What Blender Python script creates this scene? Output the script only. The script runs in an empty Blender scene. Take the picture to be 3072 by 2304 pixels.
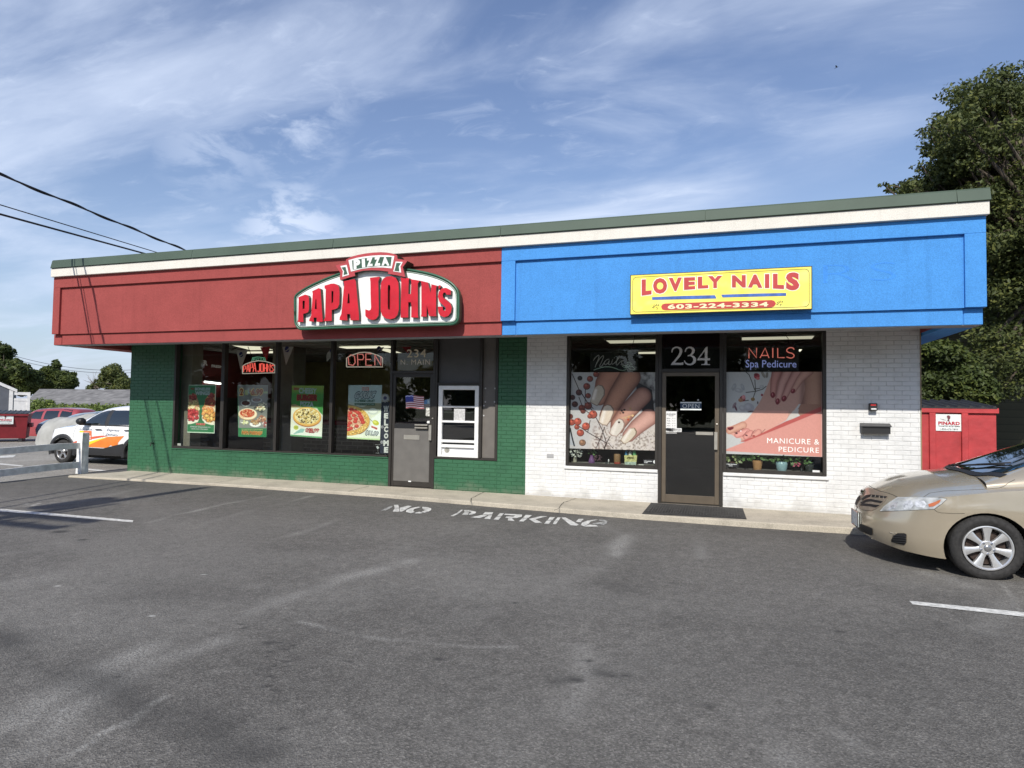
import bpy, bmesh, math, random
import numpy as np
from mathutils import Vector, Matrix, noise as mnoise
from mathutils.bvhtree import BVHTree
random.seed(7); RNG=np.random.RandomState(11)
SC=bpy.context.scene
COL=SC.collection
# ------------------------------------------------------------ camera
YAW,PITCH,ROLL,FPX=math.radians(17.97),math.radians(2.11),math.radians(.836),1922.0
_f=Vector((-math.sin(YAW)*math.cos(PITCH),math.cos(YAW)*math.cos(PITCH),math.sin(PITCH)))
_r=Vector((math.cos(YAW),math.sin(YAW),0)); _u=_r.cross(_f)
_c,_s=math.cos(ROLL),math.sin(ROLL)
CR,CU=_c*_r+_s*_u,-_s*_r+_c*_u
CAM=Vector((0,0,1.6))
cd=bpy.data.cameras.new('camera'); cam=bpy.data.objects.new('camera',cd); COL.objects.link(cam)
M=Matrix((CR,CU,-_f)).transposed().to_4x4(); M.translation=CAM; cam.matrix_world=M
cd.sensor_fit='HORIZONTAL'; cd.sensor_width=36; cd.lens=FPX/3072*36; cd.clip_end=2000; cd.clip_start=.05
SC.camera=cam
# ------------------------------------------------------------ sky and sun
SUN=Vector((0.0,1.0,-.86)).normalized()
SEL=math.asin(-SUN.z)
wd=bpy.data.worlds.new('World'); SC.world=wd; wd.use_nodes=True
nt=wd.node_tree; nt.nodes.clear()
def N(t,nt_=None,**k):
    n=(nt_ or nt).nodes.new(t)
    for a,b in k.items():
        if a.startswith('i_'):
            s=a[2:]; s=int(s) if s.isdigit() else s
            n.inputs[s].default_value=b
        else: setattr(n,a,b)
    return n
def Lk(a,b,nt_=None): (nt_ or nt).links.new(a,b)
def ramp(nt_,src,stops,interp='LINEAR'):
    r=N('ShaderNodeValToRGB',nt_); r.color_ramp.interpolation=interp
    e=r.color_ramp.elements
    while len(e)<len(stops): e.new(.5)
    for i,(p,c) in enumerate(stops):
        e[i].position=p; e[i].color=(c,c,c,1) if isinstance(c,(int,float)) else (*c,1)
    Lk(src,r.inputs[0],nt_); return r
sky=N('ShaderNodeTexSky',sky_type='NISHITA',sun_disc=False,sun_elevation=SEL,sun_rotation=math.pi,air_density=1.25,dust_density=.7,ozone_density=2.2,altitude=60)
hs=N('ShaderNodeHueSaturation'); hs.inputs['Saturation'].default_value=1.05; hs.inputs['Hue'].default_value=.512; hs.inputs['Value'].default_value=1.0
Lk(sky.outputs[0],hs.inputs['Color'])
tc=N('ShaderNodeTexCoord')
# direction projected on a high cloud layer
sx=N('ShaderNodeSeparateXYZ'); Lk(tc.outputs['Generated'],sx.inputs[0])
zc=N('ShaderNodeMath',operation='MAXIMUM',i_1=.02); Lk(sx.outputs[2],zc.inputs[0])
za=N('ShaderNodeMath',operation='ADD',i_1=.18); Lk(zc.outputs[0],za.inputs[0])
dx=N('ShaderNodeMath',operation='DIVIDE'); Lk(sx.outputs[0],dx.inputs[0]); Lk(za.outputs[0],dx.inputs[1])
dy=N('ShaderNodeMath',operation='DIVIDE'); Lk(sx.outputs[1],dy.inputs[0]); Lk(za.outputs[0],dy.inputs[1])
cx=N('ShaderNodeCombineXYZ'); Lk(dx.outputs[0],cx.inputs[0]); Lk(dy.outputs[0],cx.inputs[1])
def cloud(rot,scale,nscale,detail,rough,dist,lo,hi,off=(0,0,0)):
    mp=N('ShaderNodeMapping'); mp.inputs['Rotation'].default_value=(0,0,math.radians(rot)); mp.inputs['Scale'].default_value=scale; mp.inputs['Location'].default_value=off
    Lk(cx.outputs[0],mp.inputs[0])
    n=N('ShaderNodeTexNoise'); n.inputs['Scale'].default_value=nscale; n.inputs['Detail'].default_value=detail; n.inputs['Roughness'].default_value=rough; n.inputs['Distortion'].default_value=dist
    Lk(mp.outputs[0],n.inputs['Vector'])
    return ramp(nt,n.outputs[0],[(lo,0.0),(hi,1.0)],'EASE')
c1=cloud(-35,(.55,1.5,1),1.5,10,.56,.6,.38,.74,(.8,.3,0))
c2=cloud(20,(1.0,1.0,1),.55,4,.5,.3,.36,.64,(2.1,.7,0))
c3=cloud(-20,(1.2,2.4,1),5.0,8,.62,.8,.52,.80,(0,1.9,0))
def blob(px,py,rad,pw=1.0):
    d=( _f+CR*((px-1536)/FPX)-CU*((py-1152)/FPX)).normalized()
    v=N('ShaderNodeVectorMath',operation='DOT_PRODUCT'); v.inputs[1].default_value=d; Lk(tc.outputs['Generated'],v.inputs[0])
    r=ramp(nt,v.outputs['Value'],[(math.cos(rad),0.0),(1.0,pw)],'EASE'); return r
m1=N('ShaderNodeMath',operation='MULTIPLY'); Lk(c1.outputs[0],m1.inputs[0]); Lk(c2.outputs[0],m1.inputs[1])
# broad cloud banks: heavier towards the left and above the middle, thin to the right
acc=None
for b in [(150,330,.42,.95),(900,430,.32,1.0),(1650,420,.38,1.1),(1750,900,.24,.75),(1300,300,.25,.8),(2500,60,.22,.8),(60,860,.2,.5),(-900,400,.7,.9),(700,820,.2,.35)]:
    q=blob(*b)
    if acc is None: acc=q.outputs[0]
    else:
        mm=N('ShaderNodeMath',operation='MAXIMUM'); Lk(acc,mm.inputs[0]); Lk(q.outputs[0],mm.inputs[1]); acc=mm.outputs[0]
ab=N('ShaderNodeMath',operation='ADD',i_1=.10); Lk(acc,ab.inputs[0])
c1b=N('ShaderNodeMath',operation='ADD',use_clamp=True); Lk(c1.outputs[0],c1b.inputs[0])
c3m=N('ShaderNodeMath',operation='MULTIPLY',i_1=.30); Lk(c3.outputs[0],c3m.inputs[0]); Lk(c3m.outputs[0],c1b.inputs[1])
m2=N('ShaderNodeMath',operation='MULTIPLY'); Lk(c1b.outputs[0],m2.inputs[0]); Lk(ab.outputs[0],m2.inputs[1])
# low haze veil near the horizon
hz=ramp(nt,sx.outputs[2],[(0.0,.62),(.10,.42),(.30,.12),(.6,.04)])
m3=N('ShaderNodeMath',operation='MULTIPLY',i_1=.72,use_clamp=True); Lk(m2.outputs[0],m3.inputs[0])
cpf=cloud(0,(1,1,1),6.5,8,.6,.3,.40,.62,(.4,.2,0)); pf_=None
for b in [(925,245,.045,.5),(870,385,.04,.55),(620,410,.055,.4),(880,708,.035,.9)]:
    q=blob(*b)
    if pf_ is None: pf_=q.outputs[0]
    else:
        mm=N('ShaderNodeMath',operation='MAXIMUM'); Lk(pf_,mm.inputs[0]); Lk(q.outputs[0],mm.inputs[1]); pf_=mm.outputs[0]
pm=N('ShaderNodeMath',operation='MULTIPLY',use_clamp=True); Lk(pf_,pm.inputs[0]); Lk(cpf.outputs[0],pm.inputs[1])
mxm=N('ShaderNodeMath',operation='MAXIMUM'); Lk(m3.outputs[0],mxm.inputs[0]); Lk(pm.outputs[0],mxm.inputs[1]); m3=mxm
mxh=N('ShaderNodeMixRGB'); Lk(hz.outputs[0],mxh.inputs[0]); Lk(hs.outputs[0],mxh.inputs[1]); mxh.inputs[2].default_value=(3.6,4.6,7.3,1)
mx=N('ShaderNodeMixRGB'); Lk(m3.outputs[0],mx.inputs[0]); Lk(mxh.outputs[0],mx.inputs[1]); mx.inputs[2].default_value=(5.9,6.7,8.3,1)
bg=N('ShaderNodeBackground'); bg.inputs[1].default_value=.12; Lk(mx.outputs[0],bg.inputs[0])
wo=N('ShaderNodeOutputWorld'); Lk(bg.outputs[0],wo.inputs[0])
sl=bpy.data.lights.new('sun','SUN'); sl.energy=4.3; sl.angle=math.radians(.5); sl.color=(1,.95,.87)
so=bpy.data.objects.new('sun',sl); COL.objects.link(so); so.rotation_euler=SUN.to_track_quat('-Z','Y').to_euler(); so.location=(0,-10,20)
vs=SC.view_settings; vs.view_transform='Standard'; vs.look='None'; vs.exposure=.12; vs.gamma=1; vs.use_curve_mapping=False
# ------------------------------------------------------------ measuring helpers: a photo point on a real plane
def ray(x,y): return _f+CR*((x-1536)/FPX)-CU*((y-1152)/FPX)
def PY(x,y,Y): d=ray(x,y); return CAM+d*(Y/d.y)
def PX_(x,y,X): d=ray(x,y); return CAM+d*(X/d.x)
def PZ(x,y,z=0): d=ray(x,y); return CAM+d*((z-1.6)/d.z)
def gz(x): return max(-.25,min(.12,-.0044*x))
def PG(x,y):
    d=ray(x,y); n=Vector((.0044,0,1)); return CAM+d*(-(n@CAM)/(n@d)) if False else CAM+d*(-(n.dot(CAM))/(n.dot(d)))
YW=10.7
def wx(x,y=1200,Y=YW): return PY(x,y,Y).x
def wz(x,y,Y=YW): return PY(x,y,Y).z
# ------------------------------------------------------------ materials
def mat(name,col,rough=.6,metal=0,spec=.5,nz=.06,nscale=6.0,bump=0,bscale=80,emit=None,coat=0,alpha=None,bdist=.01):
    m=bpy.data.materials.new(name); m.use_nodes=True; t=m.node_tree; b=t.nodes['Principled BSDF']
    b.inputs['Roughness'].default_value=rough; b.inputs['Metallic'].default_value=metal
    b.inputs['Specular IOR Level'].default_value=spec; b.inputs['Coat Weight'].default_value=coat
    b.inputs['Base Color'].default_value=(*col,1)
    g=N('ShaderNodeNewGeometry',t)
    if nz:
        n=N('ShaderNodeTexNoise',t); n.inputs['Scale'].default_value=nscale; n.inputs['Detail'].default_value=5; Lk(g.outputs['Position'],n.inputs['Vector'],t)
        r=ramp(t,n.outputs[0],[(.25,tuple(c*(1-nz*2) for c in col)),(.75,tuple(min(1,c*(1+nz*2)) for c in col))]); Lk(r.outputs[0],b.inputs['Base Color'],t)
    if bump:
        n2=N('ShaderNodeTexNoise',t); n2.inputs['Scale'].default_value=bscale; n2.inputs['Detail'].default_value=4; Lk(g.outputs['Position'],n2.inputs['Vector'],t)
        bp=N('ShaderNodeBump',t); bp.inputs['Strength'].default_value=bump; bp.inputs['Distance'].default_value=bdist; Lk(n2.outputs[0],bp.inputs['Height'],t); Lk(bp.outputs[0],b.inputs['Normal'],t)
    if emit: b.inputs['Emission Color'].default_value=(*emit[0],1); b.inputs['Emission Strength'].default_value=emit[1]
    return m
def vcmat(name,rough=.5,k=1.0):
    m=bpy.data.materials.new(name); m.use_nodes=True; t=m.node_tree; b=t.nodes['Principled BSDF']
    a=N('ShaderNodeAttribute',t,attribute_name='Col'); vm=N('ShaderNodeVectorMath',t,operation='SCALE'); vm.inputs['Scale'].default_value=k; Lk(a.outputs['Color'],vm.inputs[0],t); Lk(vm.outputs[0],b.inputs['Base Color'],t); b.inputs['Roughness'].default_value=rough
    return m
def glassmat(name,tint=(.75,.78,.76),refl=1.0,gcol=(1,1,1)):
    m=bpy.data.materials.new(name); m.use_nodes=True; t=m.node_tree; t.nodes.clear()
    o=N('ShaderNodeOutputMaterial',t); mx=N('ShaderNodeMixShader',t); tr=N('ShaderNodeBsdfTransparent',t); gl=N('ShaderNodeBsdfGlossy',t)
    tr.inputs[0].default_value=(*tint,1); gl.inputs['Roughness'].default_value=.015; gl.inputs[0].default_value=(*gcol,1)
    fr=N('ShaderNodeFresnel',t); fr.inputs[0].default_value=1.45; ml=N('ShaderNodeMath',t,operation='MULTIPLY',i_1=refl,use_clamp=True)
    g_=N('ShaderNodeNewGeometry',t); iv=N('ShaderNodeMath',t,operation='SUBTRACT',i_0=1.0); Lk(g_.outputs['Backfacing'],iv.inputs[1],t); m0=N('ShaderNodeMath',t,operation='MULTIPLY'); Lk(fr.outputs[0],m0.inputs[0],t); Lk(iv.outputs[0],m0.inputs[1],t)
    Lk(m0.outputs[0],ml.inputs[0],t); Lk(ml.outputs[0],mx.inputs[0],t); Lk(tr.outputs[0],mx.inputs[1],t); Lk(gl.outputs[0],mx.inputs[2],t); Lk(mx.outputs[0],o.inputs[0],t)
    return m
# ------------------------------------------------------------ mesh helpers
ORG={}
class MB:
    def __init__(s): s.v=[];s.f=[];s.m=[];s.c=None
    def add(s,vs,fs,mi=0):
        o=len(s.v); s.v+=[tuple(p) for p in vs]; s.f+=[tuple(i+o for i in f) for f in fs]; s.m+=[mi]*len(fs); return s
    def box(s,x0,x1,y0,y1,z0,z1,mi=0):
        v=[(x,y,z) for z in (z0,z1) for y in (y0,y1) for x in (x0,x1)]
        return s.add(v,[(0,2,3,1),(4,5,7,6),(0,1,5,4),(1,3,7,5),(3,2,6,7),(2,0,4,6)],mi)
    def cbox(s,x0,x1,y0,y1,z0,z1,b=.004,mi=0):   # box with bevelled long edges
        bm=bmesh.new(); vs=[bm.verts.new((x,y,z)) for z in (z0,z1) for y in (y0,y1) for x in (x0,x1)]
        for f in [(0,2,3,1),(4,5,7,6),(0,1,5,4),(1,3,7,5),(3,2,6,7),(2,0,4,6)]: bm.faces.new([vs[i] for i in f])
        bmesh.ops.bevel(bm,geom=bm.edges[:],offset=b,segments=1,affect='EDGES')
        s.bm(bm,mi); return s
    def bm(s,bm,mi=0):
        bm.verts.index_update(); s.add([v.co[:] for v in bm.verts],[[v.index for v in f.verts] for f in bm.faces],mi); bm.free(); return s
    def tube(s,pts,r,n=8,mi=0,cap=True,taper=None):
        pts=[Vector(p) for p in pts]; vs=[]; a=None
        for i,p in enumerate(pts):
            d=(pts[min(i+1,len(pts)-1)]-pts[max(i-1,0)]).normalized()
            if a is None: a=d.cross(Vector((0,0,1)) if abs(d.z)<.9 else Vector((1,0,0)))
            a=(a-d*a.dot(d)).normalized(); b=d.cross(a)
            rr=r if taper is None else (taper[i] if isinstance(taper,(list,tuple)) else r*(1+(taper-1)*i/(len(pts)-1)))
            vs+=[p+a*math.cos(2*math.pi*k/n)*rr+b*math.sin(2*math.pi*k/n)*rr for k in range(n)]
        fs=[(i*n+k,i*n+(k+1)%n,(i+1)*n+(k+1)%n,(i+1)*n+k) for i in range(len(pts)-1) for k in range(n)]
        if cap: fs.append(tuple(range(n))[::-1]); fs.append(tuple((len(pts)-1)*n+k for k in range(n)))
        return s.add(vs,fs,mi)
    def lathe(s,prof,axis='Z',org=(0,0,0),n=24,mi=0,caps=True):
        vs=[];org=Vector(org)
        for r,h in prof:
            for k in range(n):
                a=2*math.pi*k/n; c,d=math.cos(a)*r,math.sin(a)*r
                vs.append(org+(Vector((c,d,h)) if axis=='Z' else Vector((c,h,d)) if axis=='Y' else Vector((h,c,d))))
        fs=[(i*n+k,i*n+(k+1)%n,(i+1)*n+(k+1)%n,(i+1)*n+k) for i in range(len(prof)-1) for k in range(n)]
        if caps: fs+= [tuple(range(n))[::-1],tuple((len(prof)-1)*n+k for k in range(n))]
        return s.add(vs,fs,mi)
    def poly(s,outer,y0,y1=None,holes=(),mi=0,tf=None,side=None):
        """polygon in facade plane (x,z) at depth y0 (front), extruded back to y1"""
        bm=bmesh.new(); loops=[outer]+list(holes)
        for lp in loops:
            vv=[bm.verts.new((p[0],y0,p[1])) for p in lp]
            for i in range(len(vv)): bm.edges.new((vv[i],vv[(i+1)%len(vv)]))
        bmesh.ops.triangle_fill(bm,use_beauty=True,use_dissolve=False,edges=bm.edges[:],normal=(0,-1,0))
        for f in bm.faces:
            if f.normal.y>0: f.normal_flip()
        bm.verts.index_update()
        V=[v.co[:] for v in bm.verts]; F=[[v.index for v in f.verts] for f in bm.faces]; bm.free()
        s.add(V,F,mi)
        if y1 is not None:
            for lp in loops:
                n=len(lp); s.add([(p[0],y0,p[1]) for p in lp]+[(p[0],y1,p[1]) for p in lp],[(i,(i+1)%n,n+(i+1)%n,n+i) for i in range(n)],mi if side is None else side)
            s.add([(p[0],y1,p[1]) for p in outer],[tuple(range(len(outer)))],mi)
        return s
    def build(s,name,mats,parent=None,smooth=False,angle=None):
        o_=ORG.get(parent.name,Vector((0,0,0))) if parent else Vector((0,0,0))
        me=bpy.data.meshes.new(name); me.from_pydata([(a-o_[0],b-o_[1],c-o_[2]) for a,b,c in s.v],[],s.f)
        mats=mats if isinstance(mats,(list,tuple)) else [mats]
        for m in mats: me.materials.append(m)
        if len(mats)>1: me.polygons.foreach_set('material_index',s.m)
        if s.c is not None:
            at=me.color_attributes.new('Col','FLOAT_COLOR','POINT'); at.data.foreach_set('color',np.asarray(s.c,dtype=np.float32).ravel())
        me.update()
        if smooth: me.polygons.foreach_set('use_smooth',[True]*len(me.polygons)); 
        if smooth and angle:
            me.set_sharp_from_angle(angle=math.radians(angle))
        ob=bpy.data.objects.new(name,me); COL.objects.link(ob)
        if parent: ob.parent=parent; ORG[ob.name]=o_
        return ob
def tag(o,label=None,cat=None,group=None,kind=None):
    if label: o['label']=label
    if cat: o['category']=cat
    if group: o['group']=group
    if kind: o['kind']=kind
    return o
def thing(name,label,cat,loc=(0,0,0),group=None):
    o=bpy.data.objects.new(name,None); COL.objects.link(o); o.location=loc; o.empty_display_size=.2; ORG[o.name]=Vector(loc)
    return tag(o,label,cat,group)
def copytree(o,parent=None,link=True):
    c=o.copy(); COL.objects.link(c)
    if parent: c.parent=parent
    for ch in o.children: copytree(ch,c)
    return c
_tc={}
def tgeo(s,bold=0,space=1.0,res=3):
    k=(s,bold,space)
    if k in _tc: return _tc[k]
    cu=bpy.data.curves.new('t','FONT'); cu.body=s; cu.offset=bold; cu.space_character=space; cu.resolution_u=res; cu.fill_mode='FRONT'
    ob=bpy.data.objects.new('t',cu); COL.objects.link(ob); dg=bpy.context.evaluated_depsgraph_get()
    me=bpy.data.meshes.new_from_object(ob.evaluated_get(dg))
    v=np.array([q.co[:2] for q in me.vertices]); f=[tuple(p.vertices) for p in me.polygons]
    bpy.data.objects.remove(ob); bpy.data.curves.remove(cu); bpy.data.meshes.remove(me)
    lo,hi=v.min(0),v.max(0); v=(v-lo)/(hi-lo); _tc[k]=(v,f); return _tc[k]
def text(mb,s,quad,bold=0,space=1.0,mi=0,shear=0,dup=None,warp=None):
    """lettering mapped in a 3D quad TL,TR,BR,BL; optional thickness vector dup"""
    v,f=tgeo(s,bold,space); TL,TR,BR,BL=[Vector(q) for q in quad]; out=[]
    for a,b in v:
        if warp: a,b=warp(a,b)
        a+=shear*(b-.5)
        out.append(BL.lerp(BR,a).lerp(TL.lerp(TR,a),b))
    nrm=(TR-TL).cross(BL-TL)
    # make faces look to the viewer (towards -Y of the quad plane)
    tri=[tuple(p) for p in f]
    a,b,c=[out[i] for i in tri[0][:3]]
    if (b-a).cross(c-a).dot(nrm)<0 : tri=[p[::-1] for p in tri]
    if (b-a).cross(c-a).dot(Vector((0,1,0)))*0: pass
    mb.add(out,tri,mi)
    if dup is not None:
        n=len(out); ed={}
        for p in tri:
            for i in range(len(p)):
                e=(p[i],p[(i+1)%len(p)])
                if (e[1],e[0]) in ed: del ed[(e[1],e[0])]
                else: ed[e]=1
        mb.add(out+[q+Vector(dup) for q in out],[(e[0],e[1],e[1]+n,e[0]+n) for e in ed],mi)
    return mb
def pq(pts,Y): return [PY(x,y,Y) for x,y in pts]
def rect_quad(x0,x1,z0,z1,Y): return [Vector((x0,Y,z1)),Vector((x1,Y,z1)),Vector((x1,Y,z0)),Vector((x0,Y,z0))]
# ------------------------------------------------------------ printed pictures: a small painter that colours a fine grid
def lin(c): return tuple(((v/255)/12.92 if v/255<=.04045 else ((v/255+.055)/1.055)**2.4) for v in c)
def vnoise(X,Y,sc,seed=0,oct=3):
    out=np.zeros_like(X); amp=1;tot=0
    for o in range(oct):
        x=X*sc+seed*13.7+o*5.1; y=Y*sc+seed*7.3+o*9.2
        xi=np.floor(x).astype(int); yi=np.floor(y).astype(int); fx=x-xi; fy=y-yi; fx=fx*fx*(3-2*fx); fy=fy*fy*(3-2*fy)
        def h(a,b): 
            n=(a*374761393+b*668265263+seed*69069)&0x7fffffff; n=((n^(n>>13))*1274126177)&0x7fffffff; return (n^(n>>16))%10000/10000.
        v=(h(xi,yi)*(1-fx)+h(xi+1,yi)*fx)*(1-fy)+(h(xi,yi+1)*(1-fx)+h(xi+1,yi+1)*fx)*fy
        out+=v*amp; tot+=amp; amp*=.5; sc*=2
    return out/tot
class Paint:
    """canvas with x right, y down, in the units of the measured picture"""
    def __init__(s,x0,y0,x1,y1,n,bg=(200,200,200)):
        s.nx=n; s.ny=max(2,int(n*abs(y1-y0)/abs(x1-x0))); s.X,s.Y=np.meshgrid(np.linspace(x0,x1,s.nx),np.linspace(y0,y1,s.ny)); s.C=np.zeros((s.ny,s.nx,3)); s.C[:]=lin(bg)
        s.px=abs(x1-x0)/n
    def blend(s,m,col): 
        col=np.array(lin(col)) if not isinstance(col,np.ndarray) else col
        s.C=s.C*(1-m[...,None])+col*m[...,None]; return s
    def aa(s,d): return np.clip(.5-d/(1.5*s.px),0,1)
    def rect(s,x0,y0,x1,y1,col): return s.blend(s.aa(np.maximum(np.maximum(x0-s.X,s.X-x1),np.maximum(y0-s.Y,s.Y-y1))),col)
    def ell(s,cx,cy,rx,ry,col,rot=0,soft=0):
        c,q=math.cos(rot),math.sin(rot); x=(s.X-cx)*c+(s.Y-cy)*q; y=-(s.X-cx)*q+(s.Y-cy)*c
        k=np.sqrt((x/rx)**2+(y/ry)**2); d=(k-1)*min(rx,ry)
        m=s.aa(d) if not soft else np.clip(1-k,0,1)**soft
        return s.blend(m,col)
    def polyd(s,pts):
        X,Y=s.X,s.Y; ins=np.zeros(X.shape,bool); dm=np.full(X.shape,1e9); n=len(pts)
        for i in range(n):
            (x1,y1),(x2,y2)=pts[i],pts[(i+1)%n]
            if y1!=y2: ins^=((y1>Y)!=(y2>Y))&(X<(x2-x1)*(Y-y1)/(y2-y1)+x1)
            dx,dy=x2-x1,y2-y1; t=np.clip(((X-x1)*dx+(Y-y1)*dy)/(dx*dx+dy*dy+1e-9),0,1); dm=np.minimum(dm,np.hypot(X-x1-t*dx,Y-y1-t*dy))
        return np.where(ins,-dm,dm)
    def poly(s,pts,col): return s.blend(s.aa(s.polyd(pts)),col)
    def line(s,pts,w,col,soft=False):
        dm=np.full(s.X.shape,1e9)
        for (x1,y1),(x2,y2) in zip(pts[:-1],pts[1:]):
            dx,dy=x2-x1,y2-y1; t=np.clip(((s.X-x1)*dx+(s.Y-y1)*dy)/(dx*dx+dy*dy+1e-9),0,1); dm=np.minimum(dm,np.hypot(s.X-x1-t*dx,s.Y-y1-t*dy))
        return s.blend(s.aa(dm-w/2) if not soft else np.exp(-(dm/w)**2),col)
    def finger(s,pts,radii,base,edge):
        """shaded tapered shape along a polyline"""
        best=np.full(s.X.shape,9.)
        for i in range(len(pts)-1):
            (x1,y1),(x2,y2)=pts[i],pts[i+1]; dx,dy=x2-x1,y2-y1; t=np.clip(((s.X-x1)*dx+(s.Y-y1)*dy)/(dx*dx+dy*dy),0,1)
            r=radii[i]*(1-t)+radii[i+1]*t; best=np.minimum(best,np.hypot(s.X-x1-t*dx,s.Y-y1-t*dy)/r)
        r0=min(radii); m=s.aa((best-1)*r0); b=np.array(lin(base)); e=np.array(lin(edge)); k=np.clip(best,0,1)[...,None]**2.2
        s.C=s.C*(1-m[...,None])+(b*(1-k)+e*k)*m[...,None]; return s
    def mesh(s,mb,quad,flip=False):
        TL,TR,BR,BL=[np.array(q) for q in quad]; u=np.linspace(0,1,s.nx)[None,:,None]; v=np.linspace(0,1,s.ny)[:,None,None]
        P=(TL*(1-u)+TR*u)*(1-v)+(BL*(1-u)+BR*u)*v
        nx,ny=s.nx,s.ny; mb.v=[tuple(p) for p in P.reshape(-1,3)]
        i=np.arange(nx*ny).reshape(ny,nx); F=np.stack([i[:-1,:-1],i[1:,:-1],i[1:,1:],i[:-1,1:]],-1).reshape(-1,4); mb.f=[tuple(q) for q in F.tolist()]; mb.m=[0]*len(mb.f)
        mb.c=np.concatenate([np.clip(s.C,0,1).reshape(-1,3),np.ones((nx*ny,1))],1); return mb
# ============================================================ MATERIALS
M_={}
M_['bronze']=mat('dark_bronze_metal',(.029,.025,.021),.45,.0,.5,.08)
M_['black']=mat('black',(.012,.012,.013),.5)
M_['white_vinyl']=mat('white_vinyl',(.78,.78,.76),.4)
M_['alu']=mat('brushed_aluminium',(.62,.58,.50),.35,.8)
M_['grey_panel']=mat('grey_brown_panel',(.125,.118,.108),.6,bump=.15,bscale=300)
M_['dark_panel']=mat('dark_grey_panel',(.075,.072,.07),.55)
M_['glass']=glassmat('window_glass',(.86,.88,.86),1.25)
M_['darkglass']=glassmat('tinted_glass',(.45,.48,.47),3.0)
def stucco(name,col,seed=0,blot=.10):
    m=bpy.data.materials.new(name); m.use_nodes=True; t=m.node_tree; b=t.nodes['Principled BSDF']; b.inputs['Roughness'].default_value=.85; b.inputs['Specular IOR Level'].default_value=.25
    g=N('ShaderNodeNewGeometry',t)
    n=N('ShaderNodeTexNoise',t); n.inputs['Scale'].default_value=1.6; n.inputs['Detail'].default_value=7; n.inputs['Roughness'].default_value=.65; Lk(g.outputs['Position'],n.inputs['Vector'],t)
    r=ramp(t,n.outputs[0],[(.3,tuple(c*(1-blot) for c in col)),(.7,tuple(min(1,c*(1+blot)) for c in col))])
    n3=N('ShaderNodeTexNoise',t); n3.inputs['Scale'].default_value=90; n3.inputs['Detail'].default_value=3; Lk(g.outputs['Position'],n3.inputs['Vector'],t)
    r3=ramp(t,n3.outputs[0],[(.35,.80),(.65,1.0)]); mm=N('ShaderNodeMixRGB',t,blend_type='MULTIPLY'); mm.inputs[0].default_value=1; Lk(r.outputs[0],mm.inputs[1],t); Lk(r3.outputs[0],mm.inputs[2],t)
    mq=N('ShaderNodeMapping',t); mq.inputs['Scale'].default_value=(5.5,1,.35); Lk(g.outputs['Position'],mq.inputs[0],t); n5_=N('ShaderNodeTexNoise',t); n5_.inputs['Scale'].default_value=1.4; n5_.inputs['Detail'].default_value=7; n5_.inputs['Roughness'].default_value=.7; Lk(mq.outputs[0],n5_.inputs['Vector'],t); r5=ramp(t,n5_.outputs[0],[(.34,.80),(.47,1.0),(.62,1.0),(.74,1.07)])
    m6=N('ShaderNodeMixRGB',t,blend_type='MULTIPLY'); m6.inputs[0].default_value=.42; Lk(mm.outputs[0],m6.inputs[1],t); Lk(r5.outputs[0],m6.inputs[2],t); Lk(m6.outputs[0],b.inputs['Base Color'],t)
    bp=N('ShaderNodeBump',t); bp.inputs['Strength'].default_value=.55; bp.inputs['Distance'].default_value=.006; Lk(n3.outputs[0],bp.inputs['Height'],t)
    n4=N('ShaderNodeTexNoise',t); n4.inputs['Scale'].default_value=7; n4.inputs['Detail'].default_value=4; Lk(g.outputs['Position'],n4.inputs['Vector'],t)
    b2=N('ShaderNodeBump',t); b2.inputs['Strength'].default_value=.25; b2.inputs['Distance'].default_value=.02; Lk(n4.outputs[0],b2.inputs['Height'],t); Lk(bp.outputs[0],b2.inputs['Normal'],t); Lk(b2.outputs[0],b.inputs['Normal'],t)
    return m
M_['red_stucco']=stucco('red_stucco',(.335,.072,.066)); M_['blue_stucco']=stucco('blue_stucco',(.074,.295,.70),blot=.07)
M_['cream']=stucco('cream_board',(.76,.73,.66),blot=.05)
M_['cap']=mat('green_metal_cap',(.062,.092,.068),.62,.0,.35,.06,2.0)
M_['soffit']=mat('soffit_paint',(.26,.27,.29),.8)
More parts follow.
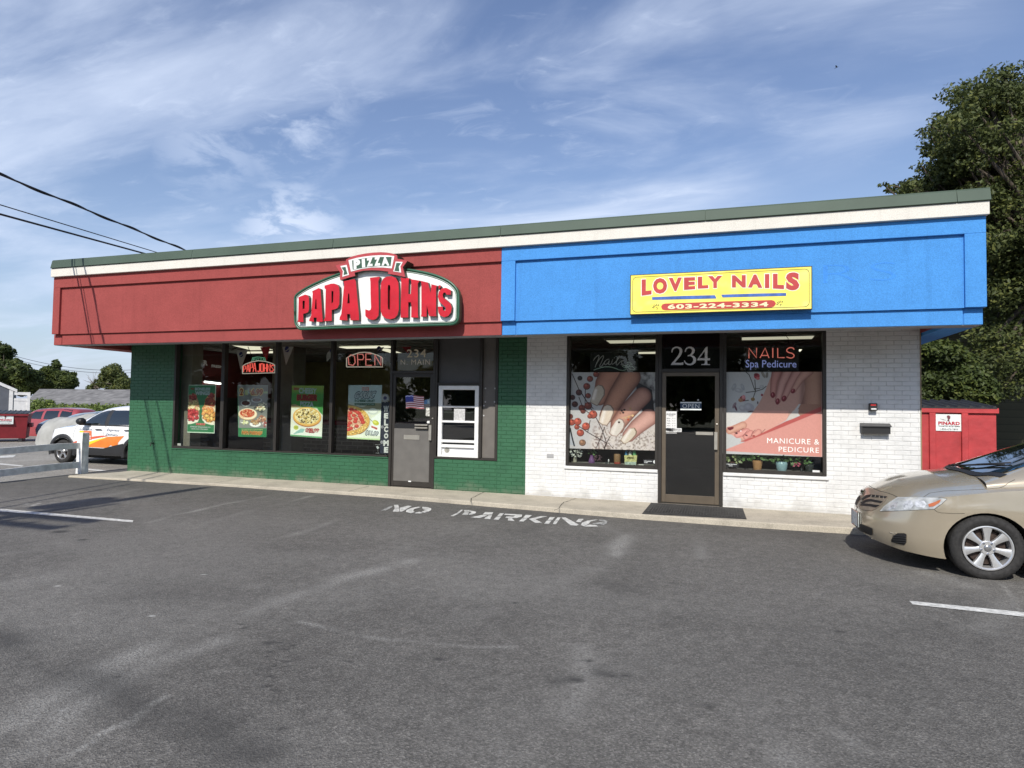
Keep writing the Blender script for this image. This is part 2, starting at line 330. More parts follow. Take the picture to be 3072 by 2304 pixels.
def brickpaint(name,col,dirt):
    m=bpy.data.materials.new(name); m.use_nodes=True; t=m.node_tree; b=t.nodes['Principled BSDF']; b.inputs['Roughness'].default_value=.5
    g=N('ShaderNodeNewGeometry',t)
    n=N('ShaderNodeTexNoise',t); n.inputs['Scale'].default_value=3.2; n.inputs['Detail'].default_value=8; n.inputs['Roughness'].default_value=.7; Lk(g.outputs['Position'],n.inputs['Vector'],t)
    r=ramp(t,n.outputs[0],[(.30,dirt),(.52,col),(.8,tuple(min(1,c*1.08) for c in col))])
    mp=N('ShaderNodeMapping',t); mp.inputs['Scale'].default_value=(12,12,40); Lk(g.outputs['Position'],mp.inputs[0],t)
    n2=N('ShaderNodeTexNoise',t); n2.inputs['Scale'].default_value=2; n2.inputs['Detail'].default_value=6; Lk(mp.outputs[0],n2.inputs['Vector'],t)
    bp=N('ShaderNodeBump',t); bp.inputs['Strength'].default_value=.5; bp.inputs['Distance'].default_value=.006; Lk(n2.outputs[0],bp.inputs['Height'],t); Lk(bp.outputs[0],b.inputs['Normal'],t)
    sz=N('ShaderNodeSeparateXYZ',t); Lk(g.outputs['Position'],sz.inputs[0],t); n3=N('ShaderNodeTexNoise',t); n3.inputs['Scale'].default_value=5; n3.inputs['Detail'].default_value=7; Lk(g.outputs['Position'],n3.inputs['Vector'],t)
    ng=N('ShaderNodeMath',t,operation='MULTIPLY_ADD',i_1=-.55,i_2=.30); Lk(n3.outputs[0],ng.inputs[0],t); ad=N('ShaderNodeMath',t,operation='ADD'); Lk(sz.outputs[2],ad.inputs[0],t); Lk(ng.outputs[0],ad.inputs[1],t)
    rd_=ramp(t,ad.outputs[0],[(.08,.42),(.26,0.0)]); md_=N('ShaderNodeMixRGB',t); Lk(rd_.outputs[0],md_.inputs[0],t); Lk(r.outputs[0],md_.inputs[1],t); md_.inputs[2].default_value=(.20,.18,.14,1)
    Lk(md_.outputs[0],b.inputs['Base Color'],t); return m
M_['gbrick']=brickpaint('green_painted_brick',(.031,.120,.058),(.024,.095,.047))
M_['wbrick']=brickpaint('white_painted_brick',(.69,.69,.675),(.58,.58,.565))
# ============================================================ BUILDING
XL,XR=-12.21,2.78
def zb(x): return .085-.003*x          # top of the walk at the wall
B=thing('shop_building','single storey brick shop building, green on the left, white on the right, wide fascia above','building',(XL,YW,0))
def bricks(mb,x0,x1,z0,z1,off=0,mi=0,ch=.0677,L=.2032,j=.0065):
    k0=int((z0+.2)/ch)-1
    for k in range(k0,int((z1+.2)/ch)+2):
        za,zb_=k*ch+j/2-.03,(k+1)*ch-j/2-.03; za=max(za,z0); zb_=min(zb_,z1)
        if zb_-za<.012: continue
        s=(k%2)*L/2; n0=int((x0-off-s)/L)-1
        for q in range(n0,int((x1-off-s)/L)+2):
            a,b=off+s+q*L+j/2,off+s+(q+1)*L-j/2; a=max(a,x0); b=min(b,x1)
            if b-a<.015: continue
            y=YW+RNG.uniform(-.0012,.0012); c=.0038; t=RNG.uniform(-.0012,.0012)
            vs=[(a,YW+.006,za),(b,YW+.006,za),(b,YW+.006,zb_),(a,YW+.006,zb_),(a+c,y+t,za+c),(b-c,y-t,za+c),(b-c,y-t,zb_-c),(a+c,y+t,zb_-c)]
            mb.add(vs,[(4,5,6,7),(0,1,5,4),(1,2,6,5),(2,3,7,6),(3,0,4,7)],mi)
    mb.box(x0,x1,YW+.0055,YW+.2,z0,z1,1)
# openings measured from the photograph
wA0,wA1=wx(520),wx(1165,1400)          # pizza shop window run
dA0,dA1=wx(1165,1400),wx(1306)    # pizza shop door
pA1=wx(1494)                      # right end of the service bay
xGW=wx(1577,1300)                 # green/white change
wB0=wx(1699); dB0=wx(1975); dB1=wx(2169); wB1=wx(2479)
zA=wz(800,1356); zA2=wz(1400,1379); zB=wz(1830,1402); zB2=wz(2330,1423)
ZT=2.92
gb=MB()
for (a,b_,c,d) in [(XL,wA0,0.02,ZT),(wA0,dA0,.02,zA),(dA1,pA1,.02,zA2),(pA1,xGW,.02,ZT)]: bricks(gb,a,b_,c,d)
gb.box(XL+.004,XL+.2,YW+.21,24,.0,ZT)
gb.build('brick_wall',[M_['gbrick'],mat('green_joint',(.026,.100,.045),.8)],B)['label']='green painted brick wall of the left half'
wb=MB()
for (a,b_,c,d) in [(xGW+.002,wB0,0,ZT),(wB0,dB0,0,zB-.012),(dB1,wB1,0,zB2-.012),(wB1,XR,0,ZT)]: bricks(wb,a,b_,c,d,off=.11)
wb.box(XR-.2,XR-.004,YW+.21,24,0,ZT)
wb.build('brick_wall',[M_['wbrick'],mat('white_joint',(.56,.56,.55),.9)],B)['label']='white painted brick wall of the right half'
cb=MB(); cb.cbox(XR-.001,XR+.012,YW-.012,YW+.05,zb(XR),ZT,.002); cb.build('corner_trim',mat('tan_trim',(.30,.22,.13),.6),B)
# white sills under the salon windows
sb=MB(); sb.cbox(wB0-.02,dB0-.005,YW-.03,YW+.1,zB-.055,zB-.004,.006); sb.build('window_sill',M_['wbrick'],B); sb=MB(); sb.cbox(dB1+.005,wB1+.03,YW-.03,YW+.1,zB2-.055,zB2-.004,.006); sb.build('window_sill',M_['wbrick'],B)
sb=MB(); sb.cbox(wA0-.01,dA0-.005,YW-.02,YW+.1,zA-.02,zA-.001,.004); sb.build('window_sill',M_['gbrick'],B)
# structure behind: header, roof, rear walls, room shell
zc=2.93
shell=MB(); shell.box(XL+.2,XR-.2,23.8,24,0,3.9); shell.build('wall',M_['cream'],B); shell=MB(); shell.box(XL,XR,YW,YW+.22,ZT+.003,4.0); shell.build('wall',M_['cream'],B)
rf=MB(); rf.box(-12.6,3.02,9.62,24.3,3.98,4.06); rf.build('roof',mat('roof_membrane',(.12,.12,.12),.9),B)
# interior
mi_dark=mat('interior_dark_wall',(.16,.12,.11),.8); mi_red=mat('interior_red_wall',(.12,.014,.017),.7); mi_yel=mat('interior_ochre_wall',(.50,.45,.22),.8)
mi_ceil=mat('ceiling_tile',(.50,.50,.46),.9,bump=.3,bscale=120); mi_floor=mat('tile_floor',(.09,.085,.08),.4)
ir=MB(); ir.box(XL+.2,xGW-.1,YW+.2,23.7,.09,.12); ir.box(xGW+.1,XR-.2,YW+.2,23.7,.09,.12); ir.build('floor',mi_floor,B)
ic=MB(); ic.box(XL+.2,xGW-.1,YW+.2,23.7,2.90,2.96); ic.box(xGW+.1,XR-.2,YW+.2,23.7,2.90,2.96)
for k in range(26):
    x=XL+.4+k*.6096
    if x<XR-.3 and abs(x-xGW)>.15: ic.box(x-.012,x+.012,YW+.25,20,2.893,2.8995)
for k in range(15): ic.box(XL+.25,XR-.25,YW+.45+k*.6096-.012,YW+.45+k*.6096+.012,2.891,2.8988)
ic.build('ceiling',mi_ceil,B)
iw=MB(); iw.box(xGW-.1,xGW+.1,YW+.21,23.7,.12,2.9); iw.build('partition_wall',mi_dark,B)
iw=MB(); iw.box(XL+.21,xGW-.11,16.6,16.7,.12,2.89); iw.build('back_wall',mi_yel,B)
iw=MB(); iw.box(XL+.203,XL+.23,YW+.24,16.59,1.75,2.888); iw.build('side_wall_band',mi_red,B)
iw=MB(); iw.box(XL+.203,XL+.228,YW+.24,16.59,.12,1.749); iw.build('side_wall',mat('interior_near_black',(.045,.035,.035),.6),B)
iw=MB(); iw.box(XR-.232,XR-.203,YW+.24,16.99,.12,2.888); iw.build('side_wall',mi_dark,B)
iw=MB(); iw.box(xGW+.11,XR-.21,17,17.1,.12,2.89); iw.build('back_wall',mi_dark,B)
ip=MB(); ip.box(PY(540,1200,YW+.25).x,PY(573,1200,YW+.25).x,YW+.25,YW+.55,.12,2.889); ip.build('column',mat('tan_block',(.24,.22,.18),.8),B)
ip=MB(); ip.box(-9.55,-9.0,YW+1.3,YW+1.75,.12,2.889); ip.build('column',mat('tan_block_dark',(.20,.19,.165),.8),B)
# ---- fascia
XC=PY(1503,870,9.35).x
fL=PY(154.7,1002,9.35).x; fR=PY(2961.4,920,9.35).x; bL=PY(162.5,1035,9.44).x; bR=PY(2948.2,974.3,9.44).x
zF0=PY(1400,966,9.35).z; zBt=PY(1400,1008,9.44).z
print('fascia',fL,fR,bL,bR,zF0,zBt,'XC',XC)
z_t,z_p=4.085,PY(1000,808,9.38).z
z_p=PY(185.3,864,9.38).z; z_p2=PY(2891,703,9.38).z; print('panel top',z_p,z_p2)
z_p=(z_p+z_p2)/2
YF,YP,YB=9.35,9.395,9.43
rx=PY(185.3,900,YP).x; bx0=PY(1547,900,YP).x; bx1=PY(2891,800,YP).x
def fasc(x0,x1,px0,px1,m,lab,endL,endR):
    mb=MB()
    mb.cbox(x0,x1,YF,9.62,z_p,z_t,.004)                                   # top rail
    if px0>x0+.01: mb.cbox(x0,px0,YF,9.62,zF0,z_p-.0005,.004)
    if px1<x1-.01: mb.cbox(px1,x1,YF,9.62,zF0,z_p-.0005,.004)
    mb.box(px0,px1,YP,9.61,zF0,z_p-.001)
    b=MB(); e0=endL if endL else x0; e1=endR if endR else x1
    g=.006
    segs=[(e0,px0-g),(px0+g,px1-g),(px1+g,e1)] if True else []
    for a,c in segs:
        if c-a>.03: b.cbox(a,c,YB,9.70,zBt,zF0-.001,.004)
    b.box(e0+.01,e1-.01,YB+.012,9.69,zBt+.004,zF0-.002)
    o=mb.build('fascia',m,B); o['label']=lab
    o2=b.build('fascia_band',m,B); return o
fasc(fL,XC-.001,rx,XC-.001,M_['red_stucco'],'red stucco fascia over the pizza shop',bL,None)
fasc(XC+.001,fR,bx0,bx1,M_['blue_stucco'],'bright blue stucco fascia over the nail salon',None,bR)
# side returns
s=MB(); s.box(fL,fL+.34,9.63,24.2,zF0,z_t-.002); s.box(bL,-12.3,9.705,24.2,zBt,zF0-.003); s.build('fascia_return',M_['red_stucco'],B)
s=MB(); s.box(fR-.34,fR,9.63,24.2,zF0,z_t-.002); s.box(2.80,bR,9.705,24.2,zBt,zF0-.003); s.build('fascia_return',M_['blue_stucco'],B)
s=MB(); s.box(-12.29,2.795,9.71,YW-.002,3.0,3.03); s.build('soffit',mat('soffit_board',(.16,.15,.15),.9),B)
s=MB(); s.box(-12.295,2.798,9.702,9.709,zBt+.002,3.0); s.build('soffit_edge',mat('old_red_paint',(.25,.04,.05),.8),B)
s=MB(); s.box(bL+.01,bR-.01,YB+.01,9.69,zBt-.006,zBt-.0008); s.build('soffit_trim',M_['soffit'],B)
s=MB(); s.box(XR+.003,2.80,9.9,24,zBt+.05,3.2); s.build('soffit_edge',mat('old_red_paint_b',(.25,.04,.05),.8),B)
tbx0,tbx1=PY(151.7,830,9.29).x,PY(2969.6,640,9.29).x
s=MB(); s.cbox(tbx0,tbx1,9.29,9.63,z_t+.001,4.252,.004); s.box(tbx0,tbx0+.1,9.64,24.25,z_t,4.25); s.box(tbx1-.1,tbx1,9.64,24.25,z_t,4.25); s.build('trim_board',M_['cream'],B)
cm=MB(); cx0,cx1=PY(151.5,800,9.27).x,PY(2974.5,590,9.27).x
edges=[cx0]+[PY(x,y,9.27).x for x,y in ((574,760),(998,730),(1501,690),(2116,640),(2872,585))]+[cx1]
for a,b_ in zip(edges[:-1],edges[1:]):
    for (A,Bb) in [((a+.003,b_-.003),0)]:
        x0,x1=A; pr=[(9.262,4.262),(9.268,4.278),(9.295,4.40),(9.31,4.425),(9.62,4.44),(9.62,4.256),(9.268,4.256)]
        n=len(pr); vs=[(x0,p,q) for p,q in pr]+[(x1,p,q) for p,q in pr]
        cm.add(vs,[(i,(i+1)%n,n+(i+1)%n,n+i) for i in range(n)]+[tuple(range(n)),tuple(range(n,2*n))[::-1]])
cm.box(cx0+.01,cx1-.01,9.30,9.61,4.2565,4.418)
cm.box(cx0,cx0+.12,9.63,24.3,4.26,4.43); cm.box(cx1-.12,cx1,9.63,24.3,4.26,4.43); cm.box(cx0,cx1,24.2,24.32,4.1,4.431)
cm.build('roof_cap',M_['cap'],B)
# ---- storefront frames
def frame_rect(mb,x0,x1,z0,z1,w=.05,y0=YW-.005,y1=YW+.105,sides='LRTB'):
    if 'L' in sides: mb.cbox(x0,x0+w,y0,y1,z0,z1,.003)
    if 'R' in sides: mb.cbox(x1-w,x1,y0,y1,z0,z1,.003)
    if 'B' in sides: mb.cbox(x0+w,x1-w,y0+.001,y1,z0,z0+w,.003)
    if 'T' in sides: mb.cbox(x0+w,x1-w,y0+.001,y1,z1-w,z1,.003)
YG=YW+.085
def pane(x0,x1,z0,z1,par,m='glass',y=YG): return MB().box(x0,x1,y,y+.006,z0,z1).build('pane',M_[m],par)
mx=[wA0]+[wx(a) for a in (667.5,827,993)]+[dA0]
mul=.052
for i in range(4):
    a=mx[i]+(mul/2 if i else 0); b_=mx[i+1]-(mul/2 if i<3 else 0)
    mb=MB(); frame_rect(mb,a-(mul/2 if i else 0)+.0005,b_+(mul/2 if i<3 else 0)-.0005,zA,2.90,.03 if i else .05,sides='LRTB' if i<3 else 'LTB')
    w=mb.build('window',M_['bronze'],B); pane(a+.02,b_-.02,zA+.04,2.88,w)
def salonwin(x0,x1,z0):
    mb=MB(); frame_rect(mb,x0,x1,z0,2.9,.05); w=mb.build('window',M_['bronze'],B); pane(x0+.045,x1-.045,z0+.045,2.86,w); return w
salonwin(wB0,dB0-.001,zB); salonwin(dB1+.001,wB1,zB2)
# ---- doors
def door(x0,x1,zhead,kind):
    zb0=zb((x0+x1)/2)+.005
    fr=MB(); y0,y1=YW-.012,YW+.11; W=.052
    fr.cbox(x0,x0+W,y0,y1,zb0,2.9,.003); fr.cbox(x1-W,x1,y0,y1,zb0,2.9,.003)
    fr.cbox(x0+W,x1-W,y0+.001,y1,zhead,zhead+.055,.003); fr.box(x0+W,x1-W,y0+.002,y1,2.86,2.9); fr.box(x0+W,x1-W,y0+.02,y1,zb0-.01,zb0+.012)
    f=fr.build('door_frame',M_['bronze'],B); pane(x0+W-.01,x1-W+.01,zhead+.05,2.87,f,'darkglass' if kind=='salon' else 'glass')
    a,b_=x0+W+.004,x1-W-.004; z0,z1=zb0+.018,zhead-.005; yd0,yd1=YW+.005,YW+.05
    d=MB(); st=.055 if kind=='pizza' else .065; rb=.10 if kind=='pizza' else .125
    mt=M_['bronze'] if kind=='pizza' else mat('bronze_tan_metal',(.115,.092,.066),.4,.1)
    d.cbox(a,a+st,yd0,yd1,z0,z1,.003); d.cbox(b_-st,b_,yd0,yd1,z0,z1,.003); d.cbox(a+st,b_-st,yd0+.001,yd1,z1-.06,z1,.003); d.cbox(a+st,b_-st,yd0+.001,yd1,z0,z0+rb,.003)
    dd=d.build('door',mt,B)
    return dd,a+st,b_-st,z0+rb,z1-.06,yd0
dd,a,b_,z0,z1,yd=door(dA0+.001,dA1,wz(1235,1121),'pizza'); zr=wz(1235,1286); zr2=wz(1235,1275)
MB().box(a-.005,b_+.005,yd+.02,yd+.026,zr-.02,z1+.005).build('pane',M_['darkglass'],dd)
o=MB().cbox(a-.008,b_+.008,yd-.004,yd+.03,z0-.01,zr,.004).build('kick_panel',M_['grey_panel'],dd)
MB().cbox(a,b_,yd+.002,yd+.03,zr+.001,zr2+.02,.003).build('rail',M_['black'],dd)
MB().cbox(wx(1214),wx(1261),yd-.014,yd-.005,wz(1237,1319),wz(1237,1305),.003).build('mail_slot',M_['alu'],dd)
h=MB(); h.cbox(wx(1249),wx(1287),yd-.06,yd-.03,wz(1267,1277),wz(1267,1272.5),.003); h.cbox(wx(1249),wx(1287),yd-.06,yd-.03,wz(1267,1285.5),wz(1267,1281),.003)
h.cbox(wx(1290),wx(1298),yd-.045,yd-.012,wz(1294,1321),wz(1294,1275),.004); h.box(wx(1292),wx(1296),yd-.014,yd+.01,wz(1294,1318),wz(1294,1278)); h.build('handle',M_['alu'],dd)
l=MB(); l.lathe([(.013,-.02),(.013,0),(.006,.002)][::-1],'Y',(wx(1300),yd-.01,wz(1300,1255)),12); l.build('lock',M_['alu'],dd); l=MB(); l.lathe([(.008,-.012),(.008,0)],'Y',(wx(1303),yd,wz(1303,1268)),10); l.build('lock',M_['alu'],dd)
MB().box(wx(1230),wx(1238),yd-.006,yd+.001,wz(1234,1446),wz(1234,1442.5)).build('sticker',M_['white_vinyl'],dd)
dd2,a,b_,z0,z1,yd=door(dB0+.001,dB1-.001,wz(2070,1116),'salon')
MB().box(a-.005,b_+.005,yd+.02,yd+.026,z0-.005,z1+.005).build('pane',M_['darkglass'],dd2)
zhb=wz(2100,1299)
h=MB(); h.cbox(wx(2088),wx(2140),yd-.06,yd-.03,zhb-.03,zhb+.02,.004); h.cbox(wx(2143),wx(2153),yd-.05,yd-.012,wz(2148,1349),wz(2148,1296),.004); h.box(wx(2145),wx(2150),yd-.014,yd+.01,wz(2148,1346),wz(2148,1299)); h.build('handle',M_['alu'],dd2)
MB().cbox(a+.0,wx(2088),yd-.02,yd-.006,zhb-.008,zhb+.002,.002).build('push_bar',M_['bronze'],dd2)
MB().lathe([(.006,-.014),(.014,-.012),(.014,0)],'Y',(wx(2151),yd,wz(2151,1273)),12).build('lock',M_['alu'],dd2)
# ---- service bay between the door and the green pier
bay=MB(); x0,x1=dA1+.001,pA1; zs=zA2
bay.cbox(x0,x0+.035,YW-.01,YW+.11,zs,2.9,.003); bay.cbox(x1-.05,x1,YW-.012,YW+.11,zs,2.9,.003); bay.cbox(x0+.035,x1-.05,YW-.008,YW+.11,zs,zs+.045,.003)
xm=wx(1439); xm2=wx(1447)
bay.cbox(xm,xm2,YW-.03,YW+.11,zs+.045,2.9,.003); bay.cbox(x0+.035,xm,YW-.0,YW+.11,wz(1370,1155),wz(1370,1148),.003)
by=bay.build('bay_frame',M_['bronze'],B)
MB().box(x0+.03,xm,YW+.06,YW+.075,wz(1370,1149),2.89).build('panel',M_['dark_panel'],by)
pr=MB(); pr.box(xm2,x1-.045,YW+.035,YW+.05,zs+.04,2.89); pr.build('panel',mat('taupe_panel',(.135,.122,.108),.6,bump=.1,bscale=200),by)
for (px,py) in [(1454,1165),(1483,1165),(1454,1205.5),(1482,1205.5),(1450,1217),(1488,1217),(1450,1247),(1487,1248)]:
    MB().lathe([(.012,-.006),(.015,0)][::1],'Y',(wx(px),YW+.034,wz(px,py)),10).build('bolt_cap',mat('plastic_cap',(.55,.55,.55),.4),by)
sw=MB(); sx0,sx1=wx(1314.5)+.01,wx(1437); sz0,sz1=wz(1375,1372),wz(1375,1157); yv=YW-.012
sw.cbox(sx0,sx0+.075,yv,YW+.07,sz0,sz1,.005); sw.cbox(sx1-.075,sx1,yv,YW+.07,sz0,sz1,.005); sw.cbox(sx0+.075,sx1-.075,yv+.001,YW+.07,sz1-.075,sz1,.005); sw.cbox(sx0+.075,sx1-.075,yv+.001,YW+.07,sz0,sz0+.03,.005)
za,zb1=wz(1370,1223),wz(1370,1218); sw.cbox(sx0+.075,sx1-.075,yv+.012,YW+.05,za,zb1,.003)
zc0,zc1=wz(1370,1268),wz(1370,1262); sw.cbox(sx0+.075,sx1-.075,yv+.012,YW+.05,zc0,zc1,.003)
zd0,zd1=wz(1370,1328),wz(1370,1320); sw.cbox(sx0+.075,sx1-.075,yv+.006,YW+.05,zd0,zd1,.003)
ze0,ze1=wz(1370,1343),wz(1370,1334); sw.cbox(sx0+.075,sx1-.075,yv+.01,YW+.05,ze0,ze1,.003)
S_=sw.build('service_window',M_['white_vinyl'],B)
MB().box(sx0+.07,sx1-.07,YW+.04,YW+.046,sz0+.03,ze0).build('bottom_panel',mat('white_sheet',(.72,.72,.73),.45),S_)
MB().box(sx0+.07,sx1-.07,YW+.03,YW+.036,zd1-.004,sz1-.07).build('pane',M_['darkglass'],S_)
MB().box(sx0+.076,sx1-.076,YW+.052,YW+.06,sz0+.03,sz1-.07).build('backing',M_['black'],S_)
MB().lathe([(.0,-.002),(.052,-.001),(.052,0)],'Y',(wx(1341),YW+.0385,wz(1341,1351)),20).build('round_sticker',mat('grey_lace',(.32,.31,.27),.7,nz=.45,nscale=90),S_)
MB().box(wx(1361),wx(1394),YW+.024,YW+.028,wz(1378,1263),wz(1378,1226)).build('notice',mat('grey_paper',(.50,.50,.49),.8,nz=.12,nscale=30),S_)
sh=MB(); sh.box(sx0+.08,sx1-.08,YW+.0485,YW+.0515,wz(1370,1239),wz(1370,1235)); sh.build('shelf_edge',mat('shelf_white',(.5,.5,.46),.6),S_)
# ============================================================ GROUND
def asphalt(name,base,light,dark,attr=True):
    m=bpy.data.materials.new(name); m.use_nodes=True; t=m.node_tree; b=t.nodes['Principled BSDF']; b.inputs['Roughness'].default_value=.82; b.inputs['Specular IOR Level'].default_value=.35
    g=N('ShaderNodeNewGeometry',t)
    def nz(sc,det,ro=.55,dist=0):
        n=N('ShaderNodeTexNoise',t); n.inputs['Scale'].default_value=sc; n.inputs['Detail'].default_value=det; n.inputs['Roughness'].default_value=ro; n.inputs['Distortion'].default_value=dist; Lk(g.outputs['Position'],n.inputs['Vector'],t); return n
    big=nz(.45,6,.6,.4); r1=ramp(t,big.outputs[0],[(.32,tuple(c*.80 for c in base)),(.5,base),(.72,tuple(c*1.22 for c in base))])
    md=nz(9,6,.7); r2=ramp(t,md.outputs[0],[(.3,.76),(.7,1.22)])
    m1=N('ShaderNodeMixRGB',t,blend_type='MULTIPLY'); m1.inputs[0].default_value=1; Lk(r1.outputs[0],m1.inputs[1],t); Lk(r2.outputs[0],m1.inputs[2],t)
    vo=N('ShaderNodeTexVoronoi',t); vo.inputs['Scale'].default_value=110; Lk(g.outputs['Position'],vo.inputs['Vector'],t)
    hs_=N('ShaderNodeSeparateColor',t); Lk(vo.outputs['Color'],hs_.inputs[0],t)
    r3=ramp(t,hs_.outputs[0],[(0,.62),(.45,.9),(.8,1.14),(.95,1.5)])
    m2=N('ShaderNodeMixRGB',t,blend_type='MULTIPLY'); m2.inputs[0].default_value=1; Lk(m1.outputs[0],m2.inputs[1],t); Lk(r3.outputs[0],m2.inputs[2],t)
    out=m2.outputs[0]
    if attr:
        a=N('ShaderNodeAttribute',t,attribute_name='Col'); sp=N('ShaderNodeSeparateColor',t); Lk(a.outputs['Color'],sp.inputs[0],t)
        # break the wear up with the stone grain
        gr=nz(62,5,.75); rg=ramp(t,gr.outputs[0],[(.43,.12),(.60,1.45)])
        wl=N('ShaderNodeMath',t,operation='MULTIPLY',use_clamp=True); Lk(sp.outputs[0],wl.inputs[0],t); Lk(rg.outputs[0],wl.inputs[1],t)
        m3=N('ShaderNodeMixRGB',t); Lk(wl.outputs[0],m3.inputs[0],t); Lk(out,m3.inputs[1],t); m3.inputs[2].default_value=(*light,1)
        m4=N('ShaderNodeMixRGB',t); Lk(sp.outputs[1],m4.inputs[0],t); Lk(m3.outputs[0],m4.inputs[1],t); m4.inputs[2].default_value=(*dark,1)
        m5=N('ShaderNodeMixRGB',t); Lk(sp.outputs[2],m5.inputs[0],t); Lk(m4.outputs[0],m5.inputs[1],t); m5.inputs[2].default_value=(.70,.70,.66,1); out=m5.outputs[0]
    Lk(out,b.inputs['Base Color'],t)
    fb=nz(95,3,.7); bp=N('ShaderNodeBump',t); bp.inputs['Strength'].default_value=.75; bp.inputs['Distance'].default_value=.008; Lk(fb.outputs[0],bp.inputs['Height'],t)
    b2=N('ShaderNodeBump',t); b2.inputs['Strength'].default_value=.35; b2.inputs['Distance'].default_value=.012; Lk(vo.outputs['Distance'],b2.inputs['Height'],t); Lk(bp.outputs[0],b2.inputs['Normal'],t); Lk(b2.outputs[0],b.inputs['Normal'],t)
    return m
M_['asphalt']=asphalt('lot_asphalt',(.138,.131,.118),(.30,.292,.268),(.040,.039,.037))
M_['oldlot']=asphalt('old_lot_asphalt',(.27,.255,.225),(.3,.3,.3),(.03,.03,.03),attr=False)
# far ground to the horizon
def sheet(name,x0,x1,y0,y1,z,m,n=1):
    mb=MB(); mb.add([(x0,y0,z),(x1,y0,z),(x1,y1,z),(x0,y1,z)],[(0,1,2,3)]); o=mb.build(name,m); tag(o,kind='structure'); return o
sheet('ground',-400,400,-300,600,-.16,mat('earth_and_grass',(.10,.11,.055),.95,nz=.3,nscale=.4))
sheet('road',-120,-13.05,-60,60,-.10,M_['oldlot'])['label']='pale weathered asphalt of the neighbouring lot'
# lot edge
def xb(y): return -12.9-.089*(y-8.6)
def PGt(x,y): p=PG(x,y); return (p.x,p.y)
a2=lambda a,b:(.678*a,1400+.678*b)
a3=lambda a,b:(1500+.7107*a,1400+.7107*b)
LI=[ # (converter, points, width m, strength)
 (a2,[(1180,130),(1000,165),(820,205),(655,245)],.05,.75),(a2,[(1375,130),(1290,152)],.05,.7),(a2,[(1290,152),(1180,180),(900,250)],.10,.22),
 (a2,[(1810,420),(1530,490),(1330,560),(1100,640),(850,730),(500,870),(200,1040),(0,1180)],.13,.55),(a2,[(960,770),(700,860),(540,930),(300,1100),(150,1240)],.10,.45),
 (a2,[(750,1015),(640,1080),(540,1135),(420,1205),(280,1290)],.022,.85),(a2,[(330,965),(210,1050),(60,1140)],.05,.4),
 (a2,[(1340,690),(1450,715),(1600,745),(1750,762),(1900,785),(2100,795),(2250,790)],.025,.5),
 (a2,[(1500,230),(1330,290),(1180,335)],.07,.35),(a2,[(1480,195),(1000,330),(500,340),(0,385)],.12,.18),(a2,[(2150,240),(1900,330),(1500,430)],.18,.22),
 (a2,[(600,100),(380,150),(120,175)],.10,.25),(a2,[(1150,520),(1060,500)],.18,.35),(a2,[(300,470),(60,520)],.25,.25),
 (a3,[(560,280),(520,320),(470,380),(400,425)],.12,.65),(a3,[(440,250),(560,290),(640,300)],.14,.4),(a3,[(620,260),(760,262),(900,266)],.05,.45),(a3,[(830,280),(860,380)],.08,.35),
 (a3,[(1030,950),(1080,1050),(1130,1130),(1240,1240)],.10,.55),(a3,[(1440,1140),(1480,1200)],.07,.6),(a3,[(1790,450),(1960,500)],.12,.5),(a3,[(2100,490),(2160,560),(2250,680)],.015,.6),
 (a3,[(2040,690),(2150,560)],.10,.3),(a3,[(330,770),(380,900),(300,1060)],.10,.35),(a3,[(-150,640),(100,560),(380,430)],.15,.2),(a3,[(700,860),(300,1000),(0,1200)],.3,.12)]
DK=[(a2,[(-300,640),(0,760),(250,890),(430,960),(560,1010),(700,1080),(900,1150),(1100,1250),(1250,1330)],.14,.55),(a2,[(250,860),(330,910)],.2,.35),
 (a3,[(150,250),(60,300)],.2,.3),(a3,[(450,500),(560,520)],.18,.35),(a3,[(430,870),(520,880)],.07,.55),(a3,[(240,905),(330,895)],.05,.5),(a3,[(0,260),(220,330)],.25,.25),
 (a3,[(640,880),(900,800),(1150,820)],.35,.18),(a3,[(1500,800),(1900,760)],.4,.15),(a2,[(620,550),(900,590),(1150,560)],.25,.2),(a2,[(1850,600),(2200,640)],.35,.15)]
SP=[(a2,p,r) for p,r in [((1195,780),.03),((1240,778),.016),((1300,790),.018),((1260,808),.018),((1200,820),.02),((1187,840),.014),((1265,860),.016),((1215,880),.016),((1185,893),.014),((1265,880),.012),((1205,926),.018),((1170,970),.018),((1225,991),.016),((1945,853),.022),((510,933),.018),((1540,860),.018),((1060,698),.016),((1075,716),.018),((370,323),.04),((270,288),.07),((1370,1136),.012),((1240,1156),.012),((490,862),.012),((2600,860),.02)]]+[(a3,p,r) for p,r in [((880,1012),.022),((480,885),.022),((540,880),.018),((320,902),.03),((1435,694),.02),((1230,427),.02),((62,576),.02)]]
SPK=[(a2,p,r) for p,r in [((290,118),.03),((365,130),.035),((150,170),.06),((170,163),.05),((898,476),.022),((255,528),.014),((667,661),.014),((120,165),.03),((235,158),.02),((960,1167),.008),((165,1175),.007),((318,1042),.006),((62,808),.008),((1585,1157),.007),((290,1080),.006),((1860,474),.012),((585,1295),.006),((230,1150),.006)]]+[(a3,p,r) for p,r in [((1235,427),.016),((1948,823),.016),((1078,573),.012),((1635,637),.01),((420,1213),.008),((1430,1098),.006),((268,265),.01),((640,1150),.006)]]
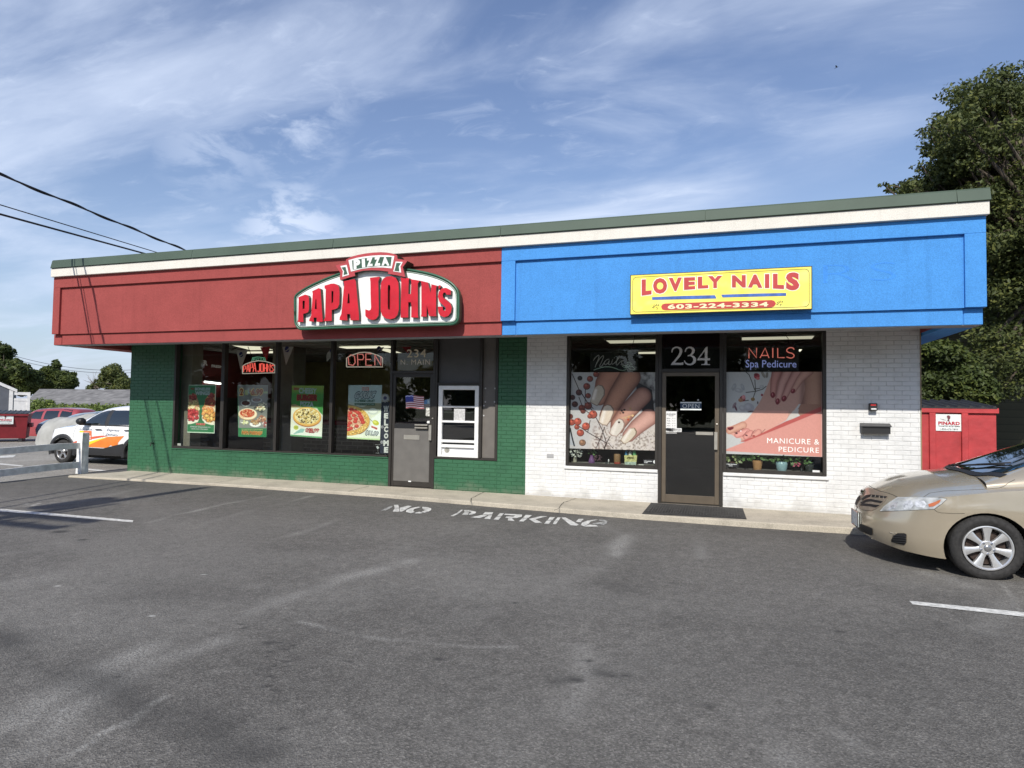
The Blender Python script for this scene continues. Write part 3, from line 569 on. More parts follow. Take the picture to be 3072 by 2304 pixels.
def build_lot():
    xs=np.concatenate([np.array([-13.6,-13.3]),np.arange(-13.1,4.6,.035),np.array([5,8,14,24,40])]); ys=np.concatenate([np.array([-30,-15,-6,-1,.5,1.5]),np.arange(2.0,5.2,.022),np.arange(5.2,10.2,.035),np.array([10.6,12,15,20,26,34])])
    X,Y=np.meshgrid(xs,ys); xb_=-12.9-.089*(Y-8.6); Xc=np.maximum(X,xb_); Z=np.clip(-.0044*Xc,-.25,.12)
    C=np.zeros(X.shape+(4,)); C[...,3]=1
    fine=(X>-13.1)&(X<4.6)&(Y>2)&(Y<10.2)
    wob=(vnoise(X,Y,3.0,5)-.5)*.12; wob2=(vnoise(X,Y,3.0,8)-.5)*.12; XX,YY=X+wob,Y+wob2
    pat=vnoise(X,Y,2.2,21,3)
    def acc(ch,F,wmul=1):
        for cv,pts,w,s in F:
            P=[PGt(*cv(*p)) for p in pts]
            for (x1,y1),(x2,y2) in zip(P[:-1],P[1:]):
                dx,dy=x2-x1,y2-y1; t=np.clip(((XX-x1)*dx+(YY-y1)*dy)/(dx*dx+dy*dy+1e-9),0,1); d=np.hypot(XX-x1-t*dx,YY-y1-t*dy)
                C[...,ch]=np.maximum(C[...,ch],(s*1.3 if ch==0 else s)*np.exp(-(d/w)**2)*np.clip((pat-.22)*2.6,.15,1.1))
    acc(0,LI); acc(1,DK)
    for cv,p,r in SP:
        x,y=PGt(*cv(*p)); d=np.hypot((X+wob*.25-x)*.8,(Y+wob2*.25-y)); C[...,1]=np.maximum(C[...,1],.85*np.clip((r*1.5-d)/(r*.8),0,1))
    for cv,p,r in SPK:
        x,y=PGt(*cv(*p)); r=r*.62; d=np.hypot((X+wob*.2-x),(Y-y)); C[...,2]=np.maximum(C[...,2],np.clip((r-d)/(r*.5),0,.8))
    # broad patchiness: darker sealed band near the building
    C[...,0]=np.maximum(C[...,0],np.clip((vnoise(X,Y,.55,3)-.52)*1.0,0,.22)*np.clip((9.5-Y)/3,0,1)); C[...,1]=np.maximum(C[...,1],.30*np.clip((Y-7.6)/1.6,0,1)*np.clip(vnoise(X,Y,.8,9)+.1,0,1))
    C[~fine,2]=0
    nx,ny=X.shape[1],X.shape[0]; mb=MB(); mb.v=list(zip(Xc.ravel().tolist(),Y.ravel().tolist(),Z.ravel().tolist()))
    i=np.arange(nx*ny).reshape(ny,nx); F=np.stack([i[:-1,:-1],i[:-1,1:],i[1:,1:],i[1:,:-1]],-1).reshape(-1,4); mb.f=[tuple(q) for q in F.tolist()]; mb.m=[0]*len(mb.f); mb.c=C.reshape(-1,4)
    o=mb.build('parking_lot',M_['asphalt'],smooth=True); tag(o,'worn dark asphalt parking lot with faded streaks and oil spots',kind='structure')
    e=MB(); yy=[-30,0,5,8,10,14,20,34]; e.add([(xb(y)-.004,y,z) for y in yy for z in (-.12,.056)],[(2*k,2*k+1,2*k+3,2*k+2) for k in range(len(yy)-1)])
    tag(e.build('lot_edge',mat('edge_dark',(.07,.06,.05),.9)),kind='structure')
build_lot()
# walk in front of the shops
def concrete(name,col):
    m=bpy.data.materials.new(name); m.use_nodes=True; t=m.node_tree; b=t.nodes['Principled BSDF']; b.inputs['Roughness'].default_value=.88
    g=N('ShaderNodeNewGeometry',t); n=N('ShaderNodeTexNoise',t); n.inputs['Scale'].default_value=2.2; n.inputs['Detail'].default_value=9; n.inputs['Roughness'].default_value=.7; Lk(g.outputs['Position'],n.inputs['Vector'],t)
    r=ramp(t,n.outputs[0],[(.3,tuple(c*.74 for c in col)),(.5,col),(.75,tuple(c*1.18 for c in col))]); n2=N('ShaderNodeTexNoise',t); n2.inputs['Scale'].default_value=70; n2.inputs['Detail'].default_value=4; Lk(g.outputs['Position'],n2.inputs['Vector'],t)
    r2=ramp(t,n2.outputs[0],[(.3,.78),(.7,1.15)]); mm=N('ShaderNodeMixRGB',t,blend_type='MULTIPLY'); mm.inputs[0].default_value=1; Lk(r.outputs[0],mm.inputs[1],t); Lk(r2.outputs[0],mm.inputs[2],t); Lk(mm.outputs[0],b.inputs['Base Color'],t)
    bp=N('ShaderNodeBump',t); bp.inputs['Strength'].default_value=.4; bp.inputs['Distance'].default_value=.006; Lk(n2.outputs[0],bp.inputs['Height'],t); Lk(bp.outputs[0],b.inputs['Normal'],t); return m
M_['conc']=concrete('walk_concrete',(.44,.395,.315))
kp=[PGt(*p) for p in [(205,1432),(450,1446),(700,1461),(1150,1493),(1640,1535),(1900,1557),(2300,1586),(2560,1603)]]
kp.append((4.6,kp[-1][1]+.05))
sw_=MB(); V=[];F=[]
xs=[];
def ky(x):
    for (x1,y1),(x2,y2) in zip(kp[:-1],kp[1:]):
        if x<=x2: return y1+(y2-y1)*(x-x1)/(x2-x1)
    return kp[-1][1]
x=kp[0][0]; lst=[]
while x<4.6: lst.append(x); x+=.12
lst.append(4.6)
rr=random.Random(3)
for x in lst:
    y=ky(x)+rr.uniform(-.006,.006); yb=min(YW+.01,10.75) if x>-12.15 else max(y+.02,y+(x-kp[0][0])*1.0)
    if x<=-12.15: yb=y+.02+(YW-y)*(x-kp[0][0])/(-12.15-kp[0][0])
    h=.032+.0036*(x+12.9); zt_=gz(x)+h; zw=zb(max(x,-12.2))
    V+=[(x,y-.004,gz(x)-.05),(x,y,zt_-.012),(x,y+.016,zt_),(x,yb,min(zw,zt_+.05) if x>-12.1 else zt_+.01)]
for i in range(len(lst)-1):
    for k in range(3): F.append((4*i+k,4*(i+1)+k,4*(i+1)+k+1,4*i+k+1))
sw_.add(V,F); walk=sw_.build('sidewalk',M_['conc']); tag(walk,'pale concrete walk along the shop fronts',kind='structure')
# cracks across the walk, thin dark recesses laid as ribbons
def ribbon(mb,pts,w,zf,up=.004):
    n=len(pts); L=[];R=[]
    for i,(x,y) in enumerate(pts):
        a=pts[max(i-1,0)]; b=pts[min(i+1,n-1)]; dx,dy=b[0]-a[0],b[1]-a[1]; l=math.hypot(dx,dy) or 1; ww=w*(.6+.8*rr.random())/2
        L.append((x-dy/l*ww,y+dx/l*ww,zf(x,y)+up)); R.append((x+dy/l*ww,y-dx/l*ww,zf(x,y)+up))
    mb.add(L+R,[(i,i+1,n+i+1,n+i) for i in range(n-1)])
def zwalk(x,y):
    y0=ky(x); t=max(0,min(1,(y-y0)/(YW-y0))); h=.032+.0036*(x+12.9); return (gz(x)+h)*(1-t)+min(zb(x),gz(x)+h+.05)*t
ck=MB()
for L_ in [[(980,70),(920,95),(868,120),(862,150)],[(1735,122),(1690,135),(1640,150),(1620,165),(1595,195),(1550,222)],[(790,178),(870,165)]]:
    pts=[PZ(1100+a/2.765,1450+b/2.765,.10) for a,b in L_]; q=[]
    for i in range(len(pts)-1):
        for k in range(5): t=k/5; p=pts[i].lerp(pts[i+1],t); q.append((p.x+rr.uniform(-.01,.01),p.y+rr.uniform(-.01,.01)))
    ribbon(ck,q,.012,zwalk)
for px in (330,1400,2035): pass
for xx in (-9.1,-6.2,-.75,1.9): ribbon(ck,[(xx+rr.uniform(-.004,.004),ky(xx)+.02+k*.09) for k in range(int((YW-ky(xx))/.09))],.009,zwalk)
tag(ck.build('sidewalk_cracks',mat('crack_dirt',(.07,.065,.055),.95)),kind='structure')
# painted marks
paint_w=mat('road_paint',(.56,.555,.52),.8,nz=.22,nscale=22)
paint_f=mat('faded_road_paint',(.30,.30,.285),.8,nz=.4,nscale=30)
def pmark(name,pts,z=.005,m=None):
    mb=MB(); P=[PG(*p) for p in pts]; mb.add([(p.x,p.y,gz(p.x)+z) for p in P],[tuple(range(len(P)))]); return tag(mb.build(name,m or paint_w),kind='structure')
pmark('parking_line',[(0,1527),(400,1562),(398,1568),(0,1535)][::-1])
pmark('parking_line',[(2728,1804),(3120,1843),(3120,1857),(2738,1815)][::-1])
far=lambda pts,name='parking_line':(lambda mb:(mb.add([(p.x,p.y,-.096) for p in [PZ(*q,-.1) for q in pts]],[tuple(range(len(pts)))]),tag(mb.build(name,paint_w),kind='structure')))(MB())
far([(230,1404),(262,1406),(338,1413),(336,1417),(255,1410),(228,1407)][::-1]); far([(0,1390),(70,1397),(66,1400),(0,1394)][::-1]); far([(0,1368),(48,1365),(40,1372),(0,1374)][::-1])
# stencilled NO PARKING, letters as block polygons with stencil bridges
def st(a,b): return (1100+a/2.765,1450+b/2.765)
NP={'N':[([(118,226),(200,193),(228,183),(243,183)][:0],1)]}
def stencil(name,polys):
    mb=MB(); 
    for pl,fd in polys:
        P=[PG(*st(*p)) for p in pl]
        if sum((P[i].x*P[(i+1)%len(P)].y-P[(i+1)%len(P)].x*P[i].y) for i in range(len(P)))<0: P=P[::-1]
        bm=bmesh.new(); vv=[bm.verts.new((p.x,p.y,gz(p.x)+.005)) for p in P]; f=bm.faces.new(vv); bmesh.ops.triangulate(bm,faces=[f]); mb.bm(bm,fd)
    o=mb.build(name,[paint_w,paint_f]); tag(o,kind='structure'); return o
stencil('pavement_lettering',[
 ([(118,228),(160,228),(212,200),(214,190),(190,192)],1),([(226,181),(262,180),(268,206),(232,206)],0),([(233,210),(269,210),(272,238),(215,238)],0),([(274,206),(340,188),(375,190),(292,238),(276,238)],0),
 ([(425,197),(450,199),(392,216),(386,234),(400,240),(368,250),(325,240),(330,224),(368,208)],0),([(462,197),(505,200),(535,210),(535,224),(515,236),(478,246),(455,238),(480,230),(488,214),(462,210)],0),([(448,242),(470,248),(440,253),(395,252),(412,243),(438,238)],0),
 ([(782,222),(800,222),(770,248),(748,248)],0),([(742,252),(765,252),(722,275),(692,274)],0),([(818,228),(850,230),(842,262),(790,262),(800,254),(830,250),(846,240),(812,236)],0),([(806,224),(852,224),(852,236),(812,234)],0),([(858,228),(905,236),(908,248),(880,260),(848,263),(852,252),(868,246),(862,238),(850,236)],0),
 ([(985,240),(1050,243),(1040,262),(960,262)],0),([(950,266),(1005,268),(940,290),(860,285)],0),([(1012,268),(1040,268),(1024,300),(975,297),(985,285),(1000,284)],0),
 ([(1105,250),(1140,250),(1120,274),(1082,274)],0),([(1078,278),(1116,278),(1095,305),(1052,303)],0),([(1148,254),(1290,262),(1285,280),(1240,291),(1150,288),(1158,278),(1215,278),(1235,270),(1140,264)],0),([(1175,292),(1205,292),(1228,316),(1170,311)],0),
 ([(1318,264),(1372,266),(1340,290),(1296,290)],0),([(1290,294),(1334,294),(1300,320),(1262,318)],0),([(1448,274),(1500,276),(1400,300),(1455,330),(1400,332),(1345,298)],0),
 ([(1520,282),(1562,283),(1540,308),(1500,308)],0),([(1494,312),(1534,312),(1512,338),(1472,337)],0),
 ([(1585,285),(1610,285),(1592,312),(1560,312)],0),([(1556,316),(1588,316),(1570,342),(1545,341)],0),([(1614,286),(1650,286),(1760,345),(1740,354),(1690,350)],0),([(1758,297),(1800,298),(1775,325),(1735,322)],0),
 ([(1895,304),(1920,304),(1860,318),(1840,340),(1800,358),(1778,350),(1785,330),(1830,312)],0),([(1870,334),(1990,318),(1996,334),(1965,350),(1935,340),(1880,342)],1),([(1798,360),(1850,345),(1905,350),(1920,360),(1850,363)],0),([(1930,303),(1975,306),(2005,320),(1960,318),(1925,312)],1)])
# ============================================================ SIGNS ON THE FASCIA
def em(name,col,strn,base=None): return mat(name,base or col,.5,emit=(col,strn),nz=0)
cv_d=lambda a,b:(880+a/4.2538,740+b/4.2538)
def pf(pts,Y,cv=cv_d): return [(lambda p:(p.x,p.z))(PY(*cv(a,b),Y)) for a,b in pts]
def smooth(pts,n=4,closed=True):
    out=[];m=len(pts)
    for i in range(m if closed else m-1):
        p0,p1,p2,p3=[Vector(pts[(i+k)%m] if closed else pts[max(0,min(m-1,i+k))]) for k in (-1,0,1,2)]
        for k in range(n):
            t=k/n; out.append(tuple(.5*((2*p1)+(-p0+p2)*t+(2*p0-5*p1+4*p2-p3)*t*t+(-p0+3*p1-3*p2+p3)*t**3)))
    if not closed: out.append(tuple(pts[-1]))
    return out
def inset(pts,d):
    n=len(pts); A=sum(pts[i][0]*pts[(i+1)%n][1]-pts[(i+1)%n][0]*pts[i][1] for i in range(n)); s=1 if A>0 else -1; o=[]
    for i in range(n):
        a,b,c=[Vector(pts[(i+k)%n]) for k in (-1,0,1)]; e1=(b-a).normalized(); e2=(c-b).normalized(); nrm=Vector((-(e1.y+e2.y),e1.x+e2.x)); 
        if nrm.length<1e-6: nrm=Vector((-e1.y,e1.x))
        nrm.normalize(); o.append(tuple(b+nrm*d*s))
    return o
m_sgreen=mat('sign_green',(.030,.105,.060),.35,coat=.2); m_swhite=mat('sign_face_white',(.80,.80,.77),.3); m_sred=mat('letter_red',(.52,.014,.026),.30,spec=.5,nz=.10,nscale=3.5,bump=.12,bscale=10,bdist=.03); m_ldark=mat('letter_return_dark',(.055,.045,.03),.5)
m_rib=mat('ribbon_red',(.42,.055,.062),.45); m_gpaint=mat('print_green',(.045,.10,.062),.4)
PS=thing('shop_sign','arched white and green pizza shop sign with raised red letters under a red ribbon','sign',(-5.3,9.35,2.9))
bd=[(24,880),(22,700),(26,645),(60,600),(160,532),(300,462),(450,398),(600,345),(760,305),(1000,272),(1200,268),(1420,288),(1650,325),(1830,372),(1980,440),(2070,520),(2104,590),(2110,680),(2108,860),(2096,940),(2040,985),(1900,996),(1500,1008),(1000,1020),(500,1036),(140,1052),(70,1040),(34,990),(25,940)]
Yb=9.22
o_=pf(smooth(bd,3),Yb); mb=MB(); mb.poly(o_,Yb+.004,9.347,side=0); mb.build('cabinet',m_sgreen,PS,smooth=False)
rim=MB(); rim.tube([(x,Yb-.002,z) for x,z in o_+[o_[0],o_[1]]],.020,8,cap=False); rim.build('rim',m_sgreen,PS,smooth=True)
inn=inset(o_,.048); MB().poly(inn,Yb-.004,Yb+.003).build('face',m_swhite,PS)
mb=MB(); mb.tube([(x,Yb-.006,z) for x,z in inset(o_,.034)+[inset(o_,.034)[0]]],.006,6,cap=False); mb.build('rim',mat('rim_pale',(.42,.52,.44),.3),PS,smooth=True)
LET=[('P',[(60,650),(75,640),(150,611),(184,620),(199,650),(200,800),(188,835),(150,852),(126,854),(128,960),(52,960),(60,935),(68,665)],[[(118,690),(146,690),(143,790),(118,797)]]),
('A',[(240,568),(322,528),(347,540),(358,700),(364,800),(375,940),(372,958),(298,958),(298,905),(258,905),(262,957),(200,950),(205,925),(228,875),(247,600)],[[(284,672),(294,672),(299,795),(274,797)]]),
('P',[(398,497),(480,472),(520,470),(560,485),(585,515),(590,600),(586,735),(562,783),(525,800),(490,806),(490,946),(385,951),(405,905),(414,545),(398,532)],[[(487,565),(511,570),(508,705),(487,725)]]),
('A',[(640,442),(780,413),(797,440),(812,600),(826,760),(838,880),(838,938),(728,938),(726,860),(685,860),(690,940),(588,935),(592,900),(613,858),(648,485)],[[(700,598),(713,598),(720,722),(689,724)]]),
('J',[(976,396),(1098,383),(1102,402),(1084,440),(1088,620),(1092,800),(1086,880),(1055,922),(1020,934),(980,930),(935,905),(918,880),(918,800),(965,814),(986,805),(992,770),(985,600),(984,450)],[]),
('O',[(1114,560),(1118,470),(1140,415),(1180,385),(1250,376),(1308,398),(1340,455),(1346,560),(1346,800),(1330,870),(1295,910),(1240,926),(1180,915),(1135,880),(1114,820)],[[(1205,520),(1210,492),(1221,485),(1233,495),(1238,520),(1238,775),(1232,800),(1221,808),(1210,798),(1205,775)]]),
('H',[(1368,393),(1484,402),(1472,430),(1468,605),(1499,605),(1505,445),(1495,415),(1612,433),(1588,470),(1590,870),(1594,905),(1504,902),(1506,745),(1500,708),(1467,708),(1466,903),(1368,905),(1370,870),(1376,440)],[]),
('N',[(1622,434),(1718,458),(1752,590),(1762,480),(1834,497),(1822,525),(1822,865),(1826,888),(1732,886),(1703,745),(1700,893),(1627,891),(1634,860),(1634,465)],[]),
('S',[(2012,560),(2008,612),(1955,612),(1940,585),(1918,585),(1905,612),(1912,650),(1960,685),(2005,725),(2022,775),(2010,840),(1975,885),(1925,900),(1875,880),(1850,840),(1845,765),(1905,765),(1908,805),(1925,820),(1945,806),(1945,778),(1905,740),(1862,700),(1845,640),(1855,575),(1895,532),(1950,525)],[]),
('apostrophe',[(1848,500),(1868,490),(1884,506),(1870,530),(1850,545),(1856,520)],[])]
Yl=Yb-.075
for nm,o,h in LET:
    mb=MB(); mb.poly(pf(o,Yl),Yl,Yb-.006,holes=[pf(q,Yl) for q in h],mi=0,side=1); l=mb.build('letter',[m_sred,m_ldark],PS)
    # pale outline edge of each letter
rb=[(540,240),(600,224),(668,205),(672,165),(740,127),(830,103),(930,85),(1020,75),(1110,70),(1190,74),(1260,86),(1322,107),(1330,155),(1390,165),(1455,182),(1425,222),(1395,262),(1412,320),(1428,388),(1320,364),(1205,345),(1214,318),(1100,304),(1000,300),(890,306),(780,330),(790,372),(700,396),(600,428),(592,400),(600,332),(565,280)]
Yr=Yb-.10
mb=MB(); mb.poly(pf(rb,Yr),Yr,9.34,side=1); mb.build('ribbon',[m_rib,m_ldark],PS)
mb=MB(); mb.poly(pf([(703,172),(800,145),(900,127),(1000,115),(1110,108),(1200,110),(1288,120),(1272,200),(1255,277),(1150,266),(1000,265),(860,285),(735,318),(720,250)],Yr-.004),Yr-.004,Yr)
mb.poly(pf([(600,247),(680,232),(696,295),(710,360),(665,372),(625,385),(633,315)],Yr-.004),Yr-.004,Yr); mb.poly(pf([(1305,190),(1395,195),(1365,255),(1376,330),(1275,315),(1292,250)],Yr-.004),Yr-.004,Yr); mb.build('ribbon_panel',m_swhite,PS)
mb=MB(); mb.poly(pf([(750,176),(900,148),(1050,132),(1255,130),(1240,248),(1100,246),(930,262),(757,292)],Yr-.007),Yr-.007,Yr-.005); mb.poly(pf([(613,266),(665,257),(676,300),(692,348),(640,361),(648,312)],Yr-.007),Yr-.007,Yr-.005); mb.poly(pf([(1315,205),(1372,210),(1345,252),(1352,315),(1290,307),(1304,255)],Yr-.007),Yr-.007,Yr-.005); mb.build('ribbon_panel',m_gpaint,PS)
mb=MB()
for ch,q in [('P',[(768,172),(850,158),(858,276),(770,290)]),('I',[(872,158),(912,150),(918,262),(878,270)]),('Z',[(930,150),(1010,138),(1018,246),(938,256)]),('Z',[(1030,137),(1108,128),(1114,240),(1034,246)]),('A',[(1122,132),(1218,132),(1226,242),(1126,242)])]:
    text(mb,ch,pq([cv_d(*p) for p in q],Yr-.010),bold=.07)
mb.build('lettering',m_swhite,PS)
# ---- nail salon sign
YN=9.29
def rx_(a,b,c,d,Y): # px quad -> flat rectangle
    return [PY(a,b,Y),PY(c,b,Y),PY(c,d,Y),PY(a,d,Y)]
nl,nr=PY(1890,880,YN).x,PY(2437,870,YN).x; nt_=PY(1891,824.5,YN).z; nb=PY(1889,945,YN).z
NS=thing('shop_sign','yellow rectangular nail salon sign with red lettering on the blue fascia','sign',((nl+nr)/2,YF,nb))
fd=mat('sign_frame_dark',(.035,.03,.03),.5)
MB().cbox(nl,nr,YN+.003,YF-.001,nb,nt_,.004).build('cabinet',fd,NS)
p=Paint(0,0,1000,300,180,(250,236,118)); 
p.blend(np.clip(.55-vnoise(p.X,p.Y,.006,3)*.5+np.clip(1-p.Y/90,0,1)*.35*(vnoise(p.X,p.Y,.02,8)),0,.6),(248,218,40)); p.blend(np.clip((vnoise(p.X,p.Y,.012,5)-.5)*.9,0,.4),(252,243,178))
MB_=MB(); p.mesh(MB_,[(nl+.012,YN,nt_-.012),(nr-.012,YN,nt_-.012),(nr-.012,YN,nb+.012),(nl+.012,YN,nb+.012)]); 
m_yel=vcmat('sign_yellow_print',.35); MB_.build('face',m_yel,NS)
# outline
W_,H_=nr-nl,nt_-nb
def rr_(x0,x1,z0,z1,r,n=6):
    o=[]
    for cx_,cz_,a0 in ((x1-r,z1-r,0),(x0+r,z1-r,90),(x0+r,z0+r,180),(x1-r,z0+r,270)):
        for k in range(n+1): a=math.radians(a0+90*k/n); o.append((cx_+r*math.cos(a),cz_+r*math.sin(a)))
    return o
o1=rr_(nl+.035,nr-.035,nb+.035,nt_-.035,.06); o2=rr_(nl+.042,nr-.042,nb+.042,nt_-.042,.054)
mb=MB(); n=len(o1); mb.add([(x,YN-.002,z) for x,z in o1]+[(x,YN-.002,z) for x,z in o2],[(i,n+i,n+(i+1)%n,(i+1)%n) for i in range(n)]); mb.build('border_line',mat('print_dark_green',(.05,.09,.03),.5),NS)
cs=lambda a,b:(1880+a/3.8138,780+b/3.8138)
m_lred=mat('print_red',(.47,.045,.04),.4); m_lwh=mat('print_white',(.80,.78,.70),.4); m_pblue=mat('print_blue',(.05,.13,.42),.4,nz=.2,nscale=12)
boxes=[('L',172,224,408,218,282,388),('O',302,458,206,206,384,384)]
glyphs=[('L',[(172,224),(285,218),(285,392),(172,408)]),('O',[(302,208),(462,205),(462,384),(302,386)]),('V',[(482,205),(632,199),(632,352),(482,358)]),('E',[(656,200),(784,196),(784,333),(656,342)]),('L',[(814,192),(934,188),(934,322),(814,328)]),('Y',[(932,184),(1092,180),(1092,318),(932,322)]),
('N',[(1205,176),(1362,172),(1362,314),(1205,314)]),('A',[(1388,168),(1552,166),(1552,318),(1388,314)]),('I',[(1582,162),(1632,160),(1632,320),(1582,320)]),('L',[(1674,158),(1800,155),(1800,332),(1674,326)]),('S',[(1822,142),(1976,140),(1976,348),(1822,344)])]
mo=MB(); ml=MB()
for ch,q in glyphs:
    text(mo,ch,pq([cs(*c_) for c_ in [(q[0][0]-9,q[0][1]-9),(q[1][0]+9,q[1][1]-9),(q[2][0]+9,q[2][1]+9),(q[3][0]-9,q[3][1]+9)]],YN-.002),bold=.075); text(ml,ch,pq([cs(*c_) for c_ in q],YN-.004),bold=.062)
mo.build('lettering',m_lwh,NS)['label']='white outline behind the letters'; ml.build('lettering',m_lred,NS)
mb=MB(); mb.poly(pf([(290,424),(650,410),(1010,402),(1028,440),(700,448),(292,456)],YN-.003,cs),YN-.003); mb.build('stripe',m_pblue,NS)
mb=MB(); mb.poly(pf([(1082,396),(1450,384),(1824,376),(1826,410),(1500,418),(1096,428)],YN-.003,cs),YN-.003); mb.build('stripe',m_pblue,NS)
pl=[(425,497)]+[]
q0=[(440,498),(1055,476),(1660,458),(1690,468),(1708,498),(1690,528),(1660,542),(1055,558),(440,574),(408,566),(394,536),(408,508)]
MB().poly(pf(q0,YN-.003,cs),YN-.003).build('phone_bar',m_lred,NS)
mb=MB(); text(mb,'603-224-3334',pq([cs(*c_) for c_ in [(470,508),(1620,478),(1620,532),(470,562)]],YN-.005),bold=.04,space=1.12); mb.build('lettering',mat('print_cream',(.80,.74,.45),.4),NS)
mb=MB()
def leaf(mb,c,ang,L,w,cv,Y):
    d=(math.cos(ang),math.sin(ang)); pts=[]
    for k in range(8): a=2*math.pi*k/8; u,v=math.cos(a)*L,math.sin(a)*w; pts.append((c[0]+u*d[0]-v*d[1],c[1]+u*d[1]+v*d[0]))
    mb.poly(pf(pts,Y,cv),Y)
for sx,c0 in ((1,(345,560)),(-1,(1765,520))):
    for k in range(5): a=math.radians(190+k*26); leaf(mb,(c0[0]+(math.cos(a)*42)*1.0*(1),c0[1]-8+math.sin(a)*38),a,14,5,cs,YN-.003)
    leaf(mb,(c0[0],c0[1]-14),.2*sx,14,3.5,cs,YN-.003); leaf(mb,(c0[0]+sx*4,c0[1]+2),-.9*sx,12,3,cs,YN-.003)
mb.build('leaf_motif',mat('print_dark_green2',(.05,.09,.03),.5),NS)
# faint ghost lettering left in the stucco
mb=MB(); text(mb,'RS',pq([(2470,795),(2690,785),(2690,840),(2470,850)],YP-.0015),bold=-.02,space=1.1)
gm=stucco('blue_stucco_ghost',(.066,.285,.765),blot=.14); mb.build('ghost_lettering',gm,B)
# ---- alarm box and mail box on the white pier
ca=lambda a,b:(2560+a/4.32,1150+b/4.32)
def qx(a,b,Y=YW): p=PY(*ca(a,b),Y); return p.x,p.z
YA=YW-.085
x0,z1=qx(210,258,YA); x1,z0=qx(315,356,YA)
AB=thing('alarm_box','small black wall box with a red lens above the mailbox','alarm box',((x0+x1)/2,YW,z0))
MB().cbox(x0,x1,YA,YW-.003,z0,z1,.008).build('housing',M_['black'],AB)
MB().cbox(x0+.015,x1-.02,YA-.004,YA+.001,z1-.035,z1-.012,.001).build('lens',em('red_lens',(.5,.03,.03),.35),AB)
MB().cbox(x0+.02,x1-.015,YA-.006,YA+.001,z0+.014,z0+.036,.004).build('strobe_window',mat('strobe_clear',(.7,.7,.7),.15),AB)
YM=YW-.10
x0,z1=qx(112,560,YM); x1,z0=qx(483,660,YM)
MBX=thing('mailbox','wide black metal mailbox fixed to the white brick wall','mailbox',((x0+x1)/2,YW,z0))
mb=MB(); pr=[(YW-.003,z0),(YM,z0+.004),(YM,z1-.006),(YW-.003,z1+.035)]; n=4
mb.add([(x0,a,b) for a,b in pr]+[(x1,a,b) for a,b in pr],[(i,(i+1)%n,n+(i+1)%n,n+i) for i in range(n)]+[(3,2,1,0),(4,5,6,7)]); mb.build('body',M_['black'],MBX)
mb=MB(); pr=[(YW-.002,z1+.052),(YM-.022,z1+.012),(YM-.022,z1-.002),(YM-.012,z1-.002),(YM-.012,z1+.004),(YW-.002,z1+.044)]; n=6
mb.add([(x0-.012,a,b) for a,b in pr]+[(x1+.012,a,b) for a,b in pr],[(i,(i+1)%n,n+(i+1)%n,n+i) for i in range(n)]+[tuple(range(n))[::-1],tuple(range(n,2*n))]); mb.build('lid',mat('box_lid',(.05,.05,.052),.35,.3),MBX)
# small vent in the white pier
x0,z1=wx(1643),wz(1653,1362); x1,z0=wx(1663),wz(1653,1374)
VT=MB(); VT.cbox(x0,x1,YW-.008,YW-.001,z0,z1,.002); tag(VT.build('wall_vent',mat('vent_grey',(.32,.32,.32),.6)),'small grey vent plate set in the white brick beside the green wall','vent')
# hose tap on the green pier
FT=thing('water_tap','little outdoor tap low on the green brick pier','tap',(wx(465),YW,wz(465,1330)))
x,z=wx(465),wz(465,1330)
MB().tube([(x,YW,z),(x,YW-.05,z),(x+.01,YW-.08,z-.01),(x+.01,YW-.085,z-.05)],.013,8).build('spout',mat('old_brass',(.12,.12,.09),.5,.4),FT,smooth=True)
MB().lathe([(.0,-.0),(.03,.0),(.03,.012),(0,.012)],'Z',(x,YW-.055,z+.02),10,caps=False).build('handle',mat('tap_handle',(.06,.10,.07),.5),FT)
# ---- door mat
P=[PZ(1926,1538,.09),PZ(1975,1509,.1),PZ(2218,1517,.1),PZ(2240,1556,.085)]
zm=.094
mb=MB(); A=[(-1.13,9.93),(-1.10,10.66),(.50,10.66),(.52,9.93)]
x0,y0=PZ(1926,1538,.10).x,PZ(1926,1538,.10).y; x1,y1=PZ(2240,1556,.09).x,PZ(2240,1556,.09).y; yb_=PZ(1970,1508,.1).y
print('mat',x0,y0,x1,y1,yb_)
yb_=min(yb_,YW-.05); q=[(x0,y0),(x1,y1),(x1-.02,yb_),(x0+.02,yb_)]
DM=thing('door_mat','black rubber ribbed mat lying on the walk at the salon door','mat',((x0+x1)/2,(y0+yb_)/2,zm))
def zmat(x,y): return zwalk(x,y)+.008
mb=MB(); mb.add([(x,y,zmat(x,y)) for x,y in q]+[(x,y,zmat(x,y)-.007) for x,y in q],[(0,1,2,3),(0,4,5,1),(1,5,6,2),(2,6,7,3),(3,7,4,0)]); mb.build('base',mat('mat_rubber',(.032,.031,.03),.8,nz=.35,nscale=9),DM)
mb=MB(); nn=34
for k in range(nn):
    a=(k+.5)/nn; xa=x0+.06+(x1-x0-.12)*a; mb.box(xa-.009,xa+.009,max(y0,y1)+.05,yb_-.05,zmat(xa,y0)-.002,zmat(xa,(y0+yb_)/2)+.006)
o=mb.build('ribs',mat('mat_rib',(.045,.044,.042),.85,nz=.3,nscale=20),DM)
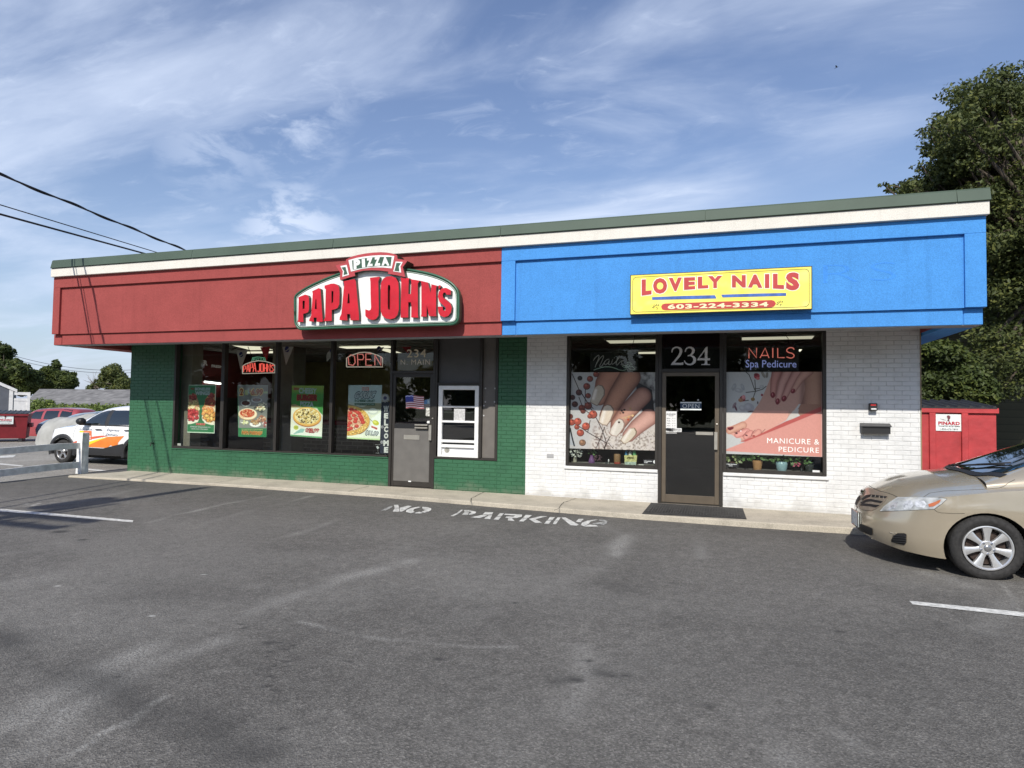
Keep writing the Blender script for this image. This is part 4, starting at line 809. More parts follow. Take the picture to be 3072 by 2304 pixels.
# ---- weed in the kerb crack
wp=PG(1646,1533); wl=MB()
for k in range(60):
    a=rr.uniform(0,6.28); L=rr.uniform(.03,.09); h=rr.uniform(.01,.06); c=Vector((wp.x+rr.uniform(-.10,.08),wp.y+rr.uniform(-.02,.05),.02)); d=Vector((math.cos(a),math.sin(a),0)); s_=Vector((-d.y,d.x,0))*.008
    wl.add([c-s_,c+s_,c+d*L*.6+Vector((0,0,h))+s_,c+d*L+Vector((0,0,h*.8)),c+d*L*.6+Vector((0,0,h))-s_],[(0,1,2,3,4)])
tag(wl.build('weed',mat('weed_green',(.06,.09,.03),.8)),'tuft of weeds growing from a crack at the kerb','plant')
# ============================================================ INSIDE THE SHOPS AND IN THE WINDOWS
def c2(a,b): return (500+a/2.9493,980+b/2.9493)
def c7(a,b): return (540+a/7.373,1140+b/7.373)
def c6(a,b): return (660+a/5.7206,1040+b/5.7206)
def c8(a,b): return (1000+a/6.38,1140+b/6.38)
def n1(a,b): return (1690+a/7.1355,990+b/7.1355)
def n2(a,b): return (1690+a/7.1355,1180+b/7.1355)
def n3(a,b): return (2160+a/6.703,990+b/6.703)
def n4(a,b): return (2160+a/6.703,1210+b/6.703)
def n5(a,b): return (1960+a/6.3818,990+b/6.3818)
def d1(a,b): return (1150+a/4.7412,1130+b/4.7412)
def Q(cv,pts,Y): return [PY(*cv(*p),Y) for p in pts]
YI=YG+.012                       # just inside the glass
# ---- ceiling lights
def clight(cv,pts,lab,st=.55,cat='ceiling light',zc_=2.884):
    P=[PZ(*cv(*p),zc_) for p in pts]; c=sum(P,Vector())/len(P)
    t=thing('ceiling_light',lab,cat,(c.x,c.y,zc_),'ceiling lights seen through the shop windows')
    mb=MB(); n=len(P); mb.add([(p.x,p.y,zc_) for p in P]+[(p.x,p.y,zc_+.012) for p in P],[tuple(range(n)),tuple(range(n,2*n))]+[(i,(i+1)%n,n+(i+1)%n,n+i) for i in range(n)])
    mb.build('diffuser',em('lit_diffuser',(1.0,.93,.72),st,(.6,.6,.55)),t)
    fr=MB(); fr.tube([(p.x,p.y,zc_+.003) for p in P+[P[0]]],.012,4,cap=False); fr.build('frame',mat('light_frame',(.25,.25,.23),.5),t); return t
clight(n1,[(890,215),(2040,195),(2040,268),(1000,290)],'long ceiling light over the left salon window, nearest the glass',.6)
clight(n1,[(1390,468),(2040,455),(2040,508),(1590,512)],'second ceiling light behind the left salon window, farther in',.8)
clight(n3,[(430,140),(1905,105),(1850,180),(435,205)],'long ceiling light over the right salon window',.6)
clight(n3,[(1580,380),(1665,380),(1630,430),(1575,432)],'short end of a ceiling light beside the red and blue window sign',1.6)
clight(c2,[(560,162),(830,172),(960,205),(740,208)],'wide ceiling light over the second pizza shop pane',1.0)
clight(c2,[(1830,187),(1960,192),(2090,232),(1975,232)],'wide ceiling light over the open sign',1.0)
clight(c2,[(1140,342),(1460,366),(1460,378),(1250,366)],'long thin ceiling light deep inside the pizza shop, farther one',2.6)
clight(c2,[(1255,374),(1500,390),(1690,412),(1690,426)],'long thin ceiling light deep inside the pizza shop, nearer one',2.6)
for k,(x_,y_) in enumerate([(-10.8,13.2),(-7.4,12.4),(-5.2,14.6)]):  # extra lights added to brighten the pizza shop interior
    t=thing('ceiling_light',['added fill light over the left end of the pizza shop','added fill light over the middle of the pizza shop','added fill light over the counter of the pizza shop'][k],'ceiling light',(x_,y_,2.884),'ceiling lights seen through the shop windows'); MB().box(x_-.6,x_+.6,y_-.15,y_+.15,2.872,2.886).build('diffuser',em('added_fill_diffuser',(1.0,.93,.74),1.1,(.6,.6,.55)),t)
# tube light reflected low in the first pane: a real lit wall fitting
p0=PX_(*c7(545,40),XL+.34); p1=PX_(*c7(970,92),XL+.34)
t=thing('wall_light','bright white tube lamp above the wings poster in the first pane','lamp',p0); MB().tube([p0,p1],.022,8).build('tube',em('tube_white',(1,.98,.95),5,(.8,.8,.8)),t); MB().box(XL+.232,XL+.31,p0.y,p1.y,p0.z+.02,p0.z+.05).build('bracket',M_['black'],t)
# ---- counter and menu lettering
Yc=14.0; z1=PY(*c2(1400,830),Yc).z; z0=PY(*c2(1400,868),Yc).z; xa=PY(*c2(860,850),Yc).x
CT=thing('counter','grey brick service counter with a dark red top inside the pizza shop','counter',(xa,Yc,.12))
def brickmat(name,c1,c2_,cm):
    m=bpy.data.materials.new(name); m.use_nodes=True; t=m.node_tree; b=t.nodes['Principled BSDF']; b.inputs['Roughness'].default_value=.8
    g=N('ShaderNodeNewGeometry',t); mp=N('ShaderNodeMapping',t); mp.inputs['Rotation'].default_value=(math.radians(90),0,0); Lk(g.outputs['Position'],mp.inputs[0],t)
    k=N('ShaderNodeTexBrick',t); k.inputs['Color1'].default_value=(*c1,1); k.inputs['Color2'].default_value=(*c2_,1); k.inputs['Mortar'].default_value=(*cm,1); k.inputs['Scale'].default_value=1; k.inputs['Mortar Size'].default_value=.012; k.inputs['Brick Width'].default_value=.30; k.inputs['Row Height'].default_value=.10
    Lk(mp.outputs[0],k.inputs['Vector'],t); Lk(k.outputs[0],b.inputs['Base Color'],t); return m
MB().box(xa,-4.4,Yc,Yc+.6,.12,z0).build('brick_front',brickmat('counter_brick',(.20,.19,.175),(.10,.09,.085),(.33,.32,.30)),CT)
MB().cbox(xa-.03,-4.37,Yc-.03,Yc+.63,z0+.001,z1,.008).build('counter_top',mat('counter_red',(.20,.015,.025),.4),CT)
z2=PY(*c2(1400,795),Yc+.5).z
RG=MB(); 
for k in range(3):
    x=-8.6+k*1.35; RG.box(x,x+1.28,16.0,16.5,.12,1.9+.2*(k%2))
t=thing('kitchen_rack','stainless kitchen cabinets standing behind the counter','cabinet',(-7,16,.12)); RG.build('cabinet_body',mat('stainless_dull',(.25,.25,.24),.4,.6),t)
mb=MB()
for k in range(9): x=-8.5+k*.42; mb.box(x,x+.3,15.97,15.99,.6+.2*(k%3),1.2+.12*(k%4))
mb.build('cabinet_door',mat('rack_pale',(.36,.35,.32),.5),t)
Ym=14.38; mb=MB()
for s,q in [('ETTER',[(222,290),(360,300),(362,345),(222,335)]),('FRESH',[(398,335),(492,345),(492,368),(398,360)]),('ERSONAL',[(222,380),(325,385),(325,415),(222,408)])]: text(mb,s,[PX_(*c2(*v),XL+.236) for v in q],bold=.03)
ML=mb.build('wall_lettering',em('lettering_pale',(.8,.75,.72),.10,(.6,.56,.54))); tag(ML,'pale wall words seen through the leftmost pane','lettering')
# ---- posters
m_post=vcmat('poster_print',.45,1.35); m_post2=vcmat('vinyl_print',.45,.74)
def poster(name,lab,quad,paint,letters,cat='poster'):
    TL,TR,BR,BL=quad; c=(BL+BR)/2; t=thing(name,lab,cat,c,'food posters hung in the pizza shop windows' if 'window' in lab or 'pane' in lab else None)
    mb=MB(); paint.mesh(mb,quad); mb.build('print',m_post,t)
    bk=MB(); o_=Vector((0,.004,0)); bk.add([q+o_ for q in quad],[(0,1,2,3)]); bk.build('backing',mat('poster_back',(.7,.7,.68),.7),t)
    for (nm,items) in letters:
        col,parts=items; mb=MB()
        for s,q,bo,sh in parts: text(mb,s,[v-Vector((0,.0025 if 'outline' in nm else .004,0)) for v in bil(quad,paint,q)],bold=bo,shear=sh)
        mb.build('lettering',col,t)
    return t
def bil(quad,P,q):
    TL,TR,BR,BL=quad; x0,x1,y0,y1=P.X[0,0],P.X[0,-1],P.Y[0,0],P.Y[-1,0]; out=[]
    for x,y in q:
        u=(x-x0)/(x1-x0); v=(y-y0)/(y1-y0); out.append(TL.lerp(TR,u).lerp(BL.lerp(BR,u),v))
    return out
LW=mat('print_letter_white',(.74,.78,.76),.5); LO=mat('print_letter_orange',(.62,.16,.02),.5); LY=mat('print_letter_yellow',(.70,.56,.20),.5); LR=mat('print_letter_red',(.46,.035,.03),.5); LB=mat('print_letter_navy',(.035,.07,.11),.5); LG=mat('print_letter_green',(.02,.12,.06),.5); LGB=mat('print_letter_grey_blue',(.45,.55,.56),.5)
def food(P,cx,cy,rx,ry,n,cols,r0,r1,seed,ymax=1):
    q=random.Random(seed)
    for k in range(n):
        a=q.uniform(0,6.28); r=math.sqrt(q.random()); x=cx+math.cos(a)*rx*r; y=cy+math.sin(a)*ry*r; s=q.uniform(r0,r1); c=q.choice(cols)
        P.ell(x,y+s*.25,s*1.05,s*.8,tuple(v*.55 for v in c),q.uniform(0,3)); P.ell(x,y,s,s*.72,c,q.uniform(0,3)); P.ell(x-s*.2,y-s*.25,s*.5,s*.35,tuple(min(255,v*1.28) for v in c),0,.8)
# 1 boneless wings (crop7 coordinates)
P=Paint(165,105,785,1170,130,(58,118,80))
P.rect(165,105,785,120,(190,205,190)); P.rect(772,105,785,1170,(215,222,205)); P.rect(165,1148,785,1170,(205,220,200)); P.rect(165,105,172,1170,(150,185,160))
P.poly([(172,330),(330,300),(400,480),(430,600),(430,820),(410,900),(172,970)],(165,120,95))
food(P,265,380,80,70,22,[(150,60,55),(130,50,45)],22,34,1); food(P,290,520,100,60,22,[(185,170,120),(170,150,100)],22,32,2)
P.ell(290,640,150,60,(240,225,185)); food(P,275,650,110,50,10,[(225,190,140),(200,120,100)],25,38,3); P.ell(260,830,170,135,(238,230,215)); food(P,270,780,140,120,45,[(190,70,75),(205,85,85),(170,55,60)],28,46,4)
P.poly([(772,300),(620,340),(560,420),(530,560),(485,620),(500,760),(520,880),(640,960),(772,975)],(200,140,90))
food(P,690,360,80,60,18,[(160,70,65),(140,55,55)],24,36,5); food(P,670,490,110,80,30,[(125,60,50),(150,70,55)],26,38,6); P.ell(640,640,150,60,(240,220,185)); food(P,640,640,130,50,18,[(225,140,95),(235,165,110)],28,42,7)
P.ell(660,820,170,150,(240,228,205)); food(P,650,790,150,130,52,[(236,190,110),(245,205,125),(220,150,80),(235,165,100)],30,50,8)
P.poly([(172,975),(430,900),(520,900),(772,985),(772,1148),(172,1148)],(55,125,80)); P.poly([(172,930),(300,935),(430,860),(400,930),(260,975),(172,985)],(240,235,215)); P.poly([(772,950),(600,930),(505,860),(560,950),(700,985),(772,985)],(240,235,215)); P.rect(362,955,570,998,(225,130,120))
Q1=Q(c7,[(193,105),(797,105),(762,1183),(158,1162)],YI)
poster('poster','green poster of two chicken bowls hung in the leftmost pane',Q1,P,[('a',(LGB,[('BONELESS',[(318,165),(668,168),(660,235),(318,232)],.05,0),('WINGS',[(318,245),(660,245),(655,335),(325,335)],.06,0)])),('b',(LR,[('NEW',[(225,180),(300,178),(300,215),(225,218)],.03,0),('$9.99',[(372,962),(560,962),(560,992),(372,992)],.03,0)])),('c',(LW,[('BONELESS WINGS MADE TO',[(235,1020),(690,1028),(690,1056),(235,1050)],.03,0),('ORDER AND OVEN BAKED',[(255,1070),(640,1074),(640,1098),(255,1095)],.03,0)]))])
# 2 pairings (crop6)
P=Paint(308,655,810,1550,120,(112,114,112)); P.blend(np.clip((P.Y-1000)/500,0,.55),(160,160,152))
P.rect(308,655,318,1550,(95,150,120)); P.rect(308,1398,810,1550,(48,125,78)); P.rect(308,655,810,668,(125,135,128)); P.rect(700,765,810,798,(150,170,130)); P.rect(430,745,480,830,(135,150,95)); P.rect(480,720,540,800,(120,150,135))
P.ell(445,975,85,52,(200,200,195)); P.ell(445,968,72,42,(70,35,38)); food(P,445,965,60,32,16,[(85,30,35),(60,25,28)],10,16,11); P.ell(490,925,24,14,(225,225,220))
P.ell(630,915,88,42,(170,178,178)); P.ell(630,912,74,33,(95,90,92)); food(P,630,908,60,24,14,[(90,50,45),(120,90,85)],9,15,12)
P.poly([(660,990),(720,960),(810,990),(800,1060),(720,1140),(600,1080),(580,1040)],(70,72,72)); food(P,720,1000,80,45,26,[(200,195,165),(165,165,135),(225,220,190)],12,20,13); food(P,690,1060,80,30,20,[(240,235,205),(210,200,160),(180,140,110)],12,20,14)
P.ell(478,1165,160,95,(215,170,120)); P.ell(478,1155,158,95,(248,232,200)); P.ell(470,1145,128,72,(205,95,60)); food(P,470,1142,118,64,80,[(215,85,60),(235,150,110),(190,60,45),(245,190,150)],9,15,15); P.poly([(325,1185),(400,1235),(420,1215),(350,1165)],(240,200,160))
P.ell(378,1290,32,30,(215,215,210)); P.ell(378,1288,23,21,(130,130,128)); food(P,430,1305,50,28,20,[(235,235,190),(220,220,150),(245,245,225)],12,19,16)
P.ell(610,1330,98,48,(245,243,238)); food(P,600,1290,60,40,30,[(200,165,120),(170,125,85),(215,190,150)],14,24,17); food(P,715,1235,70,55,30,[(205,150,120),(170,110,85),(225,190,160)],12,22,18); food(P,770,1330,40,35,12,[(170,90,85),(235,220,215)],14,22,19)
P.blend(.0*P.X,(0,0,0))
Q2=Q(c6,[(302,655),(822,660),(797,1553),(313,1545)],YI)
poster('poster','grey poster of small dishes and a pizza priced 6.99 in the second pane',Q2,P,[('outline',(LY,[('2',[(338,700),(425,700),(405,848),(335,848)],.10,0),('6.99',[(530,700),(748,700),(738,850),(520,850)],.10,0)])),('a',(mat('print_letter_rust',(.33,.06,.02),.5),[('2',[(350,715),(412,715),(395,835),(345,835)],.05,0),('$',[(505,720),(535,720),(530,790),(505,790)],.05,0),('6.99',[(545,718),(738,718),(728,835),(532,835)],.05,0)])),('c',(mat('print_letter_lime',(.60,.72,.30),.5),[('MIX & MATCH WITH YOUR FAVORITES',[(372,1410),(748,1412),(748,1432),(372,1430)],.03,0)])),
 ('outline2',(mat('print_letter_yel2',(.85,.62,.22),.5),[('PAPA PAIRINGS',[(372,1438),(742,1446),(735,1520),(372,1515)],.10,.02)])),('e',(LO,[('PAPA PAIRINGS',[(378,1446),(735,1454),(728,1512),(378,1506)],.03,.02)]))])
# 3 burger pizza (crop6)
P=Paint(1220,665,1762,1565,130,(70,135,62)); P.blend(np.clip((820-P.Y)/160,0,.75),(150,165,70)); P.blend(np.clip((P.Y-1040)/30,0,1),(225,225,205)); P.poly([(1640,1020),(1762,1040),(1762,1170),(1700,1110)],(70,140,70)); P.poly([(1220,1010),(1290,1000),(1420,1050),(1220,1060)],(170,150,110))
P.blend(np.clip((P.Y-1350)/120,0,1)*.6,(235,242,235)); P.ell(1500,1235,265,165,(215,220,212)); P.ell(1498,1220,243,168,(176,112,52)); P.ell(1497,1205,240,163,(226,178,96)); P.ell(1497,1198,212,138,(240,222,165)); food(P,1497,1195,200,125,120,[(245,232,190),(230,205,140),(215,180,105)],12,20,31); food(P,1497,1195,195,120,45,[(95,70,40),(115,110,60),(80,60,40)],8,15,32)
P.ell(1315,1410,42,40,(205,205,90)); food(P,1315,1405,30,26,12,[(225,220,110),(180,190,80)],10,15,33); P.poly([(1270,1525),(1300,1500),(1400,1420),(1470,1425),(1440,1490),(1380,1500),(1290,1528)],(150,190,180)); P.rect(1220,1540,1762,1565,(90,160,105)); P.rect(1220,665,1762,676,(120,150,80)); P.poly([(1250,700),(1345,705),(1345,745),(1250,750)],(140,80,60))
Q3=Q(c6,[(1235,665),(1782,670),(1747,1572),(1206,1532)],YI)
poster('poster','bright green poster of a round cheese topped pizza in the third pane',Q3,P,[('a',(LGB,[('CHEESY',[(1345,705),(1650,712),(1645,810),(1345,805)],.04,0),('PIZZA',[(1375,945),(1605,950),(1605,1035),(1375,1030)],.04,0)])),('outline',(LR,[('BURGER',[(1310,820),(1680,815),(1665,935),(1310,935)],.10,.0)])),('c',(mat('print_letter_darkred',(.20,.02,.02),.5),[('BURGER',[(1325,832),(1668,828),(1652,922),(1325,922)],.02,0)])),('outline3',(LR,[('$12.99',[(1480,1405),(1720,1400),(1710,1495),(1480,1500)],.13,0)])),('e',(mat('print_letter_pink',(.72,.30,.28),.5),[('$12.99',[(1492,1415),(1708,1410),(1698,1485),(1492,1490)],.02,0)]))])
# 4 garlic crust (crop8)
P=Paint(280,95,912,1135,140,(172,188,190)); P.blend(np.clip((P.Y-400)/150,0,1),(180,182,160)); P.poly([(280,460),(400,490),(560,520),(760,440),(912,440),(912,560),(280,560)],(140,138,112)); P.blend(np.clip((P.Y-548)/14,0,1),(228,232,212))
P.ell(760,600,100,60,(205,212,205)); P.ell(760,585,85,45,(235,238,228)); P.poly([(912,600),(912,1050),(760,1060),(650,900),(700,760)],(240,244,240)); P.ell(300,800,440,300,(222,226,214)); P.ell(290,795,418,298,(120,70,35)); P.ell(288,785,416,292,(224,178,98)); food(P,300,785,395,275,230,[(232,190,105),(214,158,80),(240,206,130)],16,26,41); P.ell(270,760,335,225,(228,180,150)); food(P,270,760,320,215,150,[(240,205,175),(225,160,130),(235,190,150)],18,30,42)
q=random.Random(4)
for (x,y) in [(350,565),(420,590),(330,630),(500,640),(400,680),(520,690),(300,690),(440,745),(560,760),(330,745),(430,800),(330,830),(580,810),(460,885),(350,930),(290,880),(540,720),(470,620),(300,960)]: P.ell(x,y+4,44,33,(120,40,35)); P.ell(x,y,42,31,(200,72,62)); P.ell(x-8,y-7,24,15,(225,110,95),0,.8)
P.blend(np.clip((((P.X-288)/416)**2+((P.Y-785)/292)**2-1)*30,0,1)*((P.Y>1040)&(P.X<600)),(235,238,220)); P.ell(820,810,66,46,(200,200,70),.45); P.ell(805,795,38,20,(232,232,125),.45); P.line([(700,735),(735,770),(760,785)],9,(120,130,70)); P.rect(280,1110,912,1135,(190,220,160)); P.poly([(740,865),(860,905),(850,945),(735,900)],(235,150,140)); P.rect(540,135,668,200,(200,120,115)); P.rect(405,442,795,486,(40,85,60))
Q4=Q(c8,[(293,98),(933,96),(892,1152),(260,1120)],YI)
poster('poster','pale blue poster of a pepperoni pizza slice in the pane nearest the door',Q4,P,[('outline',(LB,[('GARLIC',[(405,215),(805,200),(785,355),(395,360)],.10,.10)])),('a',(mat('print_letter_pale',(.50,.56,.57),.5),[('GARLIC',[(415,228),(795,213),(772,342),(402,348)],.045,.10),('NEW',[(550,145),(660,142),(660,192),(550,196)],.04,0)])),('c',(LG,[('5-CHEESE CRUST',[(405,372),(795,372),(790,425),(405,420)],.04,0)])),('c2',(LGB,[('FRESH DOUGH STUFFED WITH CHEESE',[(420,455),(785,455),(785,473),(420,473)],.02,0)])),('outline2',(LB,[('$11.99',[(640,955),(885,970),(870,1075),(630,1060)],.10,.05)])),('e',(LW,[('$11.99',[(648,965),(875,980),(860,1065),(640,1050)],.04,.05)])),('f',(LR,[('ONE TOPPING',[(745,875),(855,912),(850,935),(740,898)],.03,0)]))])
# ---- neon style signs
def strokes(name,cv,Y,lines,r,m,par,n=6,sm=3):
    mb=MB()
    for L_ in lines:
        q=smooth(L_,sm,False) if sm>1 and len(L_)>2 else L_
        mb.tube([PY(*cv(*p),Y) for p in q],r,n)
    return mb.build(name,m,par,smooth=True)
def box_arc(a,b,c,d,h): return [(a,d),(a,b+h),(a+(c-a)*.12,b+h*.55),(a+(c-a)*.35,b+h*.08),((a+c)/2,b),(a+(c-a)*.65,b+h*.08),(a+(c-a)*.88,b+h*.55),(c,b+h),(c,d),(a,d)]
YNs=YG+.10
n_red=em('neon_red',(1.0,.13,.10),.9,(.5,.1,.1)); n_red2=em('neon_pale_red',(1.0,.28,.24),.55,(.5,.2,.2)); n_wh=em('neon_white',(1,.85,.72),.35,(.6,.6,.55)); n_gr=em('neon_green',(.25,.75,.45),.30,(.2,.4,.3))
c=PY(*c2(1750,300),YNs); T=thing('neon_sign','red neon open sign in a white arched border above the garlic pizza poster','neon sign',c)
strokes('border_tube',c2,YNs,[box_arc(1592,226,1910,356,52)],.010,n_wh,T,sm=1)
strokes('letter_tube',c2,YNs,[[(1612,335),(1606,270),(1630,248),(1662,262),(1668,318),(1650,342),(1612,335)],[(1692,345),(1688,244),(1735,244),(1744,270),(1735,292),(1692,292)],[(1815,342),(1762,342),(1762,240),(1812,240)],[(1762,290),(1805,290)],[(1842,342),(1842,250),(1896,342),(1896,262)]],.010,n_red2,T,sm=1)
MB().box(*[f(PY(*c2(a,b),YNs+.05)) for f,a,b in ((lambda p:p.x,1588,300),(lambda p:p.x,1935,300))],YNs+.04,YNs+.05,PY(*c2(1700,372),YNs).z,PY(*c2(1700,225),YNs).z).build('backing',glassmat('acrylic_clear',(.62,.62,.60),.8),T)
MB().tube([PY(*c2(1800,372),YNs),PY(*c2(1802,520),YNs)],.004,5).build('cord',M_['black'],T)
c=PY(*c6(660,400),YNs); T=thing('neon_sign','pizza shop logo in glowing red neon letters behind the second pane','neon sign',c)
strokes('border_tube',c6,YNs,[[(388,462),(384,335),(440,298),(540,262),(660,240),(790,256),(900,290),(938,312),(940,448),(388,462)]],.010,n_wh,T,sm=1)
strokes('border_tube',c6,YNs,[[(545,250),(560,190),(650,176),(770,192),(780,245)]],.008,n_gr,T,sm=1)
strokes('letter_tube',c6,YNs,[[(572,240),(572,200),(600,200),(600,220),(576,222)],[(622,240),(622,200)],[(640,200),(672,200),(642,238),(676,238)],[(690,200),(718,200),(690,238),(722,238)],[(735,240),(748,198),(762,240)]],.007,n_gr,T,sm=1)
L=[]
for x0_,w_,top,ch in [(400,48,330,'P'),(455,50,305,'A'),(512,48,285,'P'),(565,56,278,'A'),(640,46,285,'J'),(694,52,285,'O'),(755,50,290,'H'),(812,52,295,'N'),(872,54,310,'S')]:
    b=436; t_=top; x1_=x0_+w_; xm_=(x0_+x1_)/2; md=(b+t_)/2
    for k,o in enumerate((0,9)):
        a0,a1,tt,bb=x0_+o,x1_-o,t_+o,b-o
        if ch=='P': L.append([(a0,bb),(a0,tt),(a1,tt),(a1,md),(a0+8,md+4)])
        if ch=='A': L.append([(a0,bb),(xm_-6+k*3,tt),(xm_+8-k*3,tt),(a1,bb)]); L.append([(a0+10,md+18),(a1-10,md+18)])
        if ch=='J': L.append([(a1,tt),(a1,bb-14),(xm_,bb),(a0,bb-16)])
        if ch=='O': L.append([(a0,tt+12),(xm_,tt),(a1,tt+12),(a1,bb-12),(xm_,bb),(a0,bb-12),(a0,tt+12)])
        if ch=='H': L+= [[(a0,bb),(a0,tt)],[(a1,bb),(a1,tt)],[(a0,md+o),(a1,md+o)]]
        if ch=='N': L.append([(a0,bb),(a0,tt),(a1,bb),(a1,tt)])
        if ch=='S': L.append([(a1,tt+16),(xm_,tt),(a0,tt+20),(xm_,md),(a1,md+22),(xm_,bb),(a0,bb-14)])
strokes('letter_tube',c6,YNs,L,.006,n_red,T,sm=1)
strokes('hanger',c6,YNs+.03,[[(480,0),(530,130),(560,180)],[(300,10),(200,60),(170,30)]],.006,M_['black'],T,sm=1)
# ---- pennants
m_pen=mat('pennant_white',(.62,.62,.60),.7); m_penr=mat('pennant_red',(.42,.03,.04),.6); m_pb=mat('logo_blue',(.02,.04,.20),.5)
def pennant(cv,tri,lab,red=False,logo=None,Y=YG+.35):
    P3=[PY(*cv(*p),Y) for p in tri]; t=thing('pennant',lab,'pennant',(P3[0]+P3[1])/2,'soda pennants hung from the ceiling inside the pizza shop')
    MB().poly([(p.x,p.z) for p in P3],Y,Y+.002).build('cloth',m_penr if red else m_pen,t)
    if logo:
        cx_,cy_,r=logo; pts=[(cx_+r*math.cos(a*math.pi/10)*.8,cy_+r*math.sin(a*math.pi/10)) for a in range(20)]
        MB().poly(pf(pts,Y-.003,cv),Y-.003).build('roundel',m_pb,t)
        w=[(cx_-r*.7,cy_+r*.35),(cx_-r*.1,cy_+r*.25),(cx_+r*.35,cy_-r*.2),(cx_+r*.78,cy_-r*.55),(cx_+r*.7,cy_-r*.1),(cx_+r*.2,cy_+r*.35),(cx_-r*.3,cy_+r*.75)]
        MB().poly(pf(w,Y-.005,cv),Y-.005).build('wave',m_pen,t)
pennant(c6,[(280,62),(478,56),(352,400)],'white pennant with a blue roundel left of the neon logo',logo=(362,135,44))
pennant(c6,[(690,10),(862,0),(795,260)],'red pennant hanging above the neon logo',red=True)
pennant(c6,[(1070,0),(1262,0),(1132,318)],'white pennant with a blue roundel over the third pane',logo=(1150,45,50))
pennant(c6,[(1830,120),(1945,0),(1945,150),(1830,260)],'white pennant half behind the frame right of the third pane',logo=(1915,75,40))
pennant(c2,[(1850,190),(1925,180),(1890,232)],'little white pennant with a roundel above the open sign',logo=(1879,196,24))
pennant(c2,[(2085,180),(2165,175),(2135,240)],'small red pennant behind the transom numbers',red=True)
# ---- welcome board
Yb_=YG+.014
x0=PY(*c8(905,800),Yb_).x; x1=PY(*c8(1068,800),Yb_).x; z1=PY(*c8(990,420),Yb_).z; z0=PY(*c8(990,1412),Yb_).z
T=thing('welcome_board','tall narrow navy welcome board with white daisies standing by the pizza shop door','sign',((x0+x1)/2,Yb_,z0))
MB().cbox(x0,x1,Yb_,Yb_+.012,z0,z1,.003).build('board',mat('navy_board',(.025,.03,.055),.5),T)
mb=MB()
for ch,(y0_,y1_) in zip('WELCOME',[(495,605),(632,738),(752,872),(885,1000),(1020,1120),(1150,1262),(1282,1392)]): 
    xa_,xb_2=(960,1062) if ch in'WM' else (972,1052); text(mb,ch,[PY(*c8(*p),Yb_-.003) for p in [(xa_,y0_),(xb_2,y0_),(xb_2-4,y1_),(xa_-4,y1_)]],bold=.06)
mb.build('lettering',mat('welcome_white',(.85,.85,.83),.5),T)
def daisy(cx_,cy_,r,nm):
    mb=MB(); 
    for k in range(12):
        a=k*math.pi/6; leaf(mb,(cx_+math.cos(a)*r*.62,cy_+math.sin(a)*r*.62),a,r*.36,r*.15,c8,Yb_-.006-.0006*(k%2))
    mb.build('daisy_petals',mat('petal_grey',(.55,.54,.55),.6),T)
    mb=MB(); mb.poly(pf([(cx_+math.cos(k*.6283)*r*.36,cy_+math.sin(k*.6283)*r*.36) for k in range(10)],Yb_-.009,c8),Yb_-.009,Yb_); mb.build('daisy_centre',mat('petal_navy',(.05,.05,.12),.6),T)
daisy(990,345,95,'a'); daisy(935,900,32,'b'); daisy(930,1190,34,'c')
Tb=thing('table_card','small white card holder standing at the foot of the welcome board','card stand',PY(*c8(850,1400),YG+.05)); Y_=YG+.05
mb=MB(); mb.poly(pf([(818,1275),(850,1262),(878,1300),(845,1325)],Y_,c8),Y_,Y_+.004); mb.poly(pf([(900,1290),(935,1270),(925,1305),(902,1310)],Y_,c8),Y_,Y_+.004); mb.build('card',LW,Tb)
mb=MB(); mb.tube([PY(*c8(800,1238),Y_),PY(*c8(905,1238),Y_)],.004); mb.tube([PY(*c8(855,1325),Y_),PY(*c8(858,1400),Y_)],.003); mb.tube([PY(*c8(810,1400),Y_),PY(*c8(880,1402),Y_)],.004); mb.build('wire_stand',mat('wire_grey',(.5,.5,.5),.4,.5),Tb)
# ---- flag and stickers on the pizza door
YD=YW+.018
fq=[PY(*d1(*p),YD) for p in [(315,272),(575,268),(580,448),(325,455)]]
P=Paint(0,0,190,100,110,(190,190,190))
for k in range(13): P.rect(0,k*100/13,190,(k+1)*100/13,(150,50,55) if k%2==0 else (225,205,210))
P.rect(0,0,84,52,(60,70,150)); P.line([(2,8),(20,4),(40,9),(60,5),(82,12)],5,(210,215,250))
mb=MB(); P.mesh(mb,fq)
for i,(x,y,z) in enumerate(mb.v): mb.v[i]=(x,y+.004*math.sin(x*40),z+.012*math.sin((x-fq[0].x)*14))
fl=mb.build('flag',vcmat('flag_cloth',.7)); tag(fl,'small american flag hung inside the pizza shop door glass','flag')
def card(name,quad,lab,col,cat='sticker',tx=None,par=None,Y=None,tcol=None,bold=.03):
    mb=MB(); q=[Vector(v) for v in quad]; mb.add(q+[v+Vector((0,.003,0)) for v in q],[(0,3,2,1),(4,5,6,7),(0,1,5,4),(1,2,6,5),(2,3,7,6),(3,0,4,7)])
    if tx:
        t=thing(name,lab,cat,sum(q,Vector())/4); mb.build('card',col,t); mb=MB()
        for s,u0,v0,u1,v1 in tx:
            f=lambda u,v: q[0].lerp(q[1],u).lerp(q[3].lerp(q[2],u),v)-Vector((0,.002,0))
            text(mb,s,[f(u0,v0),f(u1,v0),f(u1,v1),f(u0,v1)],bold=bold)
        mb.build('lettering',tcol or M_['black'],t); return t
    o=mb.build(name,col); tag(o,lab,cat); return o
m_sky=mat('sticker_blue',(.10,.22,.42),.4,nz=.4,nscale=60); m_wp=mat('paper_white',(.70,.70,.68),.7,nz=.08,nscale=60); m_mix=mat('sticker_multicolour',(.55,.45,.40),.5,nz=.5,nscale=70)
card('sticker',[PY(*d1(*p),YD) for p in [(582,335),(622,325),(622,388),(582,390)]],'blue square sticker touching the flag',m_sky)
